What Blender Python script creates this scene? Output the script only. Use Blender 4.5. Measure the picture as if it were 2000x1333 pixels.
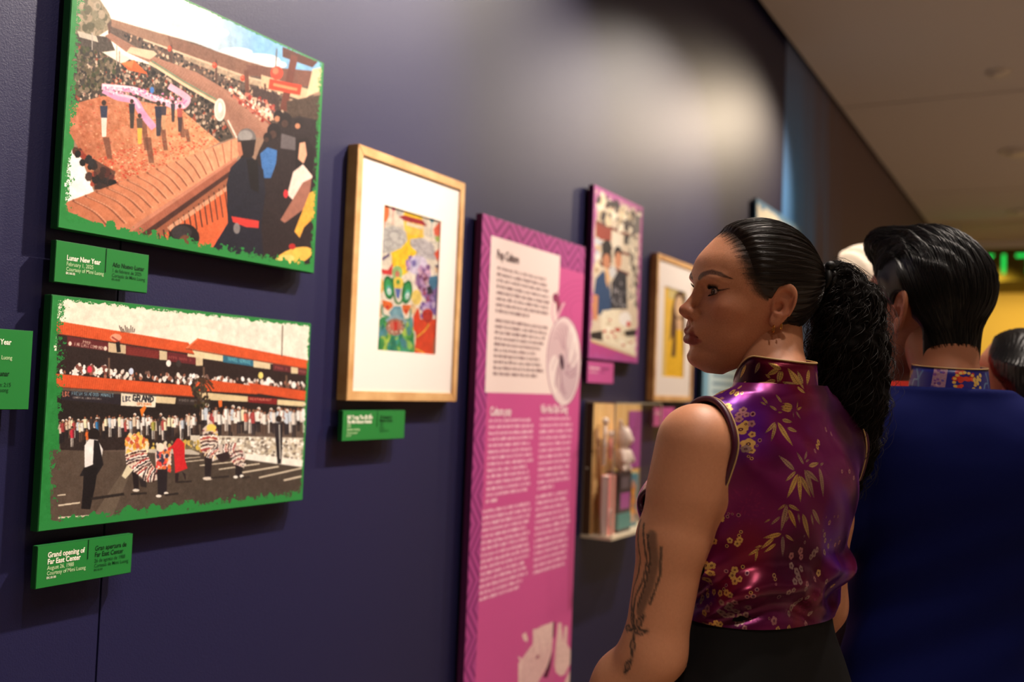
import bpy, bmesh, math, random
import numpy as np
from mathutils import Vector, Matrix, Euler

random.seed(7)
RNG = np.random.RandomState(11)
scene = bpy.context.scene
for _o in list(bpy.data.objects):
    bpy.data.objects.remove(_o)
COL = scene.collection

# ------------------------------------------------------------------ camera
YAW, PITCH, ROLL = math.radians(29.2025), math.radians(2.5864), math.radians(2.2498)
FPX = 1944.444                      # focal length in pixels of the 2000 px wide frame (35 mm lens)
CAM = np.array([0.0, 0.0, 1.45])
_f = np.array([math.cos(YAW) * math.cos(PITCH), math.sin(YAW) * math.cos(PITCH), math.sin(PITCH)])
_r0 = np.array([math.sin(YAW), -math.cos(YAW), 0.0])
_u0 = np.cross(_r0, _f)
_r = math.cos(ROLL) * _r0 + math.sin(ROLL) * _u0
_u = -math.sin(ROLL) * _r0 + math.cos(ROLL) * _u0
cam_data = bpy.data.cameras.new('camera')
cam = bpy.data.objects.new('camera', cam_data)
COL.objects.link(cam)
cam.matrix_world = Matrix(((_r[0], _u[0], -_f[0], CAM[0]), (_r[1], _u[1], -_f[1], CAM[1]),
                           (_r[2], _u[2], -_f[2], CAM[2]), (0, 0, 0, 1)))
cam_data.sensor_width = 36.0
cam_data.lens = 35.0
cam_data.clip_start = 0.05
cam_data.clip_end = 100
cam_data.dof.use_dof = True
cam_data.dof.focus_distance = 1.50
cam_data.dof.aperture_fstop = 2.6
cam_data.dof.aperture_blades = 9
scene.camera = cam

# ------------------------------------------------------------------ view, world, lamps
vs = scene.view_settings
vs.view_transform = 'Standard'
vs.look = 'None'
vs.gamma = 1.0
vs.use_curve_mapping = False
vs.exposure = 0.0
world = bpy.data.worlds.new('world')
scene.world = world
world.use_nodes = True
world.node_tree.nodes['Background'].inputs[0].default_value = (0.02, 0.018, 0.016, 1)
world.node_tree.nodes['Background'].inputs[1].default_value = 0.2

WALL_Y = 1.43
CEIL_Z = 3.47
TRACK_Y = 0.40
SPOTS = [  # lamp x, y, aim x, aim z, watts, full cone degrees, blend
    (2.30, 0.42, 1.20, 1.75, 370, 74, 1.0),
    (0.95, 0.42, 0.45, 1.75, 110, 66, 1.0),
    (3.35, 0.42, 2.35, 1.70, 180, 66, 1.0),
    (4.65, 0.42, 3.50, 1.62, 250, 68, 1.0),
    (6.20, 0.46, 4.80, 2.10, 170, 68, 1.0),
]
WARM = (1.0, 0.87, 0.76)
def spot_lamp(x, y, z, tgt, watts, cone, blend, col=WARM, rad=0.035):
    d = bpy.data.lights.new('spot_beam', 'SPOT')
    d.energy = watts
    d.color = col
    d.spot_size = math.radians(cone)
    d.spot_blend = blend
    d.shadow_soft_size = rad
    o = bpy.data.objects.new('spot_beam', d)
    COL.objects.link(o)
    o.location = (x, y, z)
    o.rotation_euler = (Vector(tgt) - Vector((x, y, z))).to_track_quat('-Z', 'Y').to_euler()
    return o
for (lx, ly, ax, az, w, cone, bl) in SPOTS:
    spot_lamp(lx, ly, 3.28, (ax, WALL_Y, az), w, cone, bl, (1.0, 0.80, 0.58) if lx > 6 else WARM)
# unseen fill lamps, added to brighten the figures, ceiling and mural
FILL_DOWNLIGHTS = [(-0.4, -0.5, 240), (1.15, -0.25, 40), (1.50, 0.22, 42), (1.95, 0.05, 60), (2.85, -0.35, 110), (-1.2, -1.4, 40), (6.0, -2.0, 330), (8.4, -2.0, 400), (10.8, -2.0, 400), (8.6, 0.2, 60)]
for (lx, ly, w) in FILL_DOWNLIGHTS:
    spot_lamp(lx, ly, 3.44, (lx, ly, 0), w, 105, 0.9, rad=0.06)
spot_lamp(2.40, 0.40, 3.44, (2.34, 0.66, 1.6), 130, 26, 0.6, rad=0.05)  # added narrow lamp, brightens the pale hair and red shirt
for lx in (-1.5, 0.6, 2.7, 4.8):  # added lamps on the opposite wall, for soft bounce onto the figures
    spot_lamp(lx, -2.9, 3.40, (lx, -4.2, 1.5), 90, 95, 1.0, rad=0.06)
# warm wash on the far wall
for (lx, ly, w) in [(13.6, -0.6, 115), (13.6, 0.9, 115)]:
    spot_lamp(lx, ly, 3.0, (15.6, ly, 1.6), w, 120, 0.9, col=(1.0, 0.74, 0.28), rad=0.1)
# ------------------------------------------------------------------ helpers
def lin(c):
    c = np.asarray(c, float) / 255.0
    return np.where(c <= 0.04045, c / 12.92, ((c + 0.055) / 1.055) ** 2.4)

def ray(px, py):
    return _f + _r * (px - 1000) / FPX - _u * (py - 666.5) / FPX

def on_wall(px, py, y):
    """photo pixels -> (x, z) where the sight line meets the vertical plane at distance y (used to read print artwork)"""
    px, py = np.asarray(px, float), np.asarray(py, float)
    k = _f + np.multiply.outer((px - 1000) / FPX, _r) - np.multiply.outer((py - 666.5) / FPX, _u)
    t = y / k[..., 1]
    return k[..., 0] * t, CAM[2] + k[..., 2] * t

def new_mat(name, rgb=(128, 128, 128), rough=0.6, spec=0.3, metal=0.0, linear=False):
    m = bpy.data.materials.new(name)
    m.use_nodes = True
    b = m.node_tree.nodes['Principled BSDF']
    c = tuple(rgb) if linear else tuple(lin(rgb))
    b.inputs['Base Color'].default_value = (*c, 1)
    b.inputs['Roughness'].default_value = rough
    b.inputs['Specular IOR Level'].default_value = spec
    b.inputs['Metallic'].default_value = metal
    return m

def bsdf(m):
    return m.node_tree.nodes['Principled BSDF']

def add_bump(m, scale=200.0, strength=0.2, dist=0.001, detail=3.0, coord='Object', stretch=(1, 1, 1)):
    nt = m.node_tree
    tc = nt.nodes.new('ShaderNodeTexCoord')
    mp = nt.nodes.new('ShaderNodeMapping')
    mp.inputs['Scale'].default_value = stretch
    n = nt.nodes.new('ShaderNodeTexNoise')
    n.inputs['Scale'].default_value = scale
    n.inputs['Detail'].default_value = detail
    bp = nt.nodes.new('ShaderNodeBump')
    bp.inputs['Strength'].default_value = strength
    bp.inputs['Distance'].default_value = dist
    nt.links.new(tc.outputs[coord], mp.inputs['Vector'])
    nt.links.new(mp.outputs[0], n.inputs['Vector'])
    nt.links.new(n.outputs['Fac'], bp.inputs['Height'])
    nt.links.new(bp.outputs[0], bsdf(m).inputs['Normal'])
    return n

def noise_color(m, ca, cb, scale=5.0, detail=4.0, stretch=(1, 1, 1), lo=0.35, hi=0.65, coord='Object'):
    nt = m.node_tree
    tc = nt.nodes.new('ShaderNodeTexCoord')
    mp = nt.nodes.new('ShaderNodeMapping')
    mp.inputs['Scale'].default_value = stretch
    n = nt.nodes.new('ShaderNodeTexNoise')
    n.inputs['Scale'].default_value = scale
    n.inputs['Detail'].default_value = detail
    cr = nt.nodes.new('ShaderNodeValToRGB')
    cr.color_ramp.elements[0].position = lo
    cr.color_ramp.elements[1].position = hi
    cr.color_ramp.elements[0].color = (*lin(ca), 1)
    cr.color_ramp.elements[1].color = (*lin(cb), 1)
    nt.links.new(tc.outputs[coord], mp.inputs['Vector'])
    nt.links.new(mp.outputs[0], n.inputs['Vector'])
    nt.links.new(n.outputs['Fac'], cr.inputs['Fac'])
    nt.links.new(cr.outputs[0], bsdf(m).inputs['Base Color'])
    return cr

def link_mesh(name, me, m=None, parent=None):
    if m is not None:
        me.materials.append(m)
    o = bpy.data.objects.new(name, me)
    COL.objects.link(o)
    if parent is not None:
        o.parent = parent
    return o

def mesh_obj(name, verts, faces, m=None, parent=None, smooth=False):
    me = bpy.data.meshes.new(name)
    if isinstance(verts, np.ndarray):
        verts = verts.tolist()
    if isinstance(faces, np.ndarray):
        faces = faces.tolist()
    me.from_pydata(verts, [], faces)
    me.update()
    if smooth:
        me.polygons.foreach_set('use_smooth', np.ones(len(me.polygons), bool))
    return link_mesh(name, me, m, parent)

def bm_obj(name, bm, m=None, parent=None, smooth=False):
    me = bpy.data.meshes.new(name)
    bm.normal_update()
    bm.to_mesh(me)
    bm.free()
    if smooth:
        me.polygons.foreach_set('use_smooth', np.ones(len(me.polygons), bool))
    return link_mesh(name, me, m, parent)

def box_bm(bm, x0, x1, y0, y1, z0, z1, bevel=0.0):
    r = bmesh.ops.create_cube(bm, size=1.0)
    for v in r['verts']:
        v.co = Vector((x0 + (v.co.x + .5) * (x1 - x0), y0 + (v.co.y + .5) * (y1 - y0), z0 + (v.co.z + .5) * (z1 - z0)))
    if bevel > 0:
        es = list({e for v in r['verts'] for e in v.link_edges})
        bmesh.ops.bevel(bm, geom=es, offset=bevel, segments=2, profile=0.7, affect='EDGES')

def box(name, x0, x1, y0, y1, z0, z1, m, parent=None, bevel=0.0):
    bm = bmesh.new()
    box_bm(bm, x0, x1, y0, y1, z0, z1, bevel)
    return bm_obj(name, bm, m, parent)

def lathe(name, prof, m, parent=None, seg=24, loc=(0, 0, 0), smooth=True):
    vs_, fs = [], []
    for (r, z) in prof:
        for k in range(seg):
            a = 2 * math.pi * k / seg
            vs_.append((loc[0] + r * math.cos(a), loc[1] + r * math.sin(a), loc[2] + z))
    n = len(prof)
    for i in range(n - 1):
        for k in range(seg):
            fs.append((i * seg + k, i * seg + (k + 1) % seg, (i + 1) * seg + (k + 1) % seg, (i + 1) * seg + k))
    fs.append(tuple(reversed(range(seg))))
    fs.append(tuple((n - 1) * seg + k for k in range(seg)))
    return mesh_obj(name, vs_, fs, m, parent, smooth)

def frames_along(P):
    """parallel-transport frames along polylines P (S, n, 3)"""
    T = np.gradient(P, axis=1)
    T /= np.linalg.norm(T, axis=2, keepdims=True) + 1e-12
    ref = np.zeros_like(T)
    ref[..., 2] = 1.0
    flat = np.abs(T[..., 2]) > 0.9
    ref[flat] = (1, 0, 0)
    A = np.cross(T, ref)
    A /= np.linalg.norm(A, axis=2, keepdims=True) + 1e-12
    for i in range(1, P.shape[1]):
        a = A[:, i - 1] - T[:, i] * (A[:, i - 1] * T[:, i]).sum(1, keepdims=True)
        A[:, i] = a / (np.linalg.norm(a, axis=1, keepdims=True) + 1e-12)
    B = np.cross(T, A)
    return A, B

def tubes_mesh(P, R, sides=3, closed=False):
    """P (S, n, 3) polylines, R (S, n) radii -> vertices, quads (all strands in one mesh)"""
    P = np.asarray(P, float)
    R = np.asarray(R, float)
    S, n, _ = P.shape
    A, B = frames_along(P)
    ang = 2 * np.pi * np.arange(sides) / sides
    V = P[:, :, None, :] + R[:, :, None, None] * (np.cos(ang)[None, None, :, None] * A[:, :, None, :]
                                                  + np.sin(ang)[None, None, :, None] * B[:, :, None, :])
    idx = np.arange(S * n * sides).reshape(S, n, sides)
    nxt = np.roll(idx, -1, axis=2)
    Q = np.stack([idx[:, :-1], nxt[:, :-1], nxt[:, 1:], idx[:, 1:]], -1).reshape(-1, 4)
    return V.reshape(-1, 3), Q

def fast_mesh(name, V, Q, m=None, parent=None, smooth=True):
    V = np.ascontiguousarray(V, np.float32)
    Q = np.ascontiguousarray(Q, np.int32)
    k = Q.shape[1]
    me = bpy.data.meshes.new(name)
    me.vertices.add(len(V))
    me.vertices.foreach_set('co', V.ravel())
    me.loops.add(Q.size)
    me.loops.foreach_set('vertex_index', Q.ravel())
    me.polygons.add(len(Q))
    me.polygons.foreach_set('loop_start', np.arange(0, Q.size, k, dtype=np.int32))
    me.polygons.foreach_set('loop_total', np.full(len(Q), k, np.int32))
    if smooth:
        me.polygons.foreach_set('use_smooth', np.ones(len(Q), bool))
    me.update(calc_edges=True)
    me.validate()
    return link_mesh(name, me, m, parent)

def tube(name, pts, rad, m, parent=None, sides=10):
    P = np.asarray(pts, float)[None]
    R = np.full(P.shape[:2], rad) if np.isscalar(rad) else np.asarray(rad, float)[None]
    V, Q = tubes_mesh(P, R, sides)
    n = P.shape[1]
    fs = [tuple(q) for q in Q] + [tuple(reversed(range(sides))), tuple(range((n - 1) * sides, n * sides))]
    return mesh_obj(name, V, fs, m, parent, True)

def empty(name, loc, label=None, cat=None, group=None, rz=0.0):
    o = bpy.data.objects.new(name, None)
    o.empty_display_size = 0.05
    COL.objects.link(o)
    o.location = loc
    o.rotation_euler = (0, 0, rz)
    tag(o, label, cat, group)
    return o

def tag(o, label=None, cat=None, group=None, kind=None):
    if label: o['label'] = label
    if cat: o['category'] = cat
    if group: o['group'] = group
    if kind: o['kind'] = kind
    return o

_fonts = {}
def text_mesh(name, s, size, m, parent, x, y, z, bold=0.0, align='LEFT', width=1.0, shear=0.0, facing='front'):
    """flat lettering on a wall face (reads along +x, up +z, faces -y)"""
    cu = bpy.data.curves.new(name, 'FONT')
    cu.body = s
    cu.size = size
    cu.align_x = align
    cu.shear = shear
    cu.resolution_u = 3
    if bold:
        cu.offset = bold * size
    tmp = bpy.data.objects.new(name + '_src', cu)
    COL.objects.link(tmp)
    dg = bpy.context.evaluated_depsgraph_get()
    me = bpy.data.meshes.new_from_object(tmp.evaluated_get(dg))
    bpy.data.objects.remove(tmp)
    bpy.data.curves.remove(cu)
    n = len(me.vertices)
    co = np.empty(n * 3, np.float32)
    me.vertices.foreach_get('co', co)
    co = co.reshape(-1, 3)
    out = np.zeros_like(co)
    if facing == 'front':
        out[:, 0] = co[:, 0] * width + x
        out[:, 1] = y
        out[:, 2] = co[:, 1] + z
    else:                     # faces -x, reads along -y
        out[:, 1] = y - co[:, 0] * width
        out[:, 0] = x
        out[:, 2] = co[:, 1] + z
    me.vertices.foreach_set('co', out.ravel())
    me.name = name
    me.materials.clear()
    me.update()
    return link_mesh(name, me, m, parent)

# ------------------------------------------------------------------ flat artwork painted in code
def value_noise(h, w, cell, rng):
    gh, gw = int(h / cell) + 3, int(w / cell) + 3
    g = rng.rand(gh, gw)
    yy = np.arange(h) / cell
    xx = np.arange(w) / cell
    y0, x0 = yy.astype(int), xx.astype(int)
    fy, fx = (yy - y0)[:, None], (xx - x0)[None]
    fy, fx = fy * fy * (3 - 2 * fy), fx * fx * (3 - 2 * fx)
    a = g[y0][:, x0]; b = g[y0][:, x0 + 1]; c = g[y0 + 1][:, x0]; d = g[y0 + 1][:, x0 + 1]
    return (a * (1 - fx) + b * fx) * (1 - fy) + (c * (1 - fx) + d * fx) * fy

def fbm(h, w, cell, rng, octs=4):
    s, amp, tot = np.zeros((h, w)), 1.0, 0.0
    for _ in range(octs):
        s += amp * value_noise(h, w, max(cell, 1.0), rng)
        tot += amp
        amp *= .5
        cell *= .5
    return s / tot

class Art:
    """a canvas in the units of a print; drawing coordinates are photo pixels of a crop (ox, oy, scale), read back to the print's plane"""
    def __init__(s, x0, x1, z0, z1, W, H, y, bg, seed=1):
        s.x0, s.x1, s.z0, s.z1, s.W, s.H, s.y = x0, x1, z0, z1, W, H, y
        s.a = np.empty((H, W, 3), np.float32)
        s.a[:] = bg
        s.rng = np.random.RandomState(seed)
        s.src = (0, 0, 1)
        s.clip = None
    def to(s, pts):
        p = np.asarray(pts, float)
        ox, oy, sc = s.src
        X, Z = on_wall(ox + p[..., 0] * sc, oy + p[..., 1] * sc, s.y)
        return np.stack([(X - s.x0) / (s.x1 - s.x0) * s.W, (s.z1 - Z) / (s.z1 - s.z0) * s.H], -1)
    def mask_poly(s, q):
        x0, y0 = np.floor(q.min(0)).astype(int)
        x1, y1 = np.ceil(q.max(0)).astype(int) + 1
        x0, y0, x1, y1 = max(x0, 0), max(y0, 0), min(x1, s.W), min(y1, s.H)
        if x1 <= x0 or y1 <= y0:
            return None
        X = np.arange(x0, x1) + .5
        Y = (np.arange(y0, y1) + .5)[:, None]
        ins = np.zeros((y1 - y0, x1 - x0), bool)
        n = len(q)
        for i in range(n):
            ax, ay = q[i]
            bx, by = q[(i + 1) % n]
            if ay == by:
                continue
            c = (ay > Y) != (by > Y)
            xi = ax + (Y - ay) * (bx - ax) / (by - ay)
            ins ^= c & (X < xi)
        return x0, y0, x1, y1, ins
    def paint(s, q, col, alpha=1.0, jit=0.0, tex=None):
        r = s.mask_poly(q)
        if r is None:
            return
        x0, y0, x1, y1, ins = r
        sub = s.a[y0:y1, x0:x1]
        c = np.asarray(col, np.float32)
        if jit:
            nz = fbm(y1 - y0, x1 - x0, 6, s.rng, 3)[..., None] - .5
            c = c + nz * jit
        a = (ins * alpha)[..., None].astype(np.float32)
        sub[:] = sub * (1 - a) + c * a
    def poly(s, pts, col, alpha=1.0, jit=0.0):
        s.paint(s.to(pts), col, alpha, jit)
    def ell(s, cx, cy, rx, ry, col, alpha=1.0, ang=0.0, jit=0.0, n=20):
        t = np.linspace(0, 2 * np.pi, n, endpoint=False)
        ca, sa = math.cos(ang), math.sin(ang)
        x, y = rx * np.cos(t), ry * np.sin(t)
        s.paint(s.to(np.stack([cx + x * ca - y * sa, cy + x * sa + y * ca], -1)), col, alpha, jit)
    def line(s, pts, wid, col, alpha=1.0, jit=0.0, taper=False):
        p = np.asarray(pts, float)
        for i in range(len(p) - 1):
            d = p[i + 1] - p[i]
            L = math.hypot(*d) + 1e-9
            nrm = np.array([-d[1], d[0]]) / L * wid / 2
            e = d / L * (0 if taper else wid * .25)
            w1 = 0.15 if taper and i == len(p) - 2 else 1
            s.paint(s.to([p[i] + nrm - e, p[i + 1] + nrm * w1 + e, p[i + 1] - nrm * w1 + e, p[i] - nrm - e]), col, alpha, jit)
    def curve(s, pts, wid, col, alpha=1.0, jit=0.0, n=8):
        p = np.asarray(pts, float)
        q = np.concatenate([[2 * p[0] - p[1]], p, [2 * p[-1] - p[-2]]])
        out = []
        for i in range(1, len(q) - 2):
            t = np.linspace(0, 1, n, endpoint=False)[:, None]
            out.append(.5 * (2 * q[i] + (q[i + 1] - q[i - 1]) * t + (2 * q[i - 1] - 5 * q[i] + 4 * q[i + 1] - q[i + 2]) * t ** 2
                             + (3 * q[i] - q[i - 1] - 3 * q[i + 1] + q[i + 2]) * t ** 3))
        out.append(p[-1:])
        s.line(np.concatenate(out), wid, col, alpha, jit)
    def spots(s, pts_poly, n, r, cols, aspect=1.4, alpha=1.0):
        """n small blobs scattered inside a polygon (a far crowd, petals, leaves)"""
        p = np.asarray(pts_poly, float)
        lo, hi = p.min(0), p.max(0)
        k = 0
        tries = 0
        while k < n and tries < n * 20:
            tries += 1
            x, y = lo + s.rng.rand(2) * (hi - lo)
            ins = False
            for i in range(len(p)):
                a, b = p[i], p[(i + 1) % len(p)]
                if (a[1] > y) != (b[1] > y) and x < a[0] + (y - a[1]) * (b[0] - a[0]) / (b[1] - a[1]):
                    ins = not ins
            if not ins:
                continue
            k += 1
            c = np.asarray(cols[s.rng.randint(len(cols))], float) + s.rng.uniform(-12, 12)
            rr = r * s.rng.uniform(.6, 1.3)
            s.ell(x, y, rr, rr * aspect, c, alpha, s.rng.uniform(-.4, .4), n=7)
    def grad(s, pts, c0, p0, c1, p1, jit=0.0):
        q = s.to(pts)
        r = s.mask_poly(q)
        if r is None:
            return
        x0, y0, x1, y1, ins = r
        a, b = s.to([p0])[0], s.to([p1])[0]
        d = b - a
        X, Y = np.meshgrid(np.arange(x0, x1), np.arange(y0, y1))
        t = np.clip(((X - a[0]) * d[0] + (Y - a[1]) * d[1]) / (d @ d), 0, 1)[..., None]
        c = np.asarray(c0, float) * (1 - t) + np.asarray(c1, float) * t
        if jit:
            c = c + (fbm(y1 - y0, x1 - x0, 14, s.rng, 4)[..., None] - .5) * jit
        sub = s.a[y0:y1, x0:x1]
        sub[ins] = c[ins]
    def rough_border(s, col, l, r, t, b, cell=30, amp=1.0, power=1.0):
        """brushed paint border: widths in canvas pixels"""
        H, W = s.H, s.W
        X = np.arange(W)[None] + np.zeros((H, 1))
        Y = np.arange(H)[:, None] + np.zeros((1, W))
        n = fbm(H, W, cell, s.rng, 5)
        n = np.clip((n - .25) * 2, 0, 1) ** power
        f = np.minimum.reduce([X / l, (W - 1 - X) / r, Y / t, (H - 1 - Y) / b])
        a = (f < .25 + n * amp)
        fine = fbm(H, W, 3, s.rng, 2)
        a = a & ~((fine > .60) & (f > .35))
        s.a[a] = np.asarray(col, np.float32) + (fbm(H, W, 20, s.rng, 3)[..., None] - .5)[a] * 22
    def soften(s, r=1, it=2, tone=18):
        """printed photograph softness: small blur, mottled tone"""
        for _ in range(it):
            for ax in (0, 1):
                acc = s.a.copy()
                for k in range(1, r + 1):
                    acc += np.roll(s.a, k, ax) + np.roll(s.a, -k, ax)
                s.a = acc / (2 * r + 1)
        m = 1 + (fbm(s.H, s.W, 26, s.rng, 5)[..., None] - .5) * tone / 50
        s.a = (s.a * m).astype(np.float32)
    def image(s, name):
        im = bpy.data.images.new(name, s.W, s.H, alpha=False)
        px = np.ones((s.H, s.W, 4), np.float32)
        px[..., :3] = np.clip(s.a, 0, 255)[::-1] / 255.0
        im.pixels.foreach_set(px.ravel())
        im.pack()
        return im

def art_material(name, im, rough=0.45, spec=0.35):
    m = new_mat(name, (200, 200, 200), rough, spec)
    nt = m.node_tree
    t = nt.nodes.new('ShaderNodeTexImage')
    t.image = im
    t.extension = 'EXTEND'
    nt.links.new(t.outputs['Color'], bsdf(m).inputs['Base Color'])
    return m

def face_quad(name, x0, x1, z0, z1, y, m, parent=None):
    """a sheet facing the room (-y) with its artwork mapped edge to edge"""
    o = mesh_obj(name, [(x0, y, z0), (x1, y, z0), (x1, y, z1), (x0, y, z1)], [(0, 1, 2, 3)], m, parent)
    uv = o.data.uv_layers.new(name='UVMap')
    for i, c in enumerate([(0, 0), (1, 0), (1, 1), (0, 1)]):
        uv.data[i].uv = c
    return o
# ------------------------------------------------------------------ room shell
M = {}
M['navy'] = new_mat('navy_paint', (28, 27, 65), 0.47, 0.38)
add_bump(M['navy'], 420.0, 0.35, 0.0012, 2.0)
M['mural'] = new_mat('mural_print', (60, 50, 58), 0.65, 0.2)
M['ceiling'] = new_mat('ceiling_paint', (206, 198, 194), 0.85, 0.2)
M['plaster'] = new_mat('pale_plaster', (205, 194, 180), 0.9, 0.2)
M['floor'] = new_mat('grey_carpet', (168, 150, 130), 0.95, 0.1)
add_bump(M['floor'], 300.0, 0.5, 0.004)
M['yellow'] = new_mat('yellow_wall_paint', (240, 205, 110), 0.8, 0.2)
M['olive'] = new_mat('olive_soffit_paint', (110, 98, 30), 0.8, 0.2)
M['black'] = new_mat('black_gap', (8, 8, 9), 0.9, 0.1)
M['white_plastic'] = new_mat('white_plastic', (215, 205, 195), 0.5, 0.3)

def struct(o):
    o['kind'] = 'structure'
    return o

SEAM_X = 1.161
wl = struct(box('wall_left', -3.0, SEAM_X - 0.002, WALL_Y, WALL_Y + 0.1, 0, 3.58, M['navy']))
struct(box('wall_left.001', SEAM_X + 0.002, 15.7, WALL_Y, WALL_Y + 0.1, 0, 3.58, M['navy']))
struct(box('trim_1', SEAM_X - 0.02, SEAM_X + 0.02, WALL_Y + 0.012, WALL_Y + 0.09, 0, 3.5, M['black']))
struct(box('baseboard_left', -3.0, 15.6, WALL_Y - 0.015, WALL_Y + 0.001, 0, 0.1, M['black'], bevel=0.003))
struct(box('floor', -3.1, 15.8, -4.3, WALL_Y + 0.1, -0.1, 0, M['floor']))
struct(box('wall_right', -3.1, 15.8, -4.3, -4.2, 0, 3.58, M['plaster']))
struct(box('wall_back', -3.1, -3.0, -4.3, WALL_Y + 0.1, 0, 3.58, M['plaster']))
# ceiling boards with recessed joints, a dark gap along the wall, a slab above
struct(box('ceiling', -3.1, 15.8, -4.3, WALL_Y + 0.1, 3.58, 3.66, M['black']))
GAP = 0.016
edges_x = [-3.1, 0.6, 3.82, 7.05, 10.28, 13.51]
for i in range(len(edges_x) - 1):
    o = struct(box('ceiling_panel', edges_x[i] + GAP, edges_x[i + 1] - GAP, -4.2, 1.395, CEIL_Z, CEIL_Z + 0.03, M['ceiling']))
    j = struct(box('ceiling_joint', edges_x[i + 1] - GAP, edges_x[i + 1] + GAP, -4.2, 1.395, CEIL_Z + 0.012, CEIL_Z + 0.03, M['plaster']))
struct(box('ceiling_panel', 13.51 + GAP, 14.0, -4.2, 1.395, CEIL_Z, CEIL_Z + 0.03, M['ceiling']))
struct(box('trim_2', -3.0, 15.6, 1.395, 1.43, CEIL_Z + 0.028, CEIL_Z + 0.05, M['black']))
struct(box('wall_soffit', 14.0, 15.6, -4.2, WALL_Y, 3.03, 3.58, M['olive']))
struct(box('wall_far', 15.6, 15.7, -4.3, WALL_Y + 0.1, 0, 3.58, M['yellow']))

# wall print: dark vinyl with blue falling streaks
nt = M['mural'].node_tree
tc = nt.nodes.new('ShaderNodeTexCoord')
sep = nt.nodes.new('ShaderNodeSeparateXYZ')
nt.links.new(tc.outputs['Object'], sep.inputs[0])
mp = nt.nodes.new('ShaderNodeMapping'); mp.inputs['Scale'].default_value = (5.5, 1, 0.35)
nt.links.new(tc.outputs['Object'], mp.inputs['Vector'])
nz = nt.nodes.new('ShaderNodeTexNoise'); nz.inputs['Scale'].default_value = 1.6; nz.inputs['Detail'].default_value = 6
nz.inputs['Distortion'].default_value = 0.5
nt.links.new(mp.outputs[0], nz.inputs['Vector'])
fall = nt.nodes.new('ShaderNodeMapRange')       # streaks die out along the wall
fall.inputs['From Min'].default_value = 5.65; fall.inputs['From Max'].default_value = 7.4
fall.inputs['To Min'].default_value = 1.0; fall.inputs['To Max'].default_value = 0.0
nt.links.new(sep.outputs['X'], fall.inputs['Value'])
cr = nt.nodes.new('ShaderNodeValToRGB')
cr.color_ramp.elements[0].position = 0.40; cr.color_ramp.elements[0].color = (0, 0, 0, 1)
cr.color_ramp.elements[1].position = 0.58; cr.color_ramp.elements[1].color = (1, 1, 1, 1)
nt.links.new(nz.outputs['Fac'], cr.inputs['Fac'])
mul = nt.nodes.new('ShaderNodeMath'); mul.operation = 'MULTIPLY'
nt.links.new(cr.outputs[0], mul.inputs[0]); nt.links.new(fall.outputs[0], mul.inputs[1])
edge = nt.nodes.new('ShaderNodeMapRange')       # the first streaks run solid along the near edge
edge.inputs['From Min'].default_value = 6.0; edge.inputs['From Max'].default_value = 6.7
edge.inputs['To Min'].default_value = 0.75; edge.inputs['To Max'].default_value = 0.0
nt.links.new(sep.outputs['X'], edge.inputs['Value'])
mxx = nt.nodes.new('ShaderNodeMath'); mxx.operation = 'MAXIMUM'
nt.links.new(mul.outputs[0], mxx.inputs[0]); nt.links.new(edge.outputs[0], mxx.inputs[1])
zf = nt.nodes.new('ShaderNodeMapRange')
zf.inputs['From Min'].default_value = 2.65; zf.inputs['From Max'].default_value = 3.5
zf.inputs['To Min'].default_value = 1.0; zf.inputs['To Max'].default_value = 0.3
nt.links.new(sep.outputs['Z'], zf.inputs['Value'])
mul2 = nt.nodes.new('ShaderNodeMath'); mul2.operation = 'MULTIPLY'
nt.links.new(mxx.outputs[0], mul2.inputs[0]); nt.links.new(zf.outputs[0], mul2.inputs[1])
mul = mul2
mx = nt.nodes.new('ShaderNodeMix'); mx.data_type = 'RGBA'
mx.inputs['A'].default_value = (*lin((112, 96, 98)), 1)
mx.inputs['B'].default_value = (*lin((90, 172, 255)), 1)
nt.links.new(mul.outputs[0], mx.inputs['Factor'])
nt.links.new(mx.outputs['Result'], bsdf(M['mural']).inputs['Base Color'])
mur = box('wall_mural', 5.643, 13.6, WALL_Y - 0.002, WALL_Y + 0.001, 0.1, 3.5, M['mural'])
tag(mur, 'dark printed wall mural with pale blue falling streaks at its near edge', 'mural')

# ceiling fittings
def ceiling_disc(name, label, x, y, r, h, cat):
    t = empty(name, (x, y, CEIL_Z), label, cat)
    lathe('base', [(r, 0.0), (r, -h * .35), (r * .93, -h * .5)][::-1], M['white_plastic'], t, 28)
    lathe('cover', [(r * .72, -h * .5), (r * .66, -h), (r * .3, -h * 1.05)][::-1], M['white_plastic'], t, 28)
    return t
ceiling_disc('smoke_detector', 'small white smoke detector on the ceiling before the first joint', 6.60, 0.387, 0.07, 0.026, 'detector')
ceiling_disc('ceiling_speaker', 'larger round white speaker on the ceiling between the two joints', 8.75, 0.33, 0.17, 0.03, 'speaker')
ceiling_disc('ceiling_speaker.001', 'far round white speaker on the ceiling above the exit sign', 11.5, 0.42, 0.15, 0.03, 'speaker')

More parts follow.
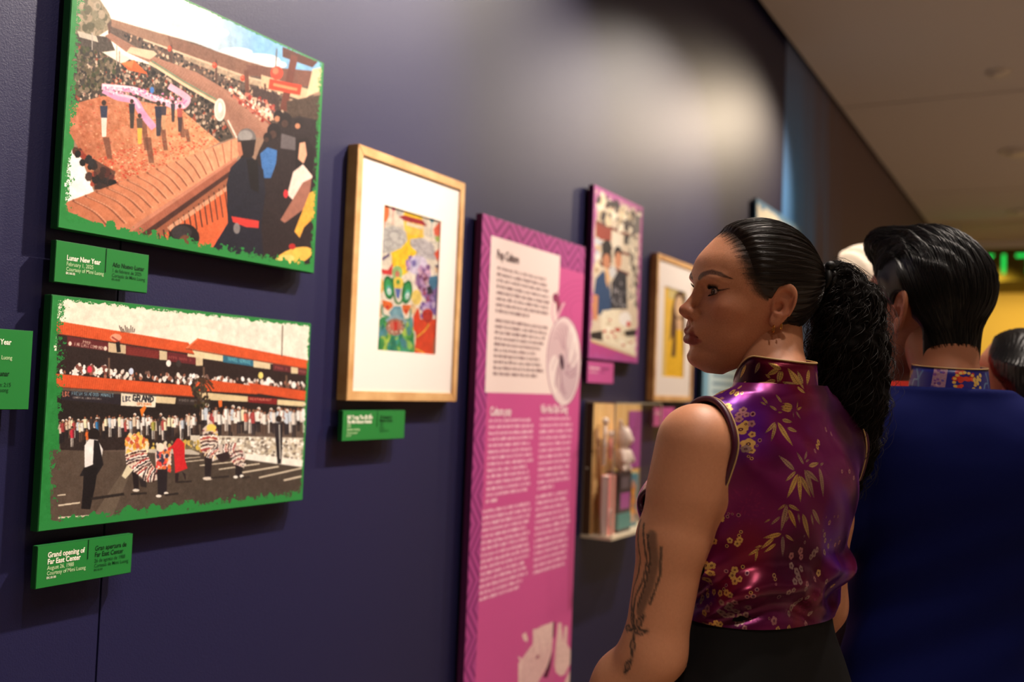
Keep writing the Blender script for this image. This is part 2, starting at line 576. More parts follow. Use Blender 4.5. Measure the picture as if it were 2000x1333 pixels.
# exit sign: clear edge-lit panel with green letters hung from the ceiling
M['green_glow'] = new_mat('green_letter_glow', (20, 200, 80), 0.5, 0.2)
bsdf(M['green_glow']).inputs['Emission Color'].default_value = (*lin((40, 235, 90)), 1)
bsdf(M['green_glow']).inputs['Emission Strength'].default_value = 1.0
M['clear'] = new_mat('clear_acrylic', (255, 255, 255), 0.02, 0.5)
bsdf(M['clear']).inputs['Transmission Weight'].default_value = 1.0
bsdf(M['clear']).inputs['IOR'].default_value = 1.1
sx = 12.0
sg = empty('exit_sign', (sx, 0.70, 3.0), 'green lit exit sign hanging from the ceiling before the yellow wall', 'sign')
def sbox(name, y0, y1, z0, z1, m, dx0=-0.012, dx1=-0.006):
    o = box(name, dx0, dx1, y0 - .70, y1 - .70, z0 - 3.0, z1 - 3.0, m, sg)
    return o
sbox('sign_panel', 0.20, 1.22, 2.80, 3.16, M['clear'], -0.005, 0.005)
sbox('sign_housing', 0.18, 1.24, 3.16, 3.23, M['white_plastic'], -0.03, 0.03)
for hy in (0.35, 1.07):
    sbox('hanger', hy - .008, hy + .008, 3.23, CEIL_Z, M['white_plastic'], -0.008, 0.008)
Z0, Z1, SW = 2.875, 3.09, 0.036
def letter(quads):
    bm = bmesh.new()
    for q in quads:
        vs_ = [bm.verts.new((dx, y - .70, z - 3.0)) for dx in (-0.013, -0.006) for (y, z) in q]
        n = len(q)
        bm.faces.new(vs_[:n]); bm.faces.new(list(reversed(vs_[n:])))
        for i in range(n):
            bm.faces.new((vs_[i], vs_[i + n], vs_[(i + 1) % n + n], vs_[(i + 1) % n]))
    bmesh.ops.recalc_face_normals(bm, faces=bm.faces)
    bm_obj('letter', bm, M['green_glow'], sg)
def rect(y0, y1, z0, z1): return [(y0, z0), (y1, z0), (y1, z1), (y0, z1)]
ey = 1.14
letter([rect(ey - SW, ey, Z0, Z1), rect(ey - .17, ey - SW, Z1 - SW, Z1), rect(ey - .15, ey - SW, (Z0 + Z1) / 2 - SW / 2, (Z0 + Z1) / 2 + SW / 2), rect(ey - .17, ey - SW, Z0, Z0 + SW)])
xl, xr = 0.93, 0.71
letter([[(xl, Z1), (xl - .06, Z1), (xr, Z0), (xr + .06, Z0)], [(xl, Z0), (xl - .06, Z0), (xr, Z1), (xr + .06, Z1)]])
letter([rect(0.60, 0.60 + SW, Z0, Z1)])
letter([rect(0.27, 0.50, Z1 - SW, Z1), rect(0.36, 0.36 + SW, Z0, Z1 - SW)])
# ------------------------------------------------------------------ prints on the wall
GREEN = (38, 128, 58)
M['green_panel'] = new_mat('green_print_edge', (34, 122, 52), 0.45, 0.35)
M['green_edge'] = new_mat('green_panel_side', (22, 92, 40), 0.5, 0.3)
M['white_ink'] = new_mat('white_ink', (250, 244, 225), 0.6, 0.2)
M['dark_ink'] = new_mat('dark_green_ink', (8, 42, 20), 0.6, 0.2)
M['light_ink'] = new_mat('pale_ink', (196, 222, 170), 0.6, 0.2)
M['mid_ink'] = new_mat('mid_green_ink', (14, 66, 32), 0.6, 0.2)

def wall_panel(name, x0, x1, z0, z1, thick, side_mat, face_mat, label, cat, group=None, yf=1.40):
    """a slab hung on the wall: body + printed face; the standoff fills the gap to the wall"""
    t = empty(name, ((x0 + x1) / 2, WALL_Y, (z0 + z1) / 2), label, cat, group)
    off = Vector(t.location)
    def put(o):
        o.location = -off
        return o
    put(box('backing', x0, x1, yf, yf + thick, z0, z1, side_mat, t, bevel=0.0015))
    put(face_quad('printed_face', x0 + .0015, x1 - .0015, z0 + .0015, z1 - .0015, yf - .0006, face_mat, t))
    if yf + thick < WALL_Y - 0.001:
        put(box('mount', x0 + (x1 - x0) * .2, x1 - (x1 - x0) * .2, yf + thick, WALL_Y, z0 + (z1 - z0) * .25, z1 - (z1 - z0) * .25, M['black'], t))
    t['_off'] = 0
    del t['_off']
    return t, put

# ---- upper photo print: festival crowd in a plaza seen from a balcony
def art_upper():
    c = Art(1.015, 1.631, 1.672, 2.126, 1300, 958, 1.40, (150, 118, 98), 3)
    c.a[-80:] = GREEN; c.a[:, :40] = GREEN
    c.src = (90, 0, .4201)
    P, E, L = c.poly, c.ell, c.line
    c.grad([(60, -300), (1320, -300), (1320, 330), (60, 330)], (250, 238, 222), (560, 60), (120, 172, 214), (980, 150), 16)
    for (x, y, rx, ry) in [(980, 280, 110, 34), (760, 150, 90, 26), (880, 240, 80, 22), (1060, 300, 60, 20), (700, 60, 160, 40), (620, 20, 160, 40)]:
        E(x, y, rx, ry, (250, 244, 236), .75)
    P([(90, -250), (210, -60), (290, 60), (310, 120), (200, 190), (110, 220)], (142, 128, 104), jit=60)     # hazy trees
    c.spots([(100, -120), (230, 10), (280, 90), (200, 170), (110, 210)], 220, 14, [(120, 112, 88), (160, 142, 118), (96, 92, 70)])
    P([(110, 150), (290, 170), (330, 260), (480, 300), (790, 480), (870, 640), (800, 665), (700, 580), (620, 505), (300, 440), (250, 465), (105, 490), (110, 200)], (70, 60, 52), jit=50)
    c.spots([(115, 210), (330, 260), (480, 300), (790, 490), (850, 620), (800, 650), (700, 575), (620, 500), (300, 440), (240, 460), (110, 470)], 900, 6.5,
            [(40, 36, 34), (110, 92, 78), (170, 140, 120), (60, 52, 46), (28, 26, 26), (200, 176, 150), (150, 70, 50)], 1.3)
    c.spots([(115, 210), (300, 250), (330, 330), (250, 420), (110, 440)], 260, 8, [(90, 80, 60), (60, 66, 40), (120, 104, 84), (50, 46, 40)])
    # long roof and gallery behind
    P([(280, 110), (300, 85), (450, 130), (700, 200), (930, 290), (1240, 380), (1250, 520), (1040, 590), (860, 440), (640, 345), (480, 260), (300, 190)], (92, 74, 64), jit=40)
    c.spots([(320, 140), (600, 235), (930, 350), (1240, 420), (1240, 520), (1040, 575), (860, 425), (640, 330), (480, 250)], 520, 6,
            [(50, 42, 40), (140, 110, 92), (190, 150, 120), (90, 60, 50), (30, 28, 28), (210, 180, 150)], 1.3)
    P([(300, 85), (450, 132), (560, 160), (940, 285), (1060, 318), (1060, 355), (930, 350), (800, 305), (600, 232), (450, 178), (300, 120)], (150, 112, 90), jit=24)
    P([(560, 160), (940, 285), (1060, 318), (1060, 355), (930, 352), (780, 296), (580, 222)], (128, 88, 70), jit=24)
    L([(450, 182), (600, 236), (800, 309), (930, 356), (1230, 432)], 9, (214, 190, 160))
    P([(640, 250), (790, 302), (930, 352), (1030, 385), (1030, 410), (930, 385), (790, 335), (640, 275)], (196, 170, 140), .75)
    for x in (290, 580, 790, 935, 1020):
        L([(x, 110 + (x - 290) * .34), (x, 190 + (x - 290) * .42)], 9, (86, 58, 48))
    # walkway roof in front
    P([(270, 165), (295, 150), (400, 208), (500, 260), (700, 335), (860, 430), (1045, 585), (1010, 640), (880, 640), (830, 560), (780, 470), (640, 395), (480, 290), (370, 240)], (158, 112, 92), jit=26)
    P([(500, 262), (700, 337), (860, 432), (1040, 582), (1005, 612), (940, 560), (800, 440), (640, 360), (510, 290)], (172, 122, 100), .7, jit=20)
    for k in range(26):
        t = k / 25
        L([(800 + 215 * t, 410 + 190 * t), (820 + 110 * t - 10, 480 + 150 * t)], 2.2, (120, 76, 62), .7)
        L([(520 + 300 * t, 275 + 150 * t), (500 + 290 * t, 296 + 170 * t)], 2, (122, 80, 66), .5)
    P([(390, 215), (500, 235), (515, 250), (480, 275), (370, 240)], (214, 190, 158))
    L([(480, 290), (640, 392), (790, 478)], 13, (222, 196, 158))
    L([(490, 282), (640, 378), (790, 462)], 6, (110, 140, 110))
    L([(845, 560), (885, 640)], 8, (226, 214, 196))
    # tents
    P([(255, 240), (320, 232), (390, 272), (350, 296)], (236, 222, 204))
    P([(345, 292), (406, 277), (472, 345), (380, 325)], (226, 96, 48))
    P([(345, 292), (406, 277), (395, 318)], (240, 124, 70))
    P([(140, 140), (230, 165), (240, 195), (150, 170)], (190, 178, 160))
    L([(325, 210), (325, 300)], 5, (180, 160, 140)); L([(210, 150), (210, 230)], 5, (170, 160, 150)); L([(338, 235), (338, 290)], 4, (150, 120, 100))
    # plaza of red paper
    c.grad([(95, 490), (260, 445), (620, 500), (700, 572), (808, 662), (640, 745), (330, 850), (225, 890), (140, 680), (92, 600)], (178, 104, 72), (150, 560), (216, 150, 108), (620, 640), 60)
    c.spots([(95, 490), (260, 445), (620, 500), (808, 662), (330, 850), (225, 890), (140, 680)], 700, 5, [(206, 120, 84), (170, 84, 58), (224, 168, 128), (190, 70, 48), (150, 84, 60)], .5, .8)
    c.spots([(190, 730), (640, 620), (800, 650), (640, 745), (330, 850), (225, 880)], 420, 5, [(206, 62, 40), (190, 50, 36), (222, 104, 70), (232, 190, 150)], .5, .9)
    for (x, y0, y1, w) in [(275, 640, 740, 30), (450, 560, 700, 26), (540, 590, 700, 24), (470, 640, 760, 30), (620, 540, 640, 26), (650, 600, 660, 20)]:
        P([(x - w / 2, y0), (x + w / 2, y0), (x + w, y1), (x + w * .2, y1)], (96, 58, 44), .7)
    # pink dragon on poles
    c.curve([(262, 402), (330, 408), (410, 418), (470, 446), (540, 470), (600, 494), (640, 488), (655, 460), (630, 436), (575, 402)], 30, (240, 176, 196))
    c.curve([(262, 396), (330, 400), (410, 410), (470, 438), (540, 462), (600, 484), (638, 478)], 10, (250, 214, 222))
    c.curve([(270, 420), (330, 450), (405, 468), (440, 520), (470, 560), (495, 590)], 34, (224, 150, 186))
    c.curve([(270, 412), (330, 438), (400, 456), (432, 500)], 12, (244, 190, 208))
    c.spots([(258, 400), (420, 410), (660, 460), (650, 500), (420, 440), (300, 440)], 120, 5, [(226, 130, 160), (250, 220, 226), (214, 120, 170)], 1)
    E(490, 418, 10, 16, (70, 120, 190))
    # dancers
    for (x, y, s_, top, leg) in [(265, 540, 1.2, (44, 52, 74), (228, 214, 200)), (396, 520, .95, (34, 34, 44), (60, 50, 44)), (432, 590, 1.0, (90, 70, 60), (226, 174, 70)),
                                 (520, 540, 1.15, (40, 40, 60), (58, 52, 60)), (545, 530, .9, (60, 50, 60), (196, 150, 110)), (620, 540, .9, (170, 80, 70), (70, 50, 50)), (588, 510, .7, (50, 50, 60), (60, 50, 50))]:
        E(x, y - 52 * s_, 9 * s_, 11 * s_, (52, 36, 30))
        P([(x - 15 * s_, y - 40 * s_), (x + 14 * s_, y - 40 * s_), (x + 12 * s_, y + 8 * s_), (x - 11 * s_, y + 8 * s_)], top)
        P([(x - 11 * s_, y + 6 * s_), (x + 12 * s_, y + 6 * s_), (x + 9 * s_, y + 80 * s_), (x - 2 * s_, y + 82 * s_), (x - 8 * s_, y + 80 * s_)], leg)
    # right gallery: beam, post, sign, lanterns
    P([(930, 300), (1260, 330), (1230, 400), (1200, 400), (940, 345)], (112, 70, 56), jit=20)
    P([(1000, 345), (1240, 420), (1200, 470), (1000, 400)], (202, 174, 138), jit=16)
    P([(1100, 215), (1265, 285), (1240, 312), (1100, 262)], (84, 44, 34))
    P([(1140, 250), (1172, 262), (1118, 520), (1088, 505)], (104, 52, 40))
    P([(1240, 320), (1285, 310), (1280, 420), (1210, 450)], (214, 190, 150))
    P([(1040, 365), (1190, 395), (1182, 442), (1034, 412)], (206, 60, 36))
    L([(1060, 392), (1165, 415)], 14, (238, 150, 100), .8)
    for (x, y, rx, ry) in [(1073, 338, 29, 32), (782, 302, 11, 14), (914, 362, 11, 14), (572, 224, 9, 14)]:
        E(x, y, rx, ry, (222, 66, 44)); E(x - rx * .2, y - ry * .3, rx * .5, ry * .5, (240, 110, 78))
    L([(1073, 225), (1068, 310)], 5, (90, 80, 70)); L([(930, 330), (938, 470)], 20, (106, 62, 48)); L([(1018, 390), (1020, 470)], 9, (90, 52, 42))
    P([(960, 400), (1085, 440), (1085, 520), (960, 470)], (66, 48, 44), jit=30)
    P([(1120, 470), (1280, 440), (1280, 640), (1120, 560)], (70, 54, 44), jit=40)
    c.spots([(850, 405), (1060, 480), (1060, 560), (1000, 560), (860, 440)], 190, 7, [(196, 110, 90), (226, 180, 150), (240, 220, 200), (150, 50, 44), (90, 60, 56)], 1.2)
    L([(870, 440), (1050, 580)], 6, (170, 80, 60)); L([(865, 415), (1045, 545)], 4, (220, 180, 150))
    E(807, 510, 27, 54, (232, 222, 206)); E(807, 510, 20, 44, (206, 196, 182)); E(808, 500, 9, 24, (244, 238, 226))
    # white wall and heads at lower left
    P([(118, 690), (160, 740), (218, 893), (78, 960), (74, 800)], (244, 238, 230))
    c.spots([(120, 680), (180, 720), (330, 830), (300, 880), (220, 885)], 44, 15, [(34, 28, 28), (60, 40, 36), (90, 50, 40), (26, 24, 26), (150, 60, 44)], 1.2)
    P([(215, 740), (320, 800), (300, 870), (220, 885)], (34, 28, 28), .6)
    # clay tile roof in the foreground
    c.grad([(85, 945), (210, 898), (600, 750), (890, 640), (910, 700), (880, 745), (640, 900), (395, 1085), (270, 1060), (90, 985)], (188, 112, 78), (200, 960), (224, 152, 114), (760, 740), 22)
    for k in range(17):
        t = k / 16
        a = np.array([120 + 740 * t ** .92, 935 - 280 * t ** .92]); b = np.array([300 + 560 * t ** .8, 1075 - 330 * t ** .8])
        mid = (a + b) / 2 + np.array([12, -14]) * (1 - t)
        c.curve([a, mid, b], 8 * (1 - t) + 3, (122, 66, 46), .85)
        c.curve([a + [9, 3], mid + [9, 3], b + [9, 3]], 5 * (1 - t) + 2, (236, 170, 132), .6)
    # railing, floor and balusters
    P([(460, 1130), (860, 860), (880, 1010), (740, 1180), (640, 1180)], (206, 96, 56), jit=18)
    P([(450, 1110), (860, 800), (866, 850), (500, 1130)], (150, 88, 62))
    for k in range(15):
        t = k / 14
        L([(520 + 330 * t, 1090 - 245 * t), (530 + 340 * t, 1150 - 160 * t)], 7 - 3 * t, (60, 36, 30))
    for k in range(9):
        t = k / 8
        P([(560 + 260 * t, 1060 - 180 * t), (590 + 260 * t, 1040 - 180 * t), (600 + 255 * t, 1060 - 180 * t), (572 + 255 * t, 1078 - 180 * t)], (230, 176, 140), .7)
    P([(388, 1062), (880, 735), (900, 765), (430, 1100)], (160, 92, 70))
    P([(388, 1062), (880, 733), (886, 742), (400, 1078)], (192, 124, 98))
    P([(430, 1098), (900, 765), (895, 790), (450, 1115)], (70, 40, 34))
    P([(640, 1165), (770, 1130), (880, 1000), (900, 1180), (760, 1180)], (226, 96, 60), jit=14)
    # spectators at the right
    P([(880, 1010), (870, 1180), (1060, 1240), (1260, 1230), (1270, 560), (1180, 540), (1090, 560), (1030, 620), (990, 700)], (40, 30, 32), jit=16)
    for (x, y, r, k) in [(1080, 540, 24, 1), (1115, 560, 30, 0), (1060, 610, 32, 0), (1175, 575, 22, 1), (1030, 640, 20, 0)]:
        E(x, y, r, r * 1.2, (32, 24, 26)); E(x - 5, y + r * .5, r * .55, r * .6, (184, 124, 92) if k else (70, 48, 42))
    P([(1095, 620), (1160, 640), (1160, 700), (1090, 690)], (96, 88, 90))
    P([(995, 715), (1030, 685), (1075, 700), (1070, 760), (1045, 830), (1010, 830)], (62, 110, 170), jit=30)
    E(932, 645, 44, 48, (112, 106, 104)); E(926, 632, 34, 26, (150, 144, 140)); P([(890, 655), (975, 650), (965, 720), (945, 750), (905, 740)], (36, 26, 28))
    P([(888, 660), (905, 660), (915, 720), (900, 735), (890, 700)], (186, 116, 88))
    P([(858, 780), (905, 735), (960, 735), (1010, 790), (1020, 900), (1000, 1050), (1010, 1190), (760, 1180), (845, 1040), (838, 860)], (30, 30, 42), jit=10)
    P([(930, 740), (985, 745), (990, 900), (950, 880)], (22, 18, 22))
    P([(860, 1008), (990, 1030), (988, 1064), (930, 1060), (868, 1036)], (206, 58, 52))
    E(886, 1065, 16, 26, (150, 140, 136), .8)
    P([(1160, 650), (1215, 640), (1250, 700), (1230, 860), (1160, 780)], (28, 20, 22))
    P([(1180, 665), (1205, 660), (1214, 720), (1198, 762), (1172, 740)], (216, 160, 128))
    P([(1150, 800), (1195, 765), (1240, 820), (1200, 930), (1150, 935), (1122, 905)], (228, 204, 190), jit=18)
    P([(1195, 850), (1235, 830), (1220, 960), (1110, 1040), (1090, 1025)], (150, 98, 82))
    E(1115, 903, 11, 20, (206, 50, 56))
    P([(1225, 900), (1262, 880), (1262, 1000), (1200, 1060), (1180, 1110), (1155, 1080)], (224, 160, 60), jit=30)
    E(1150, 1200, 94, 40, (232, 176, 76), ang=-.35); E(1110, 1215, 46, 24, (240, 196, 110), ang=-.3)
    E(1145, 1150, 16, 14, (170, 40, 40))
    E(640, 1110, 72, 66, (30, 24, 26)); E(628, 1085, 48, 34, (52, 46, 48)); E(645, 1130, 30, 34, (104, 64, 46))
    c.soften(1, 3, 9)
    c.a += (fbm(c.H, c.W, 4, c.rng, 2)[..., None] - .5) * 14
    c.rough_border(GREEN, 52, 36, 10, 46, 13, .75)
    c.a[-70:][(fbm(70, c.W, 20, c.rng, 4) + np.linspace(-.35, .42, 70)[:, None]) > .55] = np.array(GREEN) + 3
    return c.image('festival_crowd_print')

# ---- lower photo print: opening day in front of a shopping centre
def art_lower():
    c = Art(1.012, 1.63, 1.193, 1.566, 1300, 785, 1.40, (96, 80, 70), 5)
    c.a[-70:] = GREEN; c.a[:, :60] = GREEN
    c.src = (60, 560, .37516)
    P, E, L = c.poly, c.ell, c.line
    c.grad([(80, -60), (1500, 100), (1500, 450), (100, 330)], (240, 228, 208), (300, 100), (226, 222, 206), (1100, 250), 26)
    E(800, 260, 200, 60, (244, 236, 218), .6)
    # upper storey in shade
    P([(130, 240), (820, 340), (1450, 430), (1450, 600), (820, 580), (130, 480)], (44, 32, 30), jit=14)
    P([(130, 555), (830, 570), (1440, 600), (1430, 720), (820, 720), (140, 720)], (36, 28, 26), jit=14)
    # fascia boards and signs
    for (x0, x1, k, col) in [(185, 400, 0, (96, 36, 38)), (400, 492, 0, (206, 182, 146)), (492, 668, 0, (104, 38, 36)), (668, 708, 0, (206, 186, 150)), (708, 858, 0, (100, 36, 40)), (858, 895, 0, (206, 186, 150)),
                             (815, 1000, 1, (222, 204, 164)), (1000, 1160, 1, (48, 104, 128)), (1160, 1248, 1, (216, 198, 160)), (1262, 1356, 1, (92, 40, 44)), (1356, 1392, 1, (206, 188, 150)), (1392, 1450, 1, (96, 40, 44))]:
        y = (lambda x: 255 + (x - 185) * .155) if k == 0 else (lambda x: 318 + (x - 815) * .165)
        h = 46 if k == 0 else 40
        P([(x0, y(x0)), (x1, y(x1)), (x1, y(x1) + h), (x0, y(x0) + h * 1.1)], col, jit=8)
    for (x0, x1, y, col) in [(270, 330, 285, (200, 170, 150)), (720, 850, 365, (150, 70, 66)), (1275, 1345, 420, (150, 70, 70)), (1395, 1440, 438, (150, 90, 86))]:
        n = int((x1 - x0) / 11)
        for i in range(n):
            if i % 5 == 4: continue
            x = x0 + i * 11
            yy = y + (x - x0) * .155
            L([(x, yy - 7), (x + c.rng.uniform(-3, 3), yy + 7)], 4, col, .9); L([(x, yy + c.rng.choice([-6, 0, 6])), (x + 7, yy + 1)], 3.4, col, .9)
    for x in (200, 385):
        E(x, 292 + (x - 185) * .14, 9, 12, (226, 206, 186))
    for k in range(4):
        L([(500, 318 + k * 9), (660, 342 + k * 9)], 2.5, (160, 60, 50), .8)
    # balcony crowd
    c.spots([(135, 420), (500, 440), (820, 460), (1430, 500), (1430, 530), (820, 510), (680, 490), (135, 455)], 230, 8, [(236, 224, 212), (210, 196, 186), (60, 44, 40), (150, 96, 76), (244, 240, 236), (120, 90, 80)], 1.5)
    c.spots([(220, 405), (420, 420), (420, 455), (220, 440)], 40, 9, [(240, 230, 220), (250, 246, 240), (120, 70, 60)], 1.5)
    for (x, y, col) in [(303, 430, (220, 60, 80)), (716, 398, (240, 232, 222)), (768, 400, (60, 52, 50)), (1198, 462, (236, 214, 120)), (1240, 488, (246, 240, 232)), (1370, 512, (246, 240, 232)), (520, 440, (200, 210, 230))]:
        E(x, y, 13, 18, col)
    for x in (404, 900, 1332):
        L([(x, 370 + (x - 400) * .1), (x, 450 + (x - 400) * .1)], 9, (110, 84, 68))
    # tiled roofs
    def roof(q, n, base=(214, 84, 40)):
        P(q, base, jit=22)
        a, b, d, e = [np.array(v, float) for v in q]
        for i in range(n):
            t = (i + .5) / n
            L([a + (b - a) * t, e + (d - e) * t], 2.6, (150, 50, 26), .55); 
            L([a + (b - a) * (t + .35 / n), e + (d - e) * (t + .35 / n)], 2.4, (240, 122, 76), .5)
    roof([(130, 175), (820, 290), (850, 348), (125, 240)], 74)
    roof([(870, 268), (1455, 385), (1452, 428), (808, 318)], 60)
    roof([(125, 452), (830, 515), (850, 572), (130, 520)], 74)
    roof([(880, 478), (1190, 520), (1180, 560), (840, 540)], 30)
    roof([(1130, 500), (1445, 545), (1445, 596), (1180, 556)], 30, (206, 78, 38))
    L([(808, 320), (870, 268)], 7, (238, 130, 90)); L([(808, 322), (1452, 430)], 5, (120, 60, 40)); L([(125, 242), (850, 350)], 4, (110, 50, 34)); L([(130, 523), (850, 575)], 4, (110, 50, 34))
    E(440, 262, 30, 20, (226, 150, 120)); L([(420, 260), (465, 290)], 8, (150, 60, 50)); L([(450, 290), (455, 335)], 20, (36, 30, 30))
    for k in range(9):
        L([(470 + k * 8, 235), (458 + k * 10, 200 + (k % 3) * 8)], 4, (52, 36, 30))
    L([(1312, 200), (1308, 360)], 6, (110, 90, 76))
    # ground floor fascia
    P([(150, 540), (460, 560), (465, 615), (155, 590)], (40, 34, 40))
    P([(650, 570), (755, 578), (750, 612), (650, 606)], (216, 196, 156)); P([(870, 548), (1130, 572), (1130, 600), (900, 590)], (216, 194, 150))
    P([(1130, 572), (1285, 585), (1282, 615), (1130, 602)], (124, 34, 34)); P([(1285, 588), (1440, 600), (1430, 626), (1285, 616)], (220, 200, 156)); P([(760, 580), (935, 590), (935, 625), (760, 612)], (52, 44, 42))
    def word(x, y, s_, text, col, slope=.06, ky=1.0, wt=.5):
        seg = {'A': [(0, 2, 1, 0), (1, 0, 2, 2), (.5, 1.2, 1.5, 1.2)], 'B': [(0, 0, 0, 2), (0, 0, 1.4, .3), (1.4, .3, 0, 1), (0, 1, 1.5, 1.5), (1.5, 1.5, 0, 2)], 'C': [(1.6, .3, .4, .1), (.4, .1, .1, 1.6), (.1, 1.6, 1.6, 1.8)],
               'D': [(0, 0, 0, 2), (0, 0, 1.4, .6), (1.4, .6, 1.4, 1.4), (1.4, 1.4, 0, 2)], 'E': [(0, 0, 0, 2), (0, 0, 1.4, 0), (0, 1, 1.1, 1), (0, 2, 1.4, 2)], 'F': [(0, 0, 0, 2), (0, 0, 1.4, 0), (0, 1, 1.1, 1)],
               'G': [(1.6, .3, .4, .1), (.4, .1, .1, 1.6), (.1, 1.6, 1.6, 1.9), (1.6, 1.9, 1.6, 1.1), (1.6, 1.1, 1, 1.1)], 'H': [(0, 0, 0, 2), (1.5, 0, 1.5, 2), (0, 1, 1.5, 1)], 'I': [(.5, 0, .5, 2)], 'K': [(0, 0, 0, 2), (1.4, 0, 0, 1.1), (.4, .9, 1.5, 2)],
               'L': [(0, 0, 0, 2), (0, 2, 1.3, 2)], 'M': [(0, 2, 0, 0), (0, 0, .9, 1.3), (.9, 1.3, 1.8, 0), (1.8, 0, 1.8, 2)], 'N': [(0, 2, 0, 0), (0, 0, 1.5, 2), (1.5, 2, 1.5, 0)], 'O': [(0, .4, .8, 0), (.8, 0, 1.6, .5), (1.6, .5, 1.5, 1.6), (1.5, 1.6, .8, 2), (.8, 2, 0, 1.5), (0, 1.5, 0, .4)],
               'P': [(0, 0, 0, 2), (0, 0, 1.4, .3), (1.4, .3, 1.3, 1), (1.3, 1, 0, 1.1)], 'R': [(0, 0, 0, 2), (0, 0, 1.4, .3), (1.4, .3, 1.3, 1), (1.3, 1, 0, 1.1), (.6, 1.1, 1.5, 2)], 'S': [(1.4, .2, .2, .2), (.2, .2, .2, .9), (.2, .9, 1.4, 1.1), (1.4, 1.1, 1.3, 1.9), (1.3, 1.9, 0, 1.9)],
               'T': [(0, 0, 1.6, 0), (.8, 0, .8, 2)], 'U': [(0, 0, 0, 1.7), (0, 1.7, 1.5, 1.8), (1.5, 1.8, 1.5, 0)], 'V': [(0, 0, .8, 2), (.8, 2, 1.6, 0)], 'W': [(0, 0, .5, 2), (.5, 2, 1, .6), (1, .6, 1.5, 2), (1.5, 2, 2, 0)], 'Y': [(0, 0, .8, 1), (1.6, 0, .8, 1), (.8, 1, .8, 2)]}
        cx = x
        for ch in text:
            for (a, b, d, e) in seg.get(ch, []):
                L([(cx + a * s_, y + b * s_ * ky + (cx - x) * slope), (cx + d * s_, y + e * s_ * ky + (cx - x) * slope)], s_ * wt, col)
            cx += (2.3 if ch not in ' I' else 1.4) * s_
    word(162, 545, 5.5, 'LBC', (206, 120, 90), .06, 2.4, .7); word(210, 547, 5.0, 'FRESH SEAFOOD MARKET', (120, 160, 176), .055, 1.7); word(214, 572, 2.8, 'COMMERCIAL LUNCH SPECIALS', (180, 170, 160), .05, 1.8)
    word(1142, 580, 5, 'RESTAURANT', (206, 120, 100)); word(770, 586, 5, 'VIDEO AND MUSIC', (120, 110, 106)); word(224, 288, 4.4, 'FAR EAST COMPANY', (214, 190, 170), .15, 2.0)
    word(1026, 366, 4.0, 'TRAVEL SERVICE', (120, 200, 210), .16, 2.2)
    # banner
    P([(468, 555), (652, 572), (646, 630), (465, 620)], (232, 222, 200))
    word(477, 570, 6.4, 'LBC', (36, 34, 52), .03, 2.2, .6); word(529, 564, 10, 'GRAND', (24, 24, 34), .05, 1.7, .62); word(552, 604, 5.0, 'OPENING', (196, 110, 60), .03, 1.4)
    # ground floor crowd
    P([(140, 690), (870, 690), (880, 800), (600, 850), (150, 860)], (46, 36, 34), jit=20)
    def person(x, y, s_, top, leg, skin=(150, 100, 76)):
        rr = c.rng
        w = rr.uniform(.8, 1.1); ln = rr.uniform(-3, 3)
        top, leg = np.array(top), np.array(leg)
        E(x + ln, y - 46 * s_, 8 * s_, 9 * s_, (40, 30, 28) if rr.rand() < .75 else (230, 222, 210)); E(x + ln - 2 * s_, y - 41 * s_, 5.5 * s_, 6.5 * s_, skin)
        hw = 13 * s_ * w
        P([(x - 9 * s_ * w, y + 14 * s_), (x - 1, y + 14 * s_), (x - 1, y + 72 * s_), (x - 8 * s_, y + 74 * s_)], leg); P([(x + 1, y + 14 * s_), (x + 9 * s_ * w, y + 14 * s_), (x + 8 * s_, y + 72 * s_), (x + 2, y + 73 * s_)], leg * .8)
        P([(x - hw * .8 + ln, y - 34 * s_), (x + hw * .8 + ln, y - 34 * s_), (x + hw, y - 22 * s_), (x + hw * .75, y + 18 * s_), (x - hw * .75, y + 18 * s_), (x - hw, y - 22 * s_)], top, jit=14)
        P([(x + hw * .2, y - 33 * s_), (x + hw * .9 + ln, y - 32 * s_), (x + hw, y + 17 * s_), (x + hw * .35, y + 18 * s_)], top * .62)
        k = rr.choice([-1, 1])
        L([(x + k * hw * .9, y - 28 * s_), (x + k * hw * 1.25, y - 8 * s_), (x + k * hw * rr.uniform(.2, 1.2), y + rr.uniform(-16, 8) * s_)], 5 * s_, skin if rr.rand() < .6 else top * .8)
    tops = [(238, 232, 222), (226, 216, 206), (240, 236, 230), (196, 206, 216), (60, 50, 50), (216, 196, 170), (170, 70, 70), (236, 226, 190)]
    legs = [(40, 34, 36), (52, 46, 50), (210, 200, 190), (34, 30, 34), (90, 70, 60)]
    for x in np.arange(150, 860, 15):
        person(x + c.rng.uniform(-6, 6), 735 + c.rng.uniform(-18, 16) - (x - 150) * .02, c.rng.uniform(.75, 1.0), tops[c.rng.randint(8)], legs[c.rng.randint(5)])
    for x in np.arange(900, 1435, 17):
        person(x + c.rng.uniform(-6, 6), 690 + c.rng.uniform(-16, 14), c.rng.uniform(.95, 1.25), tops[c.rng.randint(4)] if c.rng.rand() < .8 else tops[c.rng.randint(8)], legs[c.rng.randint(5)])
    for (x, y, t) in [(210, 775, (206, 50, 70)), (290, 785, (226, 110, 50)), (1120, 690, (220, 110, 90)), (340, 735, (60, 130, 190)), (635, 735, (176, 170, 80))]:
        person(x, y, .85, t, (200, 190, 180))
    P([(565, 640), (590, 620), (600, 630), (575, 680)], (226, 120, 40)); P([(975, 595), (996, 590), (996, 625), (980, 630)], (226, 110, 50))
    # palm
    for k in range(11):
        a = -2.9 + k * .5
        c.curve([(890, 500), (890 + 30 * math.cos(a), 495 + 24 * math.sin(a)), (890 + 62 * math.cos(a), 512 + 40 * math.sin(a) + 14)], 7, (62, 46, 34))
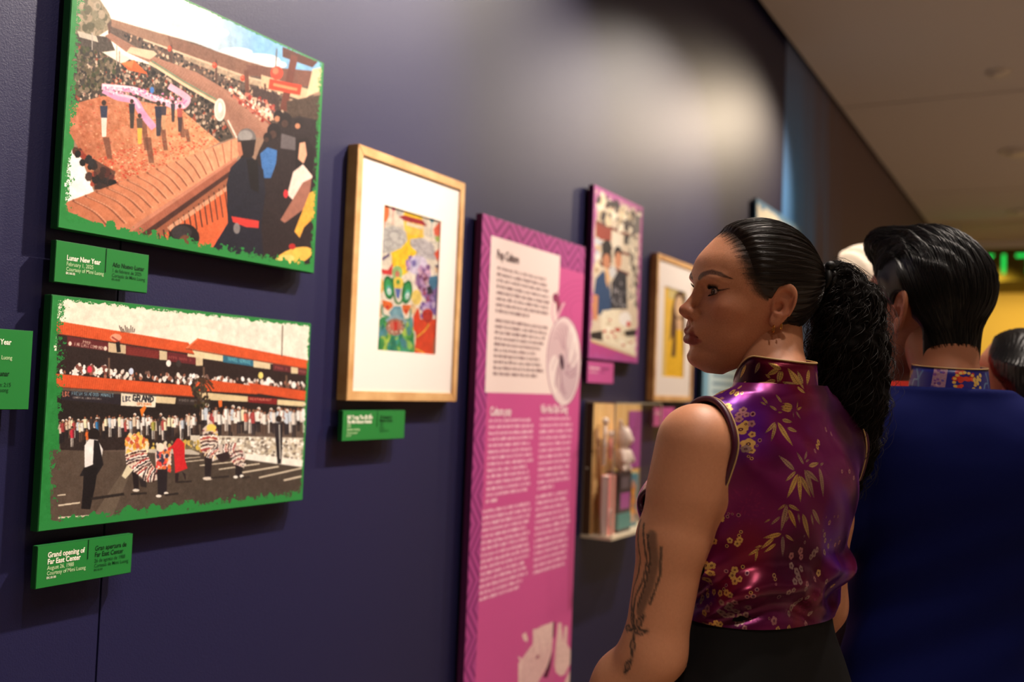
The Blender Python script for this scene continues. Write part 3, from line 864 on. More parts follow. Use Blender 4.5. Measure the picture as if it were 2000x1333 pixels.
    L([(888, 500), (884, 700)], 9, (84, 66, 52)); c.spots([(840, 520), (930, 520), (930, 640), (850, 640)], 50, 7, [(40, 38, 28), (76, 70, 46), (58, 44, 34)])
    # stone wall
    P([(830, 775), (1430, 790), (1425, 945), (1130, 900), (830, 830)], (214, 204, 186), jit=30)
    c.spots([(960, 790), (1425, 792), (1420, 905), (1130, 875), (970, 840)], 330, 9, [(236, 230, 216), (170, 158, 140), (120, 108, 96), (246, 242, 232), (200, 186, 160)], .8)
    P([(1030, 862), (1130, 872), (1425, 905), (1420, 945), (1120, 905), (1030, 885)], (240, 234, 222))
    c.spots([(610, 820), (890, 800), (890, 860), (620, 850)], 60, 9, [(210, 180, 80), (190, 160, 90), (120, 110, 80), (226, 214, 190)])
    P([(608, 848), (830, 850), (880, 870), (870, 885), (610, 868)], (196, 186, 170))
    # asphalt
    c.grad([(90, 850), (620, 868), (900, 880), (1130, 905), (1430, 945), (1430, 1130), (100, 1290)], (86, 72, 62), (300, 880), (72, 62, 54), (900, 1100), 16)
    P([(320, 1200), (480, 960), (520, 960), (420, 1210)], (120, 106, 90), .5)
    for (x0, y0, x1, y1, w) in [(980, 955, 1190, 925, 7), (1080, 975, 1290, 940, 8), (1190, 998, 1425, 945, 8), (1320, 1012, 1425, 988, 9), (880, 935, 1060, 915, 6), (760, 920, 900, 905, 5), (770, 900, 880, 890, 4), (140, 1145, 250, 1130, 9), (140, 1210, 300, 1200, 10), (135, 1092, 175, 1088, 7)]:
        L([(x0, y0), (x1, y1)], w, (214, 200, 176))
    # photographer in white shirt
    E(325, 772, 30, 34, (34, 26, 26)); P([(275, 830), (300, 795), (345, 800), (372, 850), (360, 940), (276, 945)], (238, 234, 230)); P([(325, 800), (350, 805), (375, 930), (340, 985), (250, 990), (270, 950), (320, 930)], (32, 28, 30))
    P([(272, 945), (345, 945), (330, 1050), (305, 1165), (258, 1162), (268, 1050)], (26, 22, 24)); L([(310, 1110), (480, 1085)], 14, (40, 34, 32))
    # lion dancers
    P([(490, 800), (560, 770), (600, 800), (600, 880), (650, 960), (660, 1010), (600, 1020), (520, 950), (490, 880)], (226, 206, 190), jit=20)
    c.spots([(490, 780), (560, 765), (610, 800), (610, 860), (500, 870)], 80, 9, [(232, 190, 90), (220, 150, 60), (240, 220, 180), (200, 90, 60)])
    def shaggy(path, wid, rows, cols, r=7):
        pt = np.asarray(path, float); wd = np.asarray(wid, float)
        tt = np.linspace(0, len(pt) - 1, rows)
        for i, t in enumerate(tt):
            x = np.interp(t, range(len(pt)), pt[:, 0]); y = np.interp(t, range(len(pt)), pt[:, 1]); w = np.interp(t, range(len(pt)), wd)
            k = min(int(t), len(pt) - 2); d = pt[k + 1] - pt[k]; d /= np.hypot(*d); nrm = np.array([-d[1], d[0]])
            col = cols[i % len(cols)]
            for u in np.linspace(-1, 1, max(4, int(w / 4))):
                q = np.array([x, y]) + nrm * w * u + d * (6 * u * u + c.rng.uniform(-3, 3))
                E(q[0], q[1], r * c.rng.uniform(.5, .9), r * c.rng.uniform(.6, 1.1), np.array(col) + c.rng.uniform(-20, 20), n=7)
    SH_ = [(240, 228, 214), (70, 36, 36), (236, 214, 190), (160, 50, 46), (244, 236, 226), (50, 40, 42)]
    shaggy([(540, 860), (556, 920), (590, 970), (640, 990)], [52, 58, 46, 26], 26, SH_)
    shaggy([(690, 860), (690, 960)], [36, 34], 12, [(226, 210, 196), (206, 70, 56), (240, 226, 210), (60, 60, 90), (226, 140, 60)])
    for k in range(0):
        c.curve([(500 + k * 6, 860 + k * 10), (540 + k * 8, 868 + k * 9), (590 + k * 5, 850 + k * 10)], 4.5, (120, 40, 44) if k % 2 else (40, 30, 34))
    P([(645, 870), (690, 820), (730, 860), (725, 960), (650, 955)], (230, 196, 180)); c.spots([(645, 860), (720, 850), (725, 960), (650, 955)], 60, 8, [(216, 70, 60), (240, 200, 190), (60, 60, 80), (226, 120, 60)])
    E(672, 840, 20, 24, (240, 222, 200)); P([(470, 990), (500, 930), (530, 960), (490, 1005)], (226, 214, 180))
    P([(525, 965), (560, 985), (560, 1065), (535, 1065)], (34, 26, 28)); P([(560, 1000), (600, 1020), (600, 1050), (570, 1045)], (40, 34, 36)); P([(655, 955), (710, 955), (705, 1085), (660, 1090)], (38, 32, 36))
    E(545, 1065, 18, 8, (230, 220, 206)); E(664, 1095, 15, 8, (240, 232, 220)); E(703, 1080, 12, 7, (240, 232, 220)); L([(520, 1085), (600, 1080)], 10, (40, 34, 32)); L([(700, 1090), (765, 1082)], 10, (40, 34, 32))
    P([(735, 830), (765, 785), (800, 820), (800, 900), (815, 950), (750, 975), (745, 890)], (206, 40, 44), jit=14); E(762, 778, 14, 15, (46, 34, 32)); L([(745, 830), (715, 850)], 12, (206, 40, 44))
    P([(750, 975), (770, 975), (765, 1025), (750, 1025)], (40, 30, 32)); P([(785, 965), (805, 980), (805, 1015)], (40, 30, 32)); L([(760, 1022), (835, 1018)], 8, (40, 34, 32))
    P([(895, 740), (940, 700), (975, 760), (960, 830), (1060, 820), (1120, 880), (1110, 950), (1060, 930), (1040, 870), (980, 900), (930, 920), (890, 860)], (206, 190, 178), jit=20)
    c.spots([(895, 740), (975, 745), (960, 900), (895, 900)], 80, 8, [(60, 44, 44), (226, 200, 180), (130, 60, 60), (236, 196, 90)], .6)
    c.spots([(985, 850), (1110, 850), (1115, 945), (1060, 930)], 70, 7, [(60, 44, 44), (226, 200, 180), (150, 60, 70), (220, 214, 206)], .6)
    shaggy([(925, 770), (930, 850), (960, 880)], [40, 42, 24], 18, SH_[::-1]); shaggy([(1000, 850), (1060, 850), (1090, 930)], [22, 30, 26], 18, SH_[::-1], 6)
    E(940, 735, 26, 18, (232, 204, 96))
    P([(905, 890), (945, 900), (935, 1000), (905, 1000)], (40, 32, 34)); P([(1065, 930), (1105, 945), (1100, 990), (1065, 990)], (38, 32, 34)); P([(960, 880), (1030, 860), (1035, 900), (990, 920)], (50, 36, 38))
    E(920, 1003, 26, 9, (220, 206, 190)); E(1066, 995, 12, 8, (240, 236, 226)); E(1098, 990, 10, 8, (240, 236, 226)); L([(940, 1000), (1030, 992)], 10, (44, 38, 36)); L([(1100, 998), (1140, 995)], 8, (44, 38, 36))
    E(1292, 690, 16, 18, (44, 34, 32)); P([(1268, 710), (1315, 710), (1310, 800), (1275, 800)], (40, 36, 40)); P([(1275, 800), (1312, 800), (1305, 925), (1285, 925)], (36, 32, 36)); L([(1295, 720), (1300, 900)], 4, (226, 220, 210))
    c.soften(1, 2, 8)
    c.a += (fbm(c.H, c.W, 4, c.rng, 2)[..., None] - .5) * 14
    c.rough_border(GREEN, 62, 20, 16, 44, 13, .8)
    c.a[:26][(fbm(26, c.W, 30, c.rng, 4) + np.linspace(.3, -.3, 26)[:, None]) > .62] = np.array(GREEN)
    c.a[-64:][(fbm(64, c.W, 26, c.rng, 4) + np.linspace(-.4, .45, 64)[:, None]) > .52] = np.array(GREEN) + 3
    return c.image('opening_day_print')

mU = art_material('festival_print', art_upper(), 0.4, 0.4)
mL = art_material('opening_print', art_lower(), 0.45, 0.35)
wall_panel('photo_panel', 1.015, 1.631, 1.672, 2.126, 0.018, M['green_edge'], mU, 'large upper photo print of a crowd and pink dragon in a plaza, brushed green border', 'photo print')
wall_panel('photo_panel.001', 1.012, 1.63, 1.193, 1.566, 0.018, M['green_edge'], mL, 'lower photo print of lion dancers before a red tiled building, brushed green border', 'photo print')

# ---- caption plates
def caption(name, x0, x1, z0, z1, label, left, right, thick=0.012, bg='green_panel', edge='green_edge', split=None, yf=1.40, cat='caption plate', al='LEFT', inks=('white_ink', 'light_ink', 'dark_ink', 'mid_ink'), group=None):
    t = empty(name, ((x0 + x1) / 2, WALL_Y, (z0 + z1) / 2), label, cat, group)
    off = Vector(t.location)
    o = box('plate', x0, x1, yf, yf + thick, z0, z1, M[edge], t, bevel=0.001); o.location = -off
    o = face_quad('plate_face', x0 + .001, x1 - .001, z0 + .001, z1 - .001, yf - .0005, M[bg], t); o.location = -off
    o = box('mount', x0 + .03, x1 - .03, yf + thick, WALL_Y, z0 + .015, z1 - .015, M['black'], t); o.location = -off
    if split:
        o = box('divider', split[0], split[0] + .0012, yf - .0012, yf, split[1], z1 - .0008, M['dark_ink'], t); o.location = -off
    for (txts, k) in ((left, 0), (right, 2)):
        for (s_, x, z, size, b) in txts:
            o = text_mesh('lettering', s_, size, M[inks[k + (0 if b else 1)]], t, x, yf - .0009, z, bold=(.022 if k == 0 else .014) if b else 0.002, width=.80, align=al)
            o.location = -off
    return t
XL, XR = 1.014 + .0205, 1.014 + .108
caption('caption_plate', 1.014, 1.197, 1.586, 1.653, 'green caption plate just below the upper photo print, above the lower one',
        [('Lunar New Year', XL, 1.6235, .0118, 1), ('February 1, 2025', XL, 1.6145, .0092, 0), ('Courtesy of Mimi Luong', XL, 1.6063, .0090, 0), ('EX.1.8.132', XL, 1.6010, .0048, 1)],
        [('Año Nuevo Lunar', XR, 1.6235, .0112, 1), ('1 de febrero de 2025', XR, 1.6145, .0088, 0), ('Cortesía de Mimi Luong', XR, 1.6063, .0088, 0), ('EX.1.8.132', XR, 1.6010, .0048, 1)],
        split=(1.014 + .094, 1.612))
caption('caption_plate.001', 1.014, 1.196, 1.104, 1.171, 'lowest green caption plate, under the lower photo print',
        [('Grand opening of', XL - .002, 1.1510, .0118, 1), ('Far East Center', XL - .002, 1.1405, .0118, 1), ('August 26, 1988', XL - .002, 1.1315, .0092, 0), ('Courtesy of Mimi Luong', XL - .002, 1.1232, .0090, 0), ('EX.1.8.133', XL - .002, 1.1175, .0048, 1)],
        [('Gran apertura de', XR - .002, 1.1510, .0112, 1), ('Far East Center', XR - .002, 1.1405, .0112, 1), ('26 de agosto de 1988', XR - .002, 1.1315, .0088, 0), ('Cortesía de Mimi Luong', XR - .002, 1.1232, .0088, 0), ('EX.1.8.133', XR - .002, 1.1175, .0048, 1)],
        split=(1.014 + .092, 1.139))
caption('caption_plate.002', 0.80, 0.984, 1.384, 1.506, 'tall green caption plate left of the lower photo print, cut by the picture edge',
        [('Lunar New Year', .9480, 1.4825, .0118, 1), ('Courtesy of Mimi Luong', .9510, 1.4600, .0090, 0)],
        [('Año Nuevo Lunar', .9480, 1.4350, .0112, 1), ('Duración: 2:15', .9520, 1.4190, .0088, 0), ('Cortesía de Mimi Luong', .9480, 1.4110, .0088, 0)], al='RIGHT')
caption('caption_plate.003', 1.75, 1.988, 1.313, 1.381, 'green caption plate under the wooden framed lion dance drawing',
        [('Mở Trung Thu đã đến', 1.766, 1.3615, .0125, 1), ('The Mid Autumn Festival', 1.766, 1.3520, .0110, 1), ('2022', 1.766, 1.344, .0088, 0), ('Student drawing', 1.766, 1.3360, .0088, 0), ('Colored pencil', 1.766, 1.3285, .0080, 0), ('EX.1.8', 1.766, 1.3225, .0070, 0)],
        [('El Festival de', 1.887, 1.3615, .0112, 1), ('Medio Otoño', 1.887, 1.3535, .0112, 1), ('2022', 1.887, 1.3455, .0085, 0), ('Dibujo', 1.887, 1.338, .0085, 0), ('Lápiz de color', 1.887, 1.331, .0080, 0)],
        split=(1.876, 1.343))

# ---- framed lion dance drawing
M['oak'] = new_mat('pale_oak', (206, 160, 104), 0.5, 0.3)
noise_color(M['oak'], (188, 138, 84), (222, 180, 124), 14, 5, (1, 1, 1), .3, .7)
M['mat_board'] = new_mat('white_mat_board', (244, 234, 226), 0.8, 0.2)
M['glass'] = new_mat('picture_glass', (255, 255, 255), 0.02, 0.5)
M['glass'].node_tree.nodes.clear()
_nt = M['glass'].node_tree
_o = _nt.nodes.new('ShaderNodeOutputMaterial'); _mxs = _nt.nodes.new('ShaderNodeMixShader'); _t = _nt.nodes.new('ShaderNodeBsdfTransparent'); _g = _nt.nodes.new('ShaderNodeBsdfGlossy'); _lw = _nt.nodes.new('ShaderNodeLayerWeight')
_pw = _nt.nodes.new('ShaderNodeMath'); _pw.operation = 'POWER'; _pw.inputs[1].default_value = 5.0
_mr = _nt.nodes.new('ShaderNodeMapRange'); _mr.inputs['To Min'].default_value = .05; _mr.inputs['To Max'].default_value = .9
_g.inputs['Roughness'].default_value = 0.04; _lw.inputs['Blend'].default_value = 0.5
_nt.links.new(_lw.outputs['Facing'], _pw.inputs[0]); _nt.links.new(_pw.outputs[0], _mr.inputs['Value']); _nt.links.new(_mr.outputs[0], _mxs.inputs[0])
_nt.links.new(_t.outputs[0], _mxs.inputs[1]); _nt.links.new(_g.outputs[0], _mxs.inputs[2]); _nt.links.new(_mxs.outputs[0], _o.inputs[0])

def framed_picture(name, x0, x1, z0, z1, label, art_mat, ax0, ax1, az0, az1, bar=0.022, depth=0.032):
    t = empty(name, ((x0 + x1) / 2, WALL_Y, (z0 + z1) / 2), label, 'framed picture')
    off = Vector(t.location)
    yf = 1.40
    def miter(p, q, ip, iq):
        bm = bmesh.new()
        vs_ = []
        for y in (yf, WALL_Y - .0005):
            vs_.append([bm.verts.new((a[0], y, a[1])) for a in (p, q, iq, ip)])
        bm.faces.new(vs_[0]); bm.faces.new(list(reversed(vs_[1])))
        for i in range(4):
            bm.faces.new((vs_[0][i], vs_[1][i], vs_[1][(i + 1) % 4], vs_[0][(i + 1) % 4]))
        bmesh.ops.recalc_face_normals(bm, faces=bm.faces)
        bmesh.ops.bevel(bm, geom=list(bm.edges), offset=.0012, segments=2, affect='EDGES')
        o = bm_obj('frame_bar', bm, M['oak'], t); o.location = -off
    a, b, c_, d = (x0, z0), (x1, z0), (x1, z1), (x0, z1)
    i = bar
    ia, ib, ic, id_ = (x0 + i, z0 + i), (x1 - i, z0 + i), (x1 - i, z1 - i), (x0 + i, z1 - i)
    miter(a, b, ia, ib); miter(b, c_, ib, ic); miter(c_, d, ic, id_); miter(d, a, id_, ia)
    o = face_quad('drawing', ax0 - .003, ax1 + .003, az0 - .003, az1 + .003, yf + .0075, art_mat, t); o.location = -off
    bm = bmesh.new()          # mat board with a window cut in it
    for (u0, u1, w0, w1) in ((x0 + i * .6, ax0, z0 + i * .6, z1 - i * .6), (ax1, x1 - i * .6, z0 + i * .6, z1 - i * .6), (ax0, ax1, az1, z1 - i * .6), (ax0, ax1, z0 + i * .6, az0)):
        box_bm(bm, u0, u1, yf + .0045, yf + .0072, w0, w1)
    o = bm_obj('mat_board', bm, M['mat_board'], t); o.location = -off
    o = face_quad('glass_pane', x0 + i * .8, x1 - i * .8, z0 + i * .8, z1 - i * .8, yf + .0028, M['glass'], t); o.location = -off
    return t

def art_drawing():
    ax = on_wall(np.array([742, 868]), np.array([393, 420]), 1.41)
    c = Art(1.8735, 2.1165, 1.522, 1.864, 560, 790, 1.41, (240, 226, 206), 9)
    c.src = (720, 380, .24768)
    P, E, L = c.poly, c.ell, c.line
    P([(40, 30), (620, 150), (620, 560), (40, 560)], (232, 220, 200), jit=26)
    E(125, 145, 34, 82, (236, 124, 70), jit=20); L([(122, 225), (112, 400)], 6, (220, 100, 80)); E(195, 100, 18, 40, (206, 60, 100)); L([(190, 140), (186, 250)], 5, (226, 130, 110)); E(490, 190, 22, 40, (70, 140, 160)); L([(490, 225), (480, 340)], 5, (120, 150, 160)); E(242, 142, 26, 36, (190, 186, 180))
    P([(285, 120), (400, 140), (420, 220), (265, 190)], (248, 204, 60), jit=16); P([(230, 185), (280, 175), (420, 215), (452, 258), (400, 250), (280, 215)], (168, 50, 60)); P([(270, 215), (420, 250), (425, 345), (280, 320)], (246, 204, 90), jit=20); L([(300, 240), (410, 270)], 26, (240, 226, 200)); 
    P([(130, 300), (430, 340), (420, 420), (360, 480), (300, 620), (250, 650), (180, 560), (180, 500)], (250, 206, 50), jit=24)
    P([(90, 280), (190, 255), (290, 300), (300, 370), (250, 430), (160, 470), (80, 460), (80, 350)], (196, 192, 186), jit=24); P([(320, 360), (420, 345), (500, 400), (520, 520), (430, 510), (330, 420)], (198, 190, 190), jit=24)
    for (x, y, r) in [(120, 310, 40), (200, 330, 46), (150, 390, 40), (240, 380, 36), (120, 440, 30), (350, 390, 30), (420, 410, 36), (470, 460, 36), (400, 470, 30), (210, 280, 30), (500, 400, 26)]:
        t = np.linspace(0, 5.2, 12) + r
        c.curve(np.stack([x + r * np.cos(t), y + r * .7 * np.sin(t)], -1), 5, (140, 138, 140), .8, n=3)
    P([(100, 510), (160, 468), (162, 490), (110, 525)], (96, 80, 120)); P([(92, 590), (150, 600), (188, 545), (180, 640), (110, 630)], (216, 60, 60))
    P([(500, 280), (545, 230), (590, 290), (560, 340), (510, 330)], (232, 104, 76)); P([(510, 340), (575, 330), (580, 390), (520, 375)], (160, 180, 90)); P([(505, 470), (545, 430), (560, 490), (530, 530)], (228, 90, 64))
    E(375, 560, 80, 76, (216, 204, 226), jit=20); E(352, 545, 34, 40, (196, 190, 220)); E(350, 545, 18, 26, (120, 110, 170))
    c.spots([(290, 520), (330, 490), (320, 600), (295, 600)], 24, 8, [(150, 110, 180), (120, 90, 160), (210, 160, 210)]); c.spots([(390, 560), (460, 560), (480, 700), (440, 800), (370, 720)], 70, 15, [(150, 110, 160), (190, 150, 190), (110, 80, 130), (216, 170, 190), (130, 70, 100)])
    c.spots([(420, 760), (520, 740), (550, 860), (430, 890)], 60, 14, [(130, 90, 150), (170, 140, 190), (150, 60, 90), (100, 90, 140)]); c.spots([(410, 860), (520, 860), (520, 960), (410, 960)], 50, 14, [(170, 140, 200), (130, 100, 170), (200, 180, 210)])
    P([(470, 650), (530, 640), (535, 720), (500, 760), (460, 700)], (76, 124, 156)); P([(450, 730), (480, 720), (500, 780), (455, 790)], (50, 50, 60)); E(535, 590, 26, 34, (226, 186, 150)); P([(510, 565), (550, 550), (555, 610)], (60, 50, 90)); c.spots([(540, 770), (570, 770), (560, 900), (530, 860)], 20, 10, [(160, 70, 110), (226, 190, 80)])
    E(370, 810, 40, 60, (236, 206, 110), jit=30); E(345, 900, 24, 40, (230, 196, 150)); E(90, 720, 30, 60, (236, 190, 100), jit=40); P([(55, 850), (90, 830), (100, 960), (50, 980)], (216, 170, 110)); E(72, 860, 14, 22, (50, 50, 60))
    # green lion: generic dancing lion costume
    P([(50, 1010), (110, 960), (330, 980), (350, 1120), (360, 1290), (30, 1250)], (60, 150, 90), jit=50)
    c.spots([(50, 1020), (330, 1000), (350, 1280), (40, 1240)], 120, 22, [(40, 140, 80), (130, 190, 80), (60, 160, 130), (190, 206, 80), (30, 110, 90), (80, 140, 170)], 1.8, .7)
    E(222, 620, 40, 56, (150, 190, 120)); E(222, 630, 18, 26, (200, 120, 100)); E(228, 700, 42, 48, (236, 206, 80)); E(228, 690, 14, 18, (90, 150, 70)); P([(205, 740), (250, 745), (235, 820), (215, 810)], (90, 110, 180))
    for (x, y, a) in [(155, 735, -.1), (296, 770, .15)]:
        E(x, y, 40, 92, (30, 112, 60), ang=a); E(x, y, 30, 72, (60, 160, 90), ang=a); E(x + 3, y + 20, 21, 40, (90, 180, 160), ang=a); E(x + 4, y + 30, 14, 26, (236, 240, 236), ang=a); E(x + 4, y + 34, 5, 12, (120, 170, 160), ang=a)
    c.curve([(185, 660), (195, 780), (215, 850), (250, 850), (268, 790), (275, 700)], 14, (40, 120, 60)); P([(105, 830), (180, 850), (190, 880), (150, 915), (110, 880)], (228, 110, 50)); P([(260, 870), (325, 870), (320, 900), (290, 950), (262, 910)], (228, 110, 50)); E(145, 885, 12, 16, (190, 50, 40)); E(290, 915, 10, 16, (190, 50, 40))
    c.curve([(105, 870), (110, 940), (160, 960)], 10, (50, 140, 110)); c.curve([(325, 900), (318, 970), (280, 990)], 10, (50, 140, 110))
    P([(160, 930), (195, 880), (250, 880), (275, 970), (180, 985)], (110, 160, 180), jit=20); E(215, 930, 40, 34, (130, 176, 190)); c.curve([(140, 990), (210, 960), (290, 1000)], 26, (150, 180, 190))
    E(205, 1040, 72, 66, (170, 120, 100)); c.spots([(140, 990), (270, 990), (270, 1090), (150, 1100)], 60, 7, [(220, 206, 180), (130, 90, 80), (196, 150, 130)]); E(208, 1030, 46, 40, (206, 110, 90)); P([(195, 1000), (222, 1000), (218, 1070), (200, 1070)], (206, 50, 40))
    # figure in a red robe
    P([(345, 960), (385, 890), (400, 980), (520, 980), (530, 1100), (490, 1290), (350, 1280), (365, 1110)], (226, 76, 44), jit=20); P([(345, 960), (380, 890), (395, 1000), (370, 1090), (345, 1060)], (226, 70, 40)); E(455, 950, 42, 52, (196, 60, 50)); c.curve([(425, 985), (455, 1000), (485, 985)], 6, (120, 30, 34)); E(440, 935, 8, 6, (120, 30, 34)); E(472, 935, 8, 6, (120, 30, 34))
    c.curve([(465, 1020), (430, 1070), (370, 1120)], 12, (240, 176, 60)); c.curve([(360, 1210), (420, 1240), (440, 1290)], 12, (240, 176, 60)); c.curve([(420, 1250), (480, 1255)], 10, (240, 176, 60)); P([(500, 1130), (550, 1130), (548, 1290), (490, 1290)], (190, 110, 80), jit=40)
    c.soften(1, 2, 16)
    c.a *= .84
    return c.image('lion_dance_drawing')
mD = art_material('lion_dance_art', art_drawing(), 0.8, 0.1)
framed_picture('framed_picture', 1.761, 2.219, 1.403, 1.982, 'pale oak frame holding a lion dance drawing in a wide white mat', mD, 1.8735, 2.1165, 1.522, 1.864)

# ---- tall purple text panel
def art_purple():
    c = Art(2.311, 2.976, 0.36, 1.919, 760, 1782, 1.40, (206, 84, 148), 13)
    H, W = c.H, c.W
    s_ = W / .665
    bx, bt = int(.062 * s_), int(.088 * s_)
    Y, X = np.mgrid[0:H, 0:W]
    per = 176.0
    zig = np.abs(((X / per) % 1) - .5) * per * .9
    top = ((Y + zig) % 40) < 14
    zig2 = np.abs(((Y / per) % 1) - .5) * per
    left = ((X + zig2 * .8) % 34) < 12
    base = np.array((176, 70, 140)); dk = np.array((124, 36, 102))
    m_top = (Y < bt); m_left = (X < bx) & ~m_top
    c.a[m_top] = base; c.a[m_left] = base
    c.a[m_top & top] = dk; c.a[m_left & left] = dk
    c.src = (0, 0, 1)
    # pale title block: x 2.39-2.81 of the panel, down to z 1.43
    def R(x0, x1, z0, z1, col, alpha=1.0):
        u0, u1 = int((x0 - c.x0) / (c.x1 - c.x0) * W), int((x1 - c.x0) / (c.x1 - c.x0) * W)
        v0, v1 = int((c.z1 - z1) / (c.z1 - c.z0) * H), int((c.z1 - z0) / (c.z1 - c.z0) * H)
        sub = c.a[v0:v1, u0:u1]
        sub[:] = sub * (1 - alpha) + np.array(col) * alpha
    q = c.to([(959, 459), (1094, 500), (1071, 771), (947, 766)])
    u0, u1, v0, v1 = int(q[[0, 3], 0].mean()), int(q[1, 0]), int(q[:2, 1].mean()), int(q[2:, 1].mean())
    c.a[v0:v1, u0:u1] = (246, 226, 220)
    for k in range(5):
        r = 60 + k * 28
        t = np.linspace(2.4, 6.2, 14)
        c.src = (890, 400, .3453)
        c.curve(np.stack([700 + r * .9 * np.cos(t), 600 + r * 1.0 * np.sin(t)], -1), 5, (184, 70, 132), .8, n=3)
    # pencil sketch of a round pendant on a cord
    c.src = (890, 400, .3453)
    P, E = c.poly, c.ell
    P([(560, 520), (575, 520), (600, 590), (575, 640), (590, 690)], (130, 40, 80)); E(565, 525, 18, 26, (140, 50, 90)); E(580, 555, 12, 20, (150, 60, 90)); c.curve([(612, 555), (590, 600), (575, 640)], 12, (226, 180, 190))
    E(612, 885, 96, 252, (236, 214, 214), ang=.02, n=40); E(590, 820, 66, 160, (216, 186, 190), ang=.1); E(640, 960, 52, 150, (206, 178, 186), ang=.1); E(660, 800, 34, 120, (244, 228, 224)); E(560, 960, 34, 110, (242, 224, 220)); E(600, 890, 12, 46, (70, 36, 60), ang=-.1)
    for k in range(26):
        a = c.rng.uniform(0, 6.28)
        c.curve([(612 + 80 * math.cos(a) * .9, 880 + 220 * math.sin(a) * .9), (612 + 50 * math.cos(a + .3), 880 + 150 * math.sin(a + .3)), (608 + 24 * math.cos(a + .8), 885 + 70 * math.sin(a + .8))], 4, (156, 110, 130), .6, n=4)
    t = np.linspace(0, 6.3, 30)
    c.curve(np.stack([612 + 96 * np.cos(t), 885 + 252 * np.sin(t)], -1), 5, (150, 90, 120), .8, n=2)
    # paragraphs: rows of short words
    def para(x0, x1s, z0, lines, pitch, h, col, alpha=.9):
        for i in range(lines):
            x = x0
            xe = x1s[i % len(x1s)]
            z = z0 - i * pitch
            while x < xe:
                n = c.rng.randint(2, 9)
                for k in range(n):
                    if x > xe: break
                    R(x, x + .0030, z, z + h * c.rng.uniform(.75, 1.25), col, alpha)
                    R(x, x + .0044, z + h * c.rng.choice([0, .45, .8]), z + h * (c.rng.choice([0, .45, .8]) + .25), col, alpha)
                    x += .0052
                x += .005
    pk = (250, 214, 226)
    DKI = (96, 56, 62)
    para(2.402, [2.70, 2.715, 2.722, 2.73, 2.732, 2.725, 2.728, 2.60], 1.776, 8, .0172, .0085, DKI)
    para(2.402, [2.725, 2.718, 2.71, 2.70, 2.68, 2.65, 2.68, 2.69, 2.71, 2.67], 1.628, 10, .0166, .0085, DKI)
    return c, R, para
c_, R_, para_ = art_purple()
# second dark paragraph, then the two pale columns below
DK, PK = (96, 56, 62), (252, 218, 228)
para_(2.392, [2.63, 2.655, 2.66, 2.655, 2.64, 2.65, 2.655, 2.66, 2.62, 2.64, 2.65, 2.645, 2.64, 2.45], 1.346, 14, .0172, .0085, PK)
para_(2.376, [2.655, 2.66, 2.655, 2.65, 2.63, 2.65, 2.64, 2.655, 2.66, 2.655, 2.63, 2.64, 2.65, 2.62, 2.60], 1.096, 15, .0172, .0085, PK)
para_(2.698, [2.905, 2.92, 2.93, 2.92, 2.925, 2.92, 2.92, 2.915, 2.92, 2.91, 2.92, 2.81], 1.348, 12, .0192, .0085, PK)
para_(2.692, [2.905, 2.90, 2.915, 2.92, 2.93, 2.93, 2.92, 2.91, 2.92, 2.92, 2.915, 2.92], 1.112, 13, .0190, .0085, PK)
# pale brush drawing at the foot of the panel
c_.src = (1000, 1190, .10726)
for q in [[(110, 1500), (110, 1000), (380, 640), (380, 380), (470, 360), (530, 320), (750, 240), (740, 560), (720, 800), (640, 1060), (560, 1200), (480, 1333), (480, 1500)],
          [(770, 1020), (800, 640), (840, 260), (900, 260), (930, 640), (960, 310), (1010, 320), (1000, 640), (1070, 760), (1060, 1000), (960, 1200), (880, 1230), (800, 1160)],
          [(180, 480), (250, 430), (290, 560), (270, 610), (210, 580)], [(100, 870), (140, 880), (180, 950), (150, 980)], [(960, 1333), (1060, 1100), (1060, 1500), (940, 1500)]]:
    c_.poly(q, (232, 196, 190), jit=40)
for k in range(24):
    x = 140 + k * 26
    c_.curve([(x, 1400), (x + 60, 1000), (x + 110, 560 + (k % 5) * 80)], 9, (190, 120, 140), .5, n=4)
c_.poly([(640, 1060), (740, 760), (700, 1080), (640, 1260), (560, 1250)], (84, 24, 50)); c_.poly([(750, 250), (790, 230), (770, 520), (735, 540)], (110, 30, 70)); c_.poly([(420, 900), (480, 840), (500, 880), (430, 920)], (150, 60, 90))
mP = art_material('purple_text_print', c_.image('purple_panel_print'), 0.5, 0.3)
M['purple_edge'] = new_mat('purple_panel_side', (84, 30, 78), 0.5, 0.3)
M['purple'] = new_mat('purple_print', (196, 84, 150), 0.5, 0.3)
M['heading_dark'] = new_mat('heading_dark_ink', (70, 36, 44), 0.6, 0.2)
M['heading_pale'] = new_mat('heading_pale_ink', (255, 226, 232), 0.6, 0.2)
tp, put = wall_panel('text_panel', 2.311, 2.976, 0.36, 1.919, 0.02, M['purple_edge'], mP, 'tall purple text panel with zigzag border and pale title block', 'text panel')
put(text_mesh('heading', 'Pop Culture', .036, M['heading_dark'], tp, 2.397, 1.3985, 1.806, .02, width=.72))
put(text_mesh('heading', 'Cultura pop', .034, M['heading_pale'], tp, 2.394, 1.3985, 1.366, .03, width=.72))
put(text_mesh('heading', 'Văn Hóa Đại Chúng', .034, M['heading_pale'], tp, 2.698, 1.3985, 1.372, .03, width=.66))

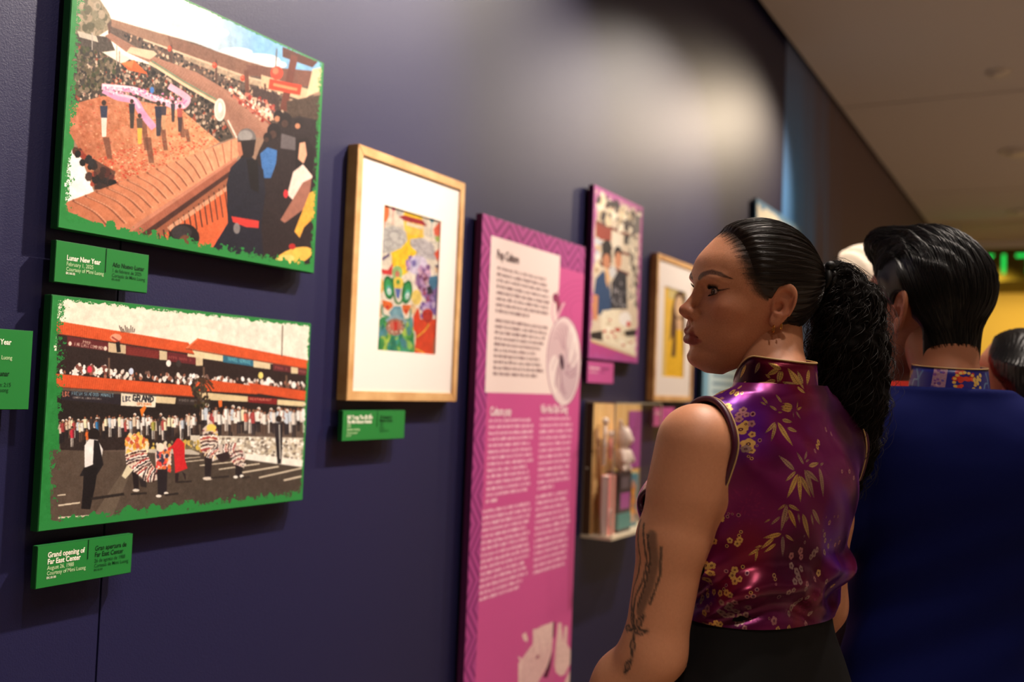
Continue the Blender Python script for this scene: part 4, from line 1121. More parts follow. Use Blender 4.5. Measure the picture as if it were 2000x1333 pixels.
# ---- bookshop photo print
def art_shop():
    c = Art(3.029, 3.471, 1.552, 2.140, 420, 560, 1.40, (226, 214, 190), 21)
    c.src = (1120, 340, .33019)
    P, E, L = c.poly, c.ell, c.line
    P([(120, 60), (420, 200), (400, 1130), (80, 1100)], (216, 200, 176), jit=30)
    for k in range(4):
        P([(130, 150 + k * 120), (400, 270 + k * 115), (398, 285 + k * 115), (128, 170 + k * 120)], (120, 60, 50))
    c.spots([(130, 100), (400, 220), (398, 360), (128, 270)], 50, 16, [(240, 230, 206), (60, 50, 50), (190, 170, 140), (226, 206, 170), (90, 80, 76)], 1.9); c.spots([(325, 360), (400, 390), (395, 800), (330, 760)], 70, 12, [(226, 214, 190), (120, 110, 100), (200, 190, 170), (60, 56, 56)], 2.2)
    P([(130, 290), (225, 330), (220, 400), (130, 380)], (150, 60, 46), jit=20); P([(225, 140), (275, 160), (275, 205), (225, 190)], (50, 44, 44)); P([(360, 235), (405, 255), (402, 360), (358, 345)], (110, 104, 100)); P([(230, 340), (285, 360), (285, 480), (230, 460)], (230, 220, 200)); P([(300, 355), (322, 365), (320, 420), (298, 412)], (40, 36, 40))
    c.spots([(110, 380), (160, 390), (150, 570), (100, 560)], 30, 14, [(230, 214, 180), (240, 236, 226), (190, 150, 110), (200, 206, 210)], 1.6)
    E(196, 440, 30, 52, (28, 22, 24)); P([(165, 470), (225, 470), (225, 530), (165, 545)], (28, 22, 24)); E(194, 515, 22, 44, (196, 130, 96)); E(262, 470, 24, 44, (30, 24, 26)); E(264, 510, 20, 50, (206, 140, 104))
    P([(130, 620), (175, 570), (215, 640), (225, 800), (140, 840), (120, 700)], (40, 70, 110), jit=20); P([(185, 560), (215, 570), (205, 680), (190, 640)], (216, 170, 120)); P([(225, 640), (265, 570), (315, 590), (318, 800), (220, 800)], (40, 40, 50), jit=30); c.spots([(225, 620), (310, 600), (312, 790), (225, 790)], 30, 6, [(150, 146, 150), (90, 88, 96)]); E(230, 580, 22, 34, (206, 206, 206))
    P([(110, 710), (145, 720), (140, 870), (105, 860)], (206, 140, 100)); P([(170, 810), (275, 800), (270, 880), (385, 960), (380, 1080), (180, 990), (160, 900)], (236, 226, 200), jit=24); c.spots([(170, 820), (380, 960), (375, 1060), (180, 980)], 30, 12, [(244, 238, 220), (206, 190, 160), (190, 70, 60), (226, 210, 180)], .7); E(305, 860, 36, 44, (240, 236, 230)); P([(100, 940), (170, 930), (170, 990), (100, 975)], (40, 34, 34), jit=20); P([(300, 930), (375, 920), (370, 960), (310, 965)], (46, 40, 40)); E(325, 890, 12, 16, (206, 50, 50)); P([(100, 985), (380, 1090), (378, 1100), (95, 1000)], (200, 160, 100))
    P([(80, 990), (380, 1092), (385, 1125), (80, 1110)], (182, 70, 140)); 
    c.rough_border((176, 78, 150), 26, 26, 34, 22, 30, .9)
    return c.image('bookshop_print')
mS = art_material('bookshop_art', art_shop(), 0.5, 0.3)
wall_panel('photo_panel.002', 3.029, 3.471, 1.552, 2.140, 0.02, M['purple_edge'], mS, 'purple bordered photo print of two people in a bookshop', 'photo print')
inks = ('heading_pale', 'heading_pale', 'purple_edge', 'purple_edge')
caption('caption_plate.004', 3.028, 3.247, 1.471, 1.545, 'small purple caption plate under the bookshop photo print', [('The family bookshop', 3.04, 1.518, .0125, 1), ('Courtesy of the owners', 3.04, 1.505, .009, 0)], [('La librería familiar', 3.14, 1.519, .011, 1), ('Cortesía', 3.14, 1.507, .009, 0)], bg='purple', edge='purple_edge', inks=inks)

# ---- second framed picture: pencil portrait in yellow
def art_portrait():
    c = Art(3.742, 3.998, 1.512, 1.872, 200, 300, 1.41, (226, 196, 120), 31)
    c.src = (1120, 340, .33019)
    P, E = c.poly, c.ell
    P([(540, 640), (720, 700), (700, 1210), (540, 1200)], (236, 190, 70), jit=40)
    P([(560, 660), (700, 690), (690, 760), (560, 740)], (216, 196, 130), jit=20)
    P([(580, 800), (600, 710), (640, 690), (665, 760), (668, 900), (650, 1080), (560, 1080)], (92, 60, 36), jit=20)
    E(622, 790, 24, 64, (226, 190, 150)); P([(604, 860), (640, 860), (640, 930), (610, 930)], (220, 180, 140))
    P([(560, 1000), (610, 920), (650, 930), (690, 1040), (680, 1210), (545, 1200)], (236, 186, 40), jit=40); P([(575, 1080), (590, 930), (606, 930), (600, 1080)], (84, 54, 34)); P([(645, 1080), (640, 930), (660, 930), (668, 1080)], (84, 54, 34))
    return c.image('yellow_portrait_drawing')
mY = art_material('yellow_portrait_art', art_portrait(), 0.7, 0.2)
framed_picture('framed_picture.001', 3.644, 4.102, 1.413, 1.992, 'oak framed drawing of a long haired figure in yellow, beside the woman\'s face', mY, 3.742, 3.998, 1.512, 1.872)
caption('caption_plate.005', 3.653, 3.885, 1.314, 1.389, 'purple caption plate under the frame with the yellow drawing', [('Portrait in yellow', 3.665, 1.362, .0125, 1)], [('Retrato', 3.78, 1.362, .011, 1)], bg='purple', edge='purple_edge', inks=inks)

# ---- blue panels further along
M['blue_edge'] = new_mat('blue_panel_side', (40, 70, 100), 0.5, 0.3)
c = Art(4.24, 4.91, 0.55, 1.9, 200, 400, 1.40, (130, 180, 206), 41)
c.a[:, 24:] = (206, 232, 240)
for k in range(30):
    y = 40 + k * 11
    c.a[y:y + 4, 40:180 - (k * 37) % 40] = (120, 160, 184)
c.a[280:330, 24:] = (150, 196, 220)
wall_panel('text_panel.001', 4.24, 4.91, 0.55, 1.9, 0.02, M['blue_edge'], art_material('blue_text_print', c.image('blue_text_print'), .5, .3), 'tall pale blue text panel seen below the woman\'s chin', 'text panel')
c = Art(5.013, 6.0, 1.86, 2.461, 300, 200, 1.40, (250, 244, 226), 43)
c.rough_border((104, 150, 190), 16, 40, 24, 16, 30, .5)
c.a[90:160, 60:200] = (226, 216, 200); c.a[120:190, 180:250] = (150, 160, 170)
wall_panel('photo_panel.003', 5.013, 6.0, 1.86, 2.461, 0.02, M['blue_edge'], art_material('blue_photo_art', c.image('blue_photo_print'), .5, .3), 'brightly lit blue bordered photo print above the woman\'s hair', 'photo print')
# ------------------------------------------------------------------ implicit-surface modelling of bodies
def smin(a, b, k):
    h = np.clip(.5 + .5 * (b - a) / k, 0, 1)
    return b + (a - b) * h - k * h * (1 - h)
def smax(a, b, k):
    return -smin(-a, -b, k)
def ellipsoid(x, y, z, c, r):
    px, py, pz = x - c[0], y - c[1], z - c[2]
    k0 = np.sqrt((px / r[0]) ** 2 + (py / r[1]) ** 2 + (pz / r[2]) ** 2)
    k1 = np.sqrt((px / r[0] ** 2) ** 2 + (py / r[1] ** 2) ** 2 + (pz / r[2] ** 2) ** 2) + 1e-9
    return k0 * (k0 - 1) / k1
def cone(x, y, z, a, b, ra, rb):
    """tapered capsule"""
    a, b = np.asarray(a, float), np.asarray(b, float)
    d = b - a
    L2 = d @ d
    px, py, pz = x - a[0], y - a[1], z - a[2]
    t = np.clip((px * d[0] + py * d[1] + pz * d[2]) / L2, 0, 1)
    return np.sqrt((px - d[0] * t) ** 2 + (py - d[1] * t) ** 2 + (pz - d[2] * t) ** 2) - (ra + (rb - ra) * t)
def chain(x, y, z, pts, rad, k=0.0):
    out = None
    for i in range(len(pts) - 1):
        c = cone(x, y, z, pts[i], pts[i + 1], rad[i], rad[i + 1])
        out = c if out is None else (np.minimum(out, c) if k == 0 else smin(out, c, k))
    return out
def sstep(a, b, x):
    t = np.clip((x - a) / (b - a), 0, 1)
    return t * t * (3 - 2 * t)
def spline(xs, ys):
    """smooth cubic through points (monotone in xs)"""
    xs, ys = np.asarray(xs, float), np.asarray(ys, float)
    m = np.gradient(ys, xs)
    def f(x):
        x = np.clip(x, xs[0], xs[-1])
        i = np.clip(np.searchsorted(xs, x) - 1, 0, len(xs) - 2)
        h = xs[i + 1] - xs[i]
        t = (x - xs[i]) / h
        return (ys[i] * (2 * t ** 3 - 3 * t ** 2 + 1) + m[i] * h * (t ** 3 - 2 * t ** 2 + t)
                + ys[i + 1] * (3 * t ** 2 - 2 * t ** 3) + m[i + 1] * h * (t ** 3 - t ** 2))
    return f
def surface_nets(fn, lo, hi, h):
    lo = np.asarray(lo, float)
    n = np.ceil((np.asarray(hi) - lo) / h).astype(int) + 1
    X = (lo[0] + h * np.arange(n[0], dtype=np.float32))[:, None, None].astype(np.float32)
    Y = (lo[1] + h * np.arange(n[1], dtype=np.float32))[None, :, None].astype(np.float32)
    Z = (lo[2] + h * np.arange(n[2], dtype=np.float32))[None, None, :].astype(np.float32)
    F = np.asarray(fn(X, Y, Z), np.float32) + np.zeros(tuple(n), np.float32)
    S = F < 0
    c = S[:-1, :-1, :-1].astype(np.int8)
    cnt = np.zeros(tuple(n - 1), np.int8)
    for a in (0, 1):
        for b in (0, 1):
            for d in (0, 1):
                cnt += S[a:n[0] - 1 + a, b:n[1] - 1 + b, d:n[2] - 1 + d]
    act = (cnt > 0) & (cnt < 8)
    I = np.argwhere(act)
    idx = -np.ones(tuple(n - 1), np.int64)
    idx[act] = np.arange(len(I))
    acc = np.zeros((len(I), 3))
    num = np.zeros(len(I))
    i, j, k = I.T
    corner = {(a, b, d): F[i + a, j + b, k + d] for a in (0, 1) for b in (0, 1) for d in (0, 1)}
    for ax in range(3):
        for p in ((0, 0), (0, 1), (1, 0), (1, 1)):
            c0 = list(p); c0.insert(ax, 0)
            c1 = list(p); c1.insert(ax, 1)
            v0, v1 = corner[tuple(c0)], corner[tuple(c1)]
            cr = (v0 < 0) != (v1 < 0)
            t = np.where(cr, v0 / np.where(cr, v0 - v1, 1), 0)
            pos = np.tile(np.array(c0, float), (len(I), 1))
            pos[:, ax] = t
            acc[cr] += pos[cr]
            num[cr] += 1
    V = lo + h * (I + acc / num[:, None])
    quads = []
    for ax in range(3):
        sl0 = [slice(None)] * 3; sl1 = [slice(None)] * 3
        sl0[ax] = slice(0, -1); sl1[ax] = slice(1, None)
        a, b = S[tuple(sl0)], S[tuple(sl1)]
        E_ = np.argwhere(a != b)
        u, w = (ax + 1) % 3, (ax + 2) % 3
        ok = (E_[:, u] > 0) & (E_[:, w] > 0) & (E_[:, u] < n[u] - 1) & (E_[:, w] < n[w] - 1)
        E_ = E_[ok]
        flip = a[tuple(E_.T)]
        def cell(du, dw):
            q = E_.copy(); q[:, u] -= du; q[:, w] -= dw
            return idx[tuple(q.T)]
        q = np.stack([cell(1, 1), cell(0, 1), cell(0, 0), cell(1, 0)], 1)
        q[~flip] = q[~flip][:, ::-1]
        quads.append(q)
    Q = np.concatenate(quads)
    Q = Q[(Q >= 0).all(1)]
    return V, Q
def relax(V, Q, it=2, lam=.5):
    for _ in range(it):
        acc = np.zeros_like(V); cnt = np.zeros(len(V))
        for s in range(4):
            a, b = Q[:, s], Q[:, (s + 1) % 4]
            for d in range(3):
                acc[:, d] += np.bincount(a, V[b, d], len(V)) + np.bincount(b, V[a, d], len(V))
            cnt += np.bincount(a, minlength=len(V)) + np.bincount(b, minlength=len(V))
        V = V + lam * (acc / np.maximum(cnt, 1)[:, None] - V)
    return V
def rot3(yaw, pitch, roll):
    cy, sy, cp, sp, cr, sr = math.cos(yaw), math.sin(yaw), math.cos(pitch), math.sin(pitch), math.cos(roll), math.sin(roll)
    return (np.array([[cy, -sy, 0], [sy, cy, 0], [0, 0, 1]]) @ np.array([[cp, 0, -sp], [0, 1, 0], [sp, 0, cp]])
            @ np.array([[1, 0, 0], [0, cr, -sr], [0, sr, cr]]))
def color_attr(o, cols):
    me = o.data
    at = me.color_attributes.new('Col', 'FLOAT_COLOR', 'POINT')
    c = np.ones((len(me.vertices), 4), np.float32)
    c[:, :3] = lin(cols)
    at.data.foreach_set('color', c.ravel())
def vcol_mat(name, rough=.5, spec=.35, sss=0.0, radius=(.012, .004, .002)):
    m = new_mat(name, (180, 130, 100), rough, spec)
    a = m.node_tree.nodes.new('ShaderNodeVertexColor')
    a.layer_name = 'Col'
    m.node_tree.links.new(a.outputs['Color'], bsdf(m).inputs['Base Color'])
    if sss:
        bsdf(m).inputs['Subsurface Weight'].default_value = sss
        bsdf(m).inputs['Subsurface Radius'].default_value = radius
        bsdf(m).inputs['Subsurface Scale'].default_value = 0.5
    return m
def mixc(c, m, col):
    return c * (1 - m[:, None]) + np.asarray(col, float) * m[:, None]
def polydist(p, pts, axes=(0, 1, 2)):
    """distance of points to a polyline and the fraction along it"""
    q = p[:, axes]
    L = np.asarray(pts, float)
    best = np.full(len(q), 9.); tt = np.zeros(len(q))
    for i in range(len(L) - 1):
        d = L[i + 1] - L[i]
        t = np.clip(((q - L[i]) @ d) / (d @ d), 0, 1)
        dist = np.linalg.norm(q - L[i] - t[:, None] * d, axis=1)
        b = dist < best
        best[b] = dist[b]; tt[b] = ((i + t) / (len(L) - 1))[b]
    return best, tt

# ---- a head in its own frame: x forward, y to its left, z up, origin midway between the ear canals
class Head:
    def __init__(s, female=True):
        s.f = female
        s.eye_c = np.array([.0715, .0312, .0150])
        s.eye_r = .0121
        g = 0.0 if female else 1.0
        z = [-.114, -.106, -.098, -.088, -.076, -.060, -.045, -.030, -.010, .012, .035, .055, .075, .10, .13]
        s.xf = spline(z, [.060, .0720, .0830, .0890, .0880, .0905, .0935, .0945, .0925, .0895, .0950, .0945, .0840, .060, .03])
        s.xb = spline(z, [.045, .034, .018, .004, -.008, -.020, -.036, -.055, -.072, -.084, -.088, -.086, -.080, -.06, -.03])
        s.w = spline(z, [.016, .0265, .0350, .0425, .0485, .0535, .0570, .0600, .0635, .0655, .0670, .0670, .0620, .047, .02])
        s.xc = spline(z, [.055, .052, .044, .036, .030, .026, .022, .018, .014, .010, .006, .004, .002, 0, 0])
        s.mouth = np.array([[.0992, 0, -.0550], [.0980, .0085, -.0548], [.0925, .0195, -.0558], [.0835, .0290, -.0572], [.0780, .0330, -.0570]])
    def skull(s, x, y, z):
        xf, xb, w, xc = (f(z).astype(np.float32) for f in (s.xf, s.xb, s.w, s.xc))
        dx = x - xc
        a = np.where(dx > 0, xf - xc, xc - xb)
        n = 2.25
        k = (np.abs(dx / a) ** n + np.abs(y / w) ** n) ** (1 / n)
        d = (k - 1) * np.minimum(np.minimum(a, w), .06)
        d = np.maximum(d, (-.110 - z) * .8)
        d = smax(d, z - .078, .02)
        cr = ellipsoid(x, y, z, (-.004, 0, .043), (.0975, .0735, .0885))
        return smin(d, cr, .018)
    def face(s, x, y, z):
        ya = np.abs(y)
        d = s.skull(x, y, z)
        # chin, jaw, cheek bones, brow
        d = smin(d, ellipsoid(x, ya, z, (.0775, .004, -.0875), (.0165, .016, .0150)), .016)
        d = smin(d, ellipsoid(x, ya, z, (.062, .0465, -.008), (.019, .014, .014)), .022)
        d = smin(d, ellipsoid(x, ya, z, (.060, .032, -.045), (.022, .018, .026)), .02)
        d = smin(d, ellipsoid(x, ya, z, (.0800, .026, .0345), (.0140, .022, .0065)), .014)
        d = smin(d, ellipsoid(x, ya, z, (.0835, .010, -.046), (.0135, .020, .022)), .014)   # muzzle
        # sockets
        d = smax(d, -ellipsoid(x, ya, z, (.0985, .0300, .0160), (.0150, .0165, .0105)), .012)
        d = smax(d, -ellipsoid(x, ya, z, (.0960, .0130, .0130), (.0070, .0050, .0120)), .008)
        # nose
        nose = chain(x, ya, z, [(.0895, 0, .024), (.0975, 0, .004), (.1085, 0, -.0155)], [.0062, .0068, .0085])
        nose = smin(nose, ellipsoid(x, ya, z, (.1095, 0, -.0175), (.0105, .0098, .0088)), .006)
        nose = smin(nose, ellipsoid(x, ya, z, (.0985, .0115, -.0205), (.0110, .0066, .0085)), .0055)
        nose = smin(nose, chain(x, ya, z, [(.1080, 0, -.0245), (.0965, 0, -.0300)], [.0045, .0055]), .004)
        d = smin(d, nose, .0085)
        d = smax(d, -ellipsoid(x, ya, z, (.1035, .0078, -.0285), (.0068, .0036, .0052)), .002)
        d = smax(d, -chain(x, ya, z, [(.0950, .0178, -.0150), (.0900, .0180, -.0260)], [.0006, .0008]), .0050)   # alar crease
        d = smax(d, -chain(x, ya, z, [(.1035, 0, -.033), (.1015, 0, -.0435)], [.0018, .0026]), .004)      # philtrum
        # lips
        m = s.mouth
        up = chain(x, ya, z, [m[0] + (-.0005, 0, .0050), m[1] + (.0005, 0, .0058), m[2] + (0, 0, .0046), m[3] + (-.0005, 0, .0020), m[4]], [.0058, .0060, .0048, .0026, .0010], .003)
        lo = chain(x, ya, z, [m[0] + (-.0010, 0, -.0068), m[1] + (-.0010, 0, -.0066), m[2] + (-.0012, 0, -.0054), m[3] + (-.0008, 0, -.0026), m[4]], [.0072, .0070, .0056, .0030, .0010], .003)
        d = smin(d, up, .0045)
        d = smin(d, lo, .0045)
        s_cut = chain(x, ya, z, [m[0] + (.0075, 0, .0002), m[1] + (.0072, 0, .0004), m[2] + (.005, 0, 0), m[3] + (.0022, .0004, 0), m[4] + (.0022, .0002, 0)], [.0016, .0016, .0014, .0010, .0004])
        d = smax(d, -s_cut, .0024)
        d = smax(d, -chain(x, ya, z, [(.1030, 0, -.0775), (.0965, .014, -.0765)], [.0040, .0030]), .0085)   # under the lower lip
        # eye ball hollow and lids
        ex, ey, ez = x - s.eye_c[0], ya - s.eye_c[1], z - s.eye_c[2]
        r = np.sqrt(ex ** 2 + ey ** 2 + ez ** 2) + 1e-9
        d = smax(d, -(r - (s.eye_r + .0003)), .001)
        az = np.arctan2(ey, ex) - .10
        el = np.arcsin(np.clip(ez / r, -1, 1))
        t = np.clip(az / .92, -1, 1)
        arch = np.sqrt(np.clip(1 - t * t, 0, 1))
        skew = .085 * t                                   # outer corner lifted
        e_up = .44 * arch + skew
        e_lo = -.30 * arch * (1 - .15 * t) + skew * .7
        open_ = np.maximum(el - e_up, e_lo - el)
        open_ = np.maximum(open_, np.abs(az) - .93) * .0128
        lid = np.maximum(np.abs(r - (s.eye_r + .0012)) - .0011, -open_)
        lid = np.maximum(lid, -(ex - .001))
        d = smin(d, lid, .0024)
        # crease above the lid
        cr = chain(ex, ey, ez, [(.0125, -.0110, .0072), (.0138, -.002, .0098), (.0105, .0088, .0092)], [.0007, .0008, .0007])
        d = smax(d, -cr, .0018)
        return d
    def ear(s, x, y, z):
        out = None
        c = np.array([-.0125, .0745, .0045])
        a = math.radians(24)
        sc = 1.0 if s.f else 1.08
        ya = np.abs(y) - c[1]
        px, pz = (x - c[0]) / sc, (z - c[2]) / sc
        pb, ps = -px, ya / sc                           # backward, outward
        ti = math.radians(12)
        u0 = pb * math.cos(a) + ps * math.sin(a)        # along the flap, backward
        w = -pb * math.sin(a) + ps * math.cos(a)        # across the flap
        u = u0 * math.cos(ti) - pz * math.sin(ti)
        v = u0 * math.sin(ti) + pz * math.cos(ti)
        wid = .0155 + .0035 * np.clip(v / .03, -1, 1)
        q = np.sqrt((u / wid) ** 2 + (v / .0310) ** 2)
        plate = np.maximum(np.abs(w) - .0022, (q - 1) * .014)
        rim_d = np.sqrt(((q - .93) * .0165) ** 2 + (w - .0022) ** 2)
        rim = rim_d - .0029
        rim = np.maximum(rim, (-.012 - v + np.where(u < 0, .010, 0)) * .9)
        e = smin(plate, rim, .0025)
        qa = np.sqrt(((u - .0005) / (wid * .62)) ** 2 + ((v - .001) / .0200) ** 2)
        anti = np.sqrt(((qa - 1) * .010) ** 2 + (w - .0022) ** 2) - .0019
        anti = np.maximum(anti, -(u + .002))
        e = smin(e, anti, .003)
        e = smin(e, ellipsoid(u, v, w, (-.0045, -.0270, .0008), (.0078, .0085, .0032)), .006)
        e = smin(e, ellipsoid(u, v, w, (-.0120, -.0050, .0015), (.0035, .0065, .0038)), .004)
        e = smin(e, ellipsoid(u, v, w, (-.003, -.0145, .0022), (.0050, .0040, .0028)), .004)
        e = smax(e, -ellipsoid(u, v, w, (-.0045, -.0035, .0035), (.0068, .0088, .0070)), .002)
        e = smax(e, -ellipsoid(u, v, w, (.000, .0170, .0040), (.0085, .0055, .0048)), .002)
        e = smax(e, -ellipsoid(u, v, w, (.0105, .002, .0045), (.0030, .0150, .0040)), .002)
        return e
    def full(s, x, y, z):
        return smin(s.face(x, y, z), s.ear(x, y, z), .0030)
    def colors(s, P, base, lip, brow, liner=True, hairline=None):
        x, y, z = P.T
        ya = np.abs(y)
        c = np.tile(np.asarray(base, float), (len(P), 1))
        q = P.copy(); q[:, 1] = ya
        rng = np.random.RandomState(5)
        c += rng.normal(0, 3.5, (len(P), 1))
        # redder cheeks, nose and ears; paler forehead
        for (cc, r, col, k) in [((.072, .045, -.012), .028, (190, 108, 86), .35), ((.112, 0, -.018), .016, (186, 100, 80), .45), ((-.012, .078, .005), .030, (192, 108, 84), .40), ((.085, .02, -.095), .02, (196, 120, 94), .25)]:
            m = np.exp(-(((q - np.array(cc)) / r) ** 2).sum(1)) * k
            c = mixc(c, m, col)
        m = np.exp(-((q - np.array([.080, .034, .006])) ** 2 / np.array([.02, .016, .006]) ** 2).sum(1)) * .30
        c = mixc(c, m, (120, 72, 58))
        mo = s.mouth
        up = chain(x, ya, z, [mo[0] + (0, 0, .0042), mo[1] + (.0005, 0, .0052), mo[2] + (0, 0, .0036), mo[3] + (0, 0, .0014), mo[4] + (0, -.001, 0)], [.0058, .0058, .0048, .0030, .0014])
        lo = chain(x, ya, z, [mo[0] + (0, 0, -.0066), mo[1] + (0, 0, -.0064), mo[2] + (0, 0, -.0050), mo[3] + (0, 0, -.0022), mo[4] + (0, -.001, 0)], [.0072, .0070, .0056, .0032, .0014])
        m = sstep(.0016, .0004, np.minimum(up, lo)) * (x > .078)
        c = mixc(c, m * .92, lip)
        b = [(.013, .0335), (.024, .0400), (.037, .0445), (.048, .0430), (.058, .0370)] if s.f else [(.011, .032), (.024, .038), (.036, .041), (.046, .036), (.050, .032)]
        d, t = polydist(q, b, (1, 2))
        wd = np.interp(t, [0, .15, .5, .8, 1], [.0030, .0044, .0040, .0026, .0008])
        m = sstep(wd * 1.35, wd * .5, d) * (x > .035)
        c = mixc(c, m * .76 * (.8 + .35 * rng.rand(len(P))), brow)
        if hairline is not None:
            gap = hairline(z) - x
            m = sstep(-.012, .010, gap + rng.normal(0, .002, len(P))) * (((q - np.array([-.012, .08, .004])) / np.array([.022, .05, .036])) ** 2).sum(1).__gt__(1)
            c = mixc(c, m * .85, (34, 24, 19))
        if liner:
            e = q - s.eye_c
            r = np.linalg.norm(e, axis=1)
            az = np.arctan2(e[:, 1], e[:, 0]) - .10
            el = np.arcsin(np.clip(e[:, 2] / (r + 1e-9), -1, 1))
            t = np.clip(az / .92, -1, 1)
            arch = np.sqrt(1 - t * t)
            d_up = np.abs(el - (.44 * arch + .085 * t) - .03)
            d_lo = np.abs(el - (-.30 * arch * (1 - .15 * t) + .06 * t) + .02)
            near = (r < .0175) & (np.abs(az) < 1.0)
            m = near * (az > -.86) * np.maximum(sstep(.11, .03, d_up) * sstep(-.95, -.3, az), sstep(.07, .02, d_lo) * .5 * sstep(-.6, .2, az))
            c = mixc(c, m * .9, (26, 17, 15))
            d, t = polydist(q, [(.0420, .0175), (.0490, .0190), (.0560, .0222)], (1, 2))
            m = sstep(.0022, .0006, d + t * .0012) * (x > .04)
            c = mixc(c, m * .9, (30, 19, 17))
        return c
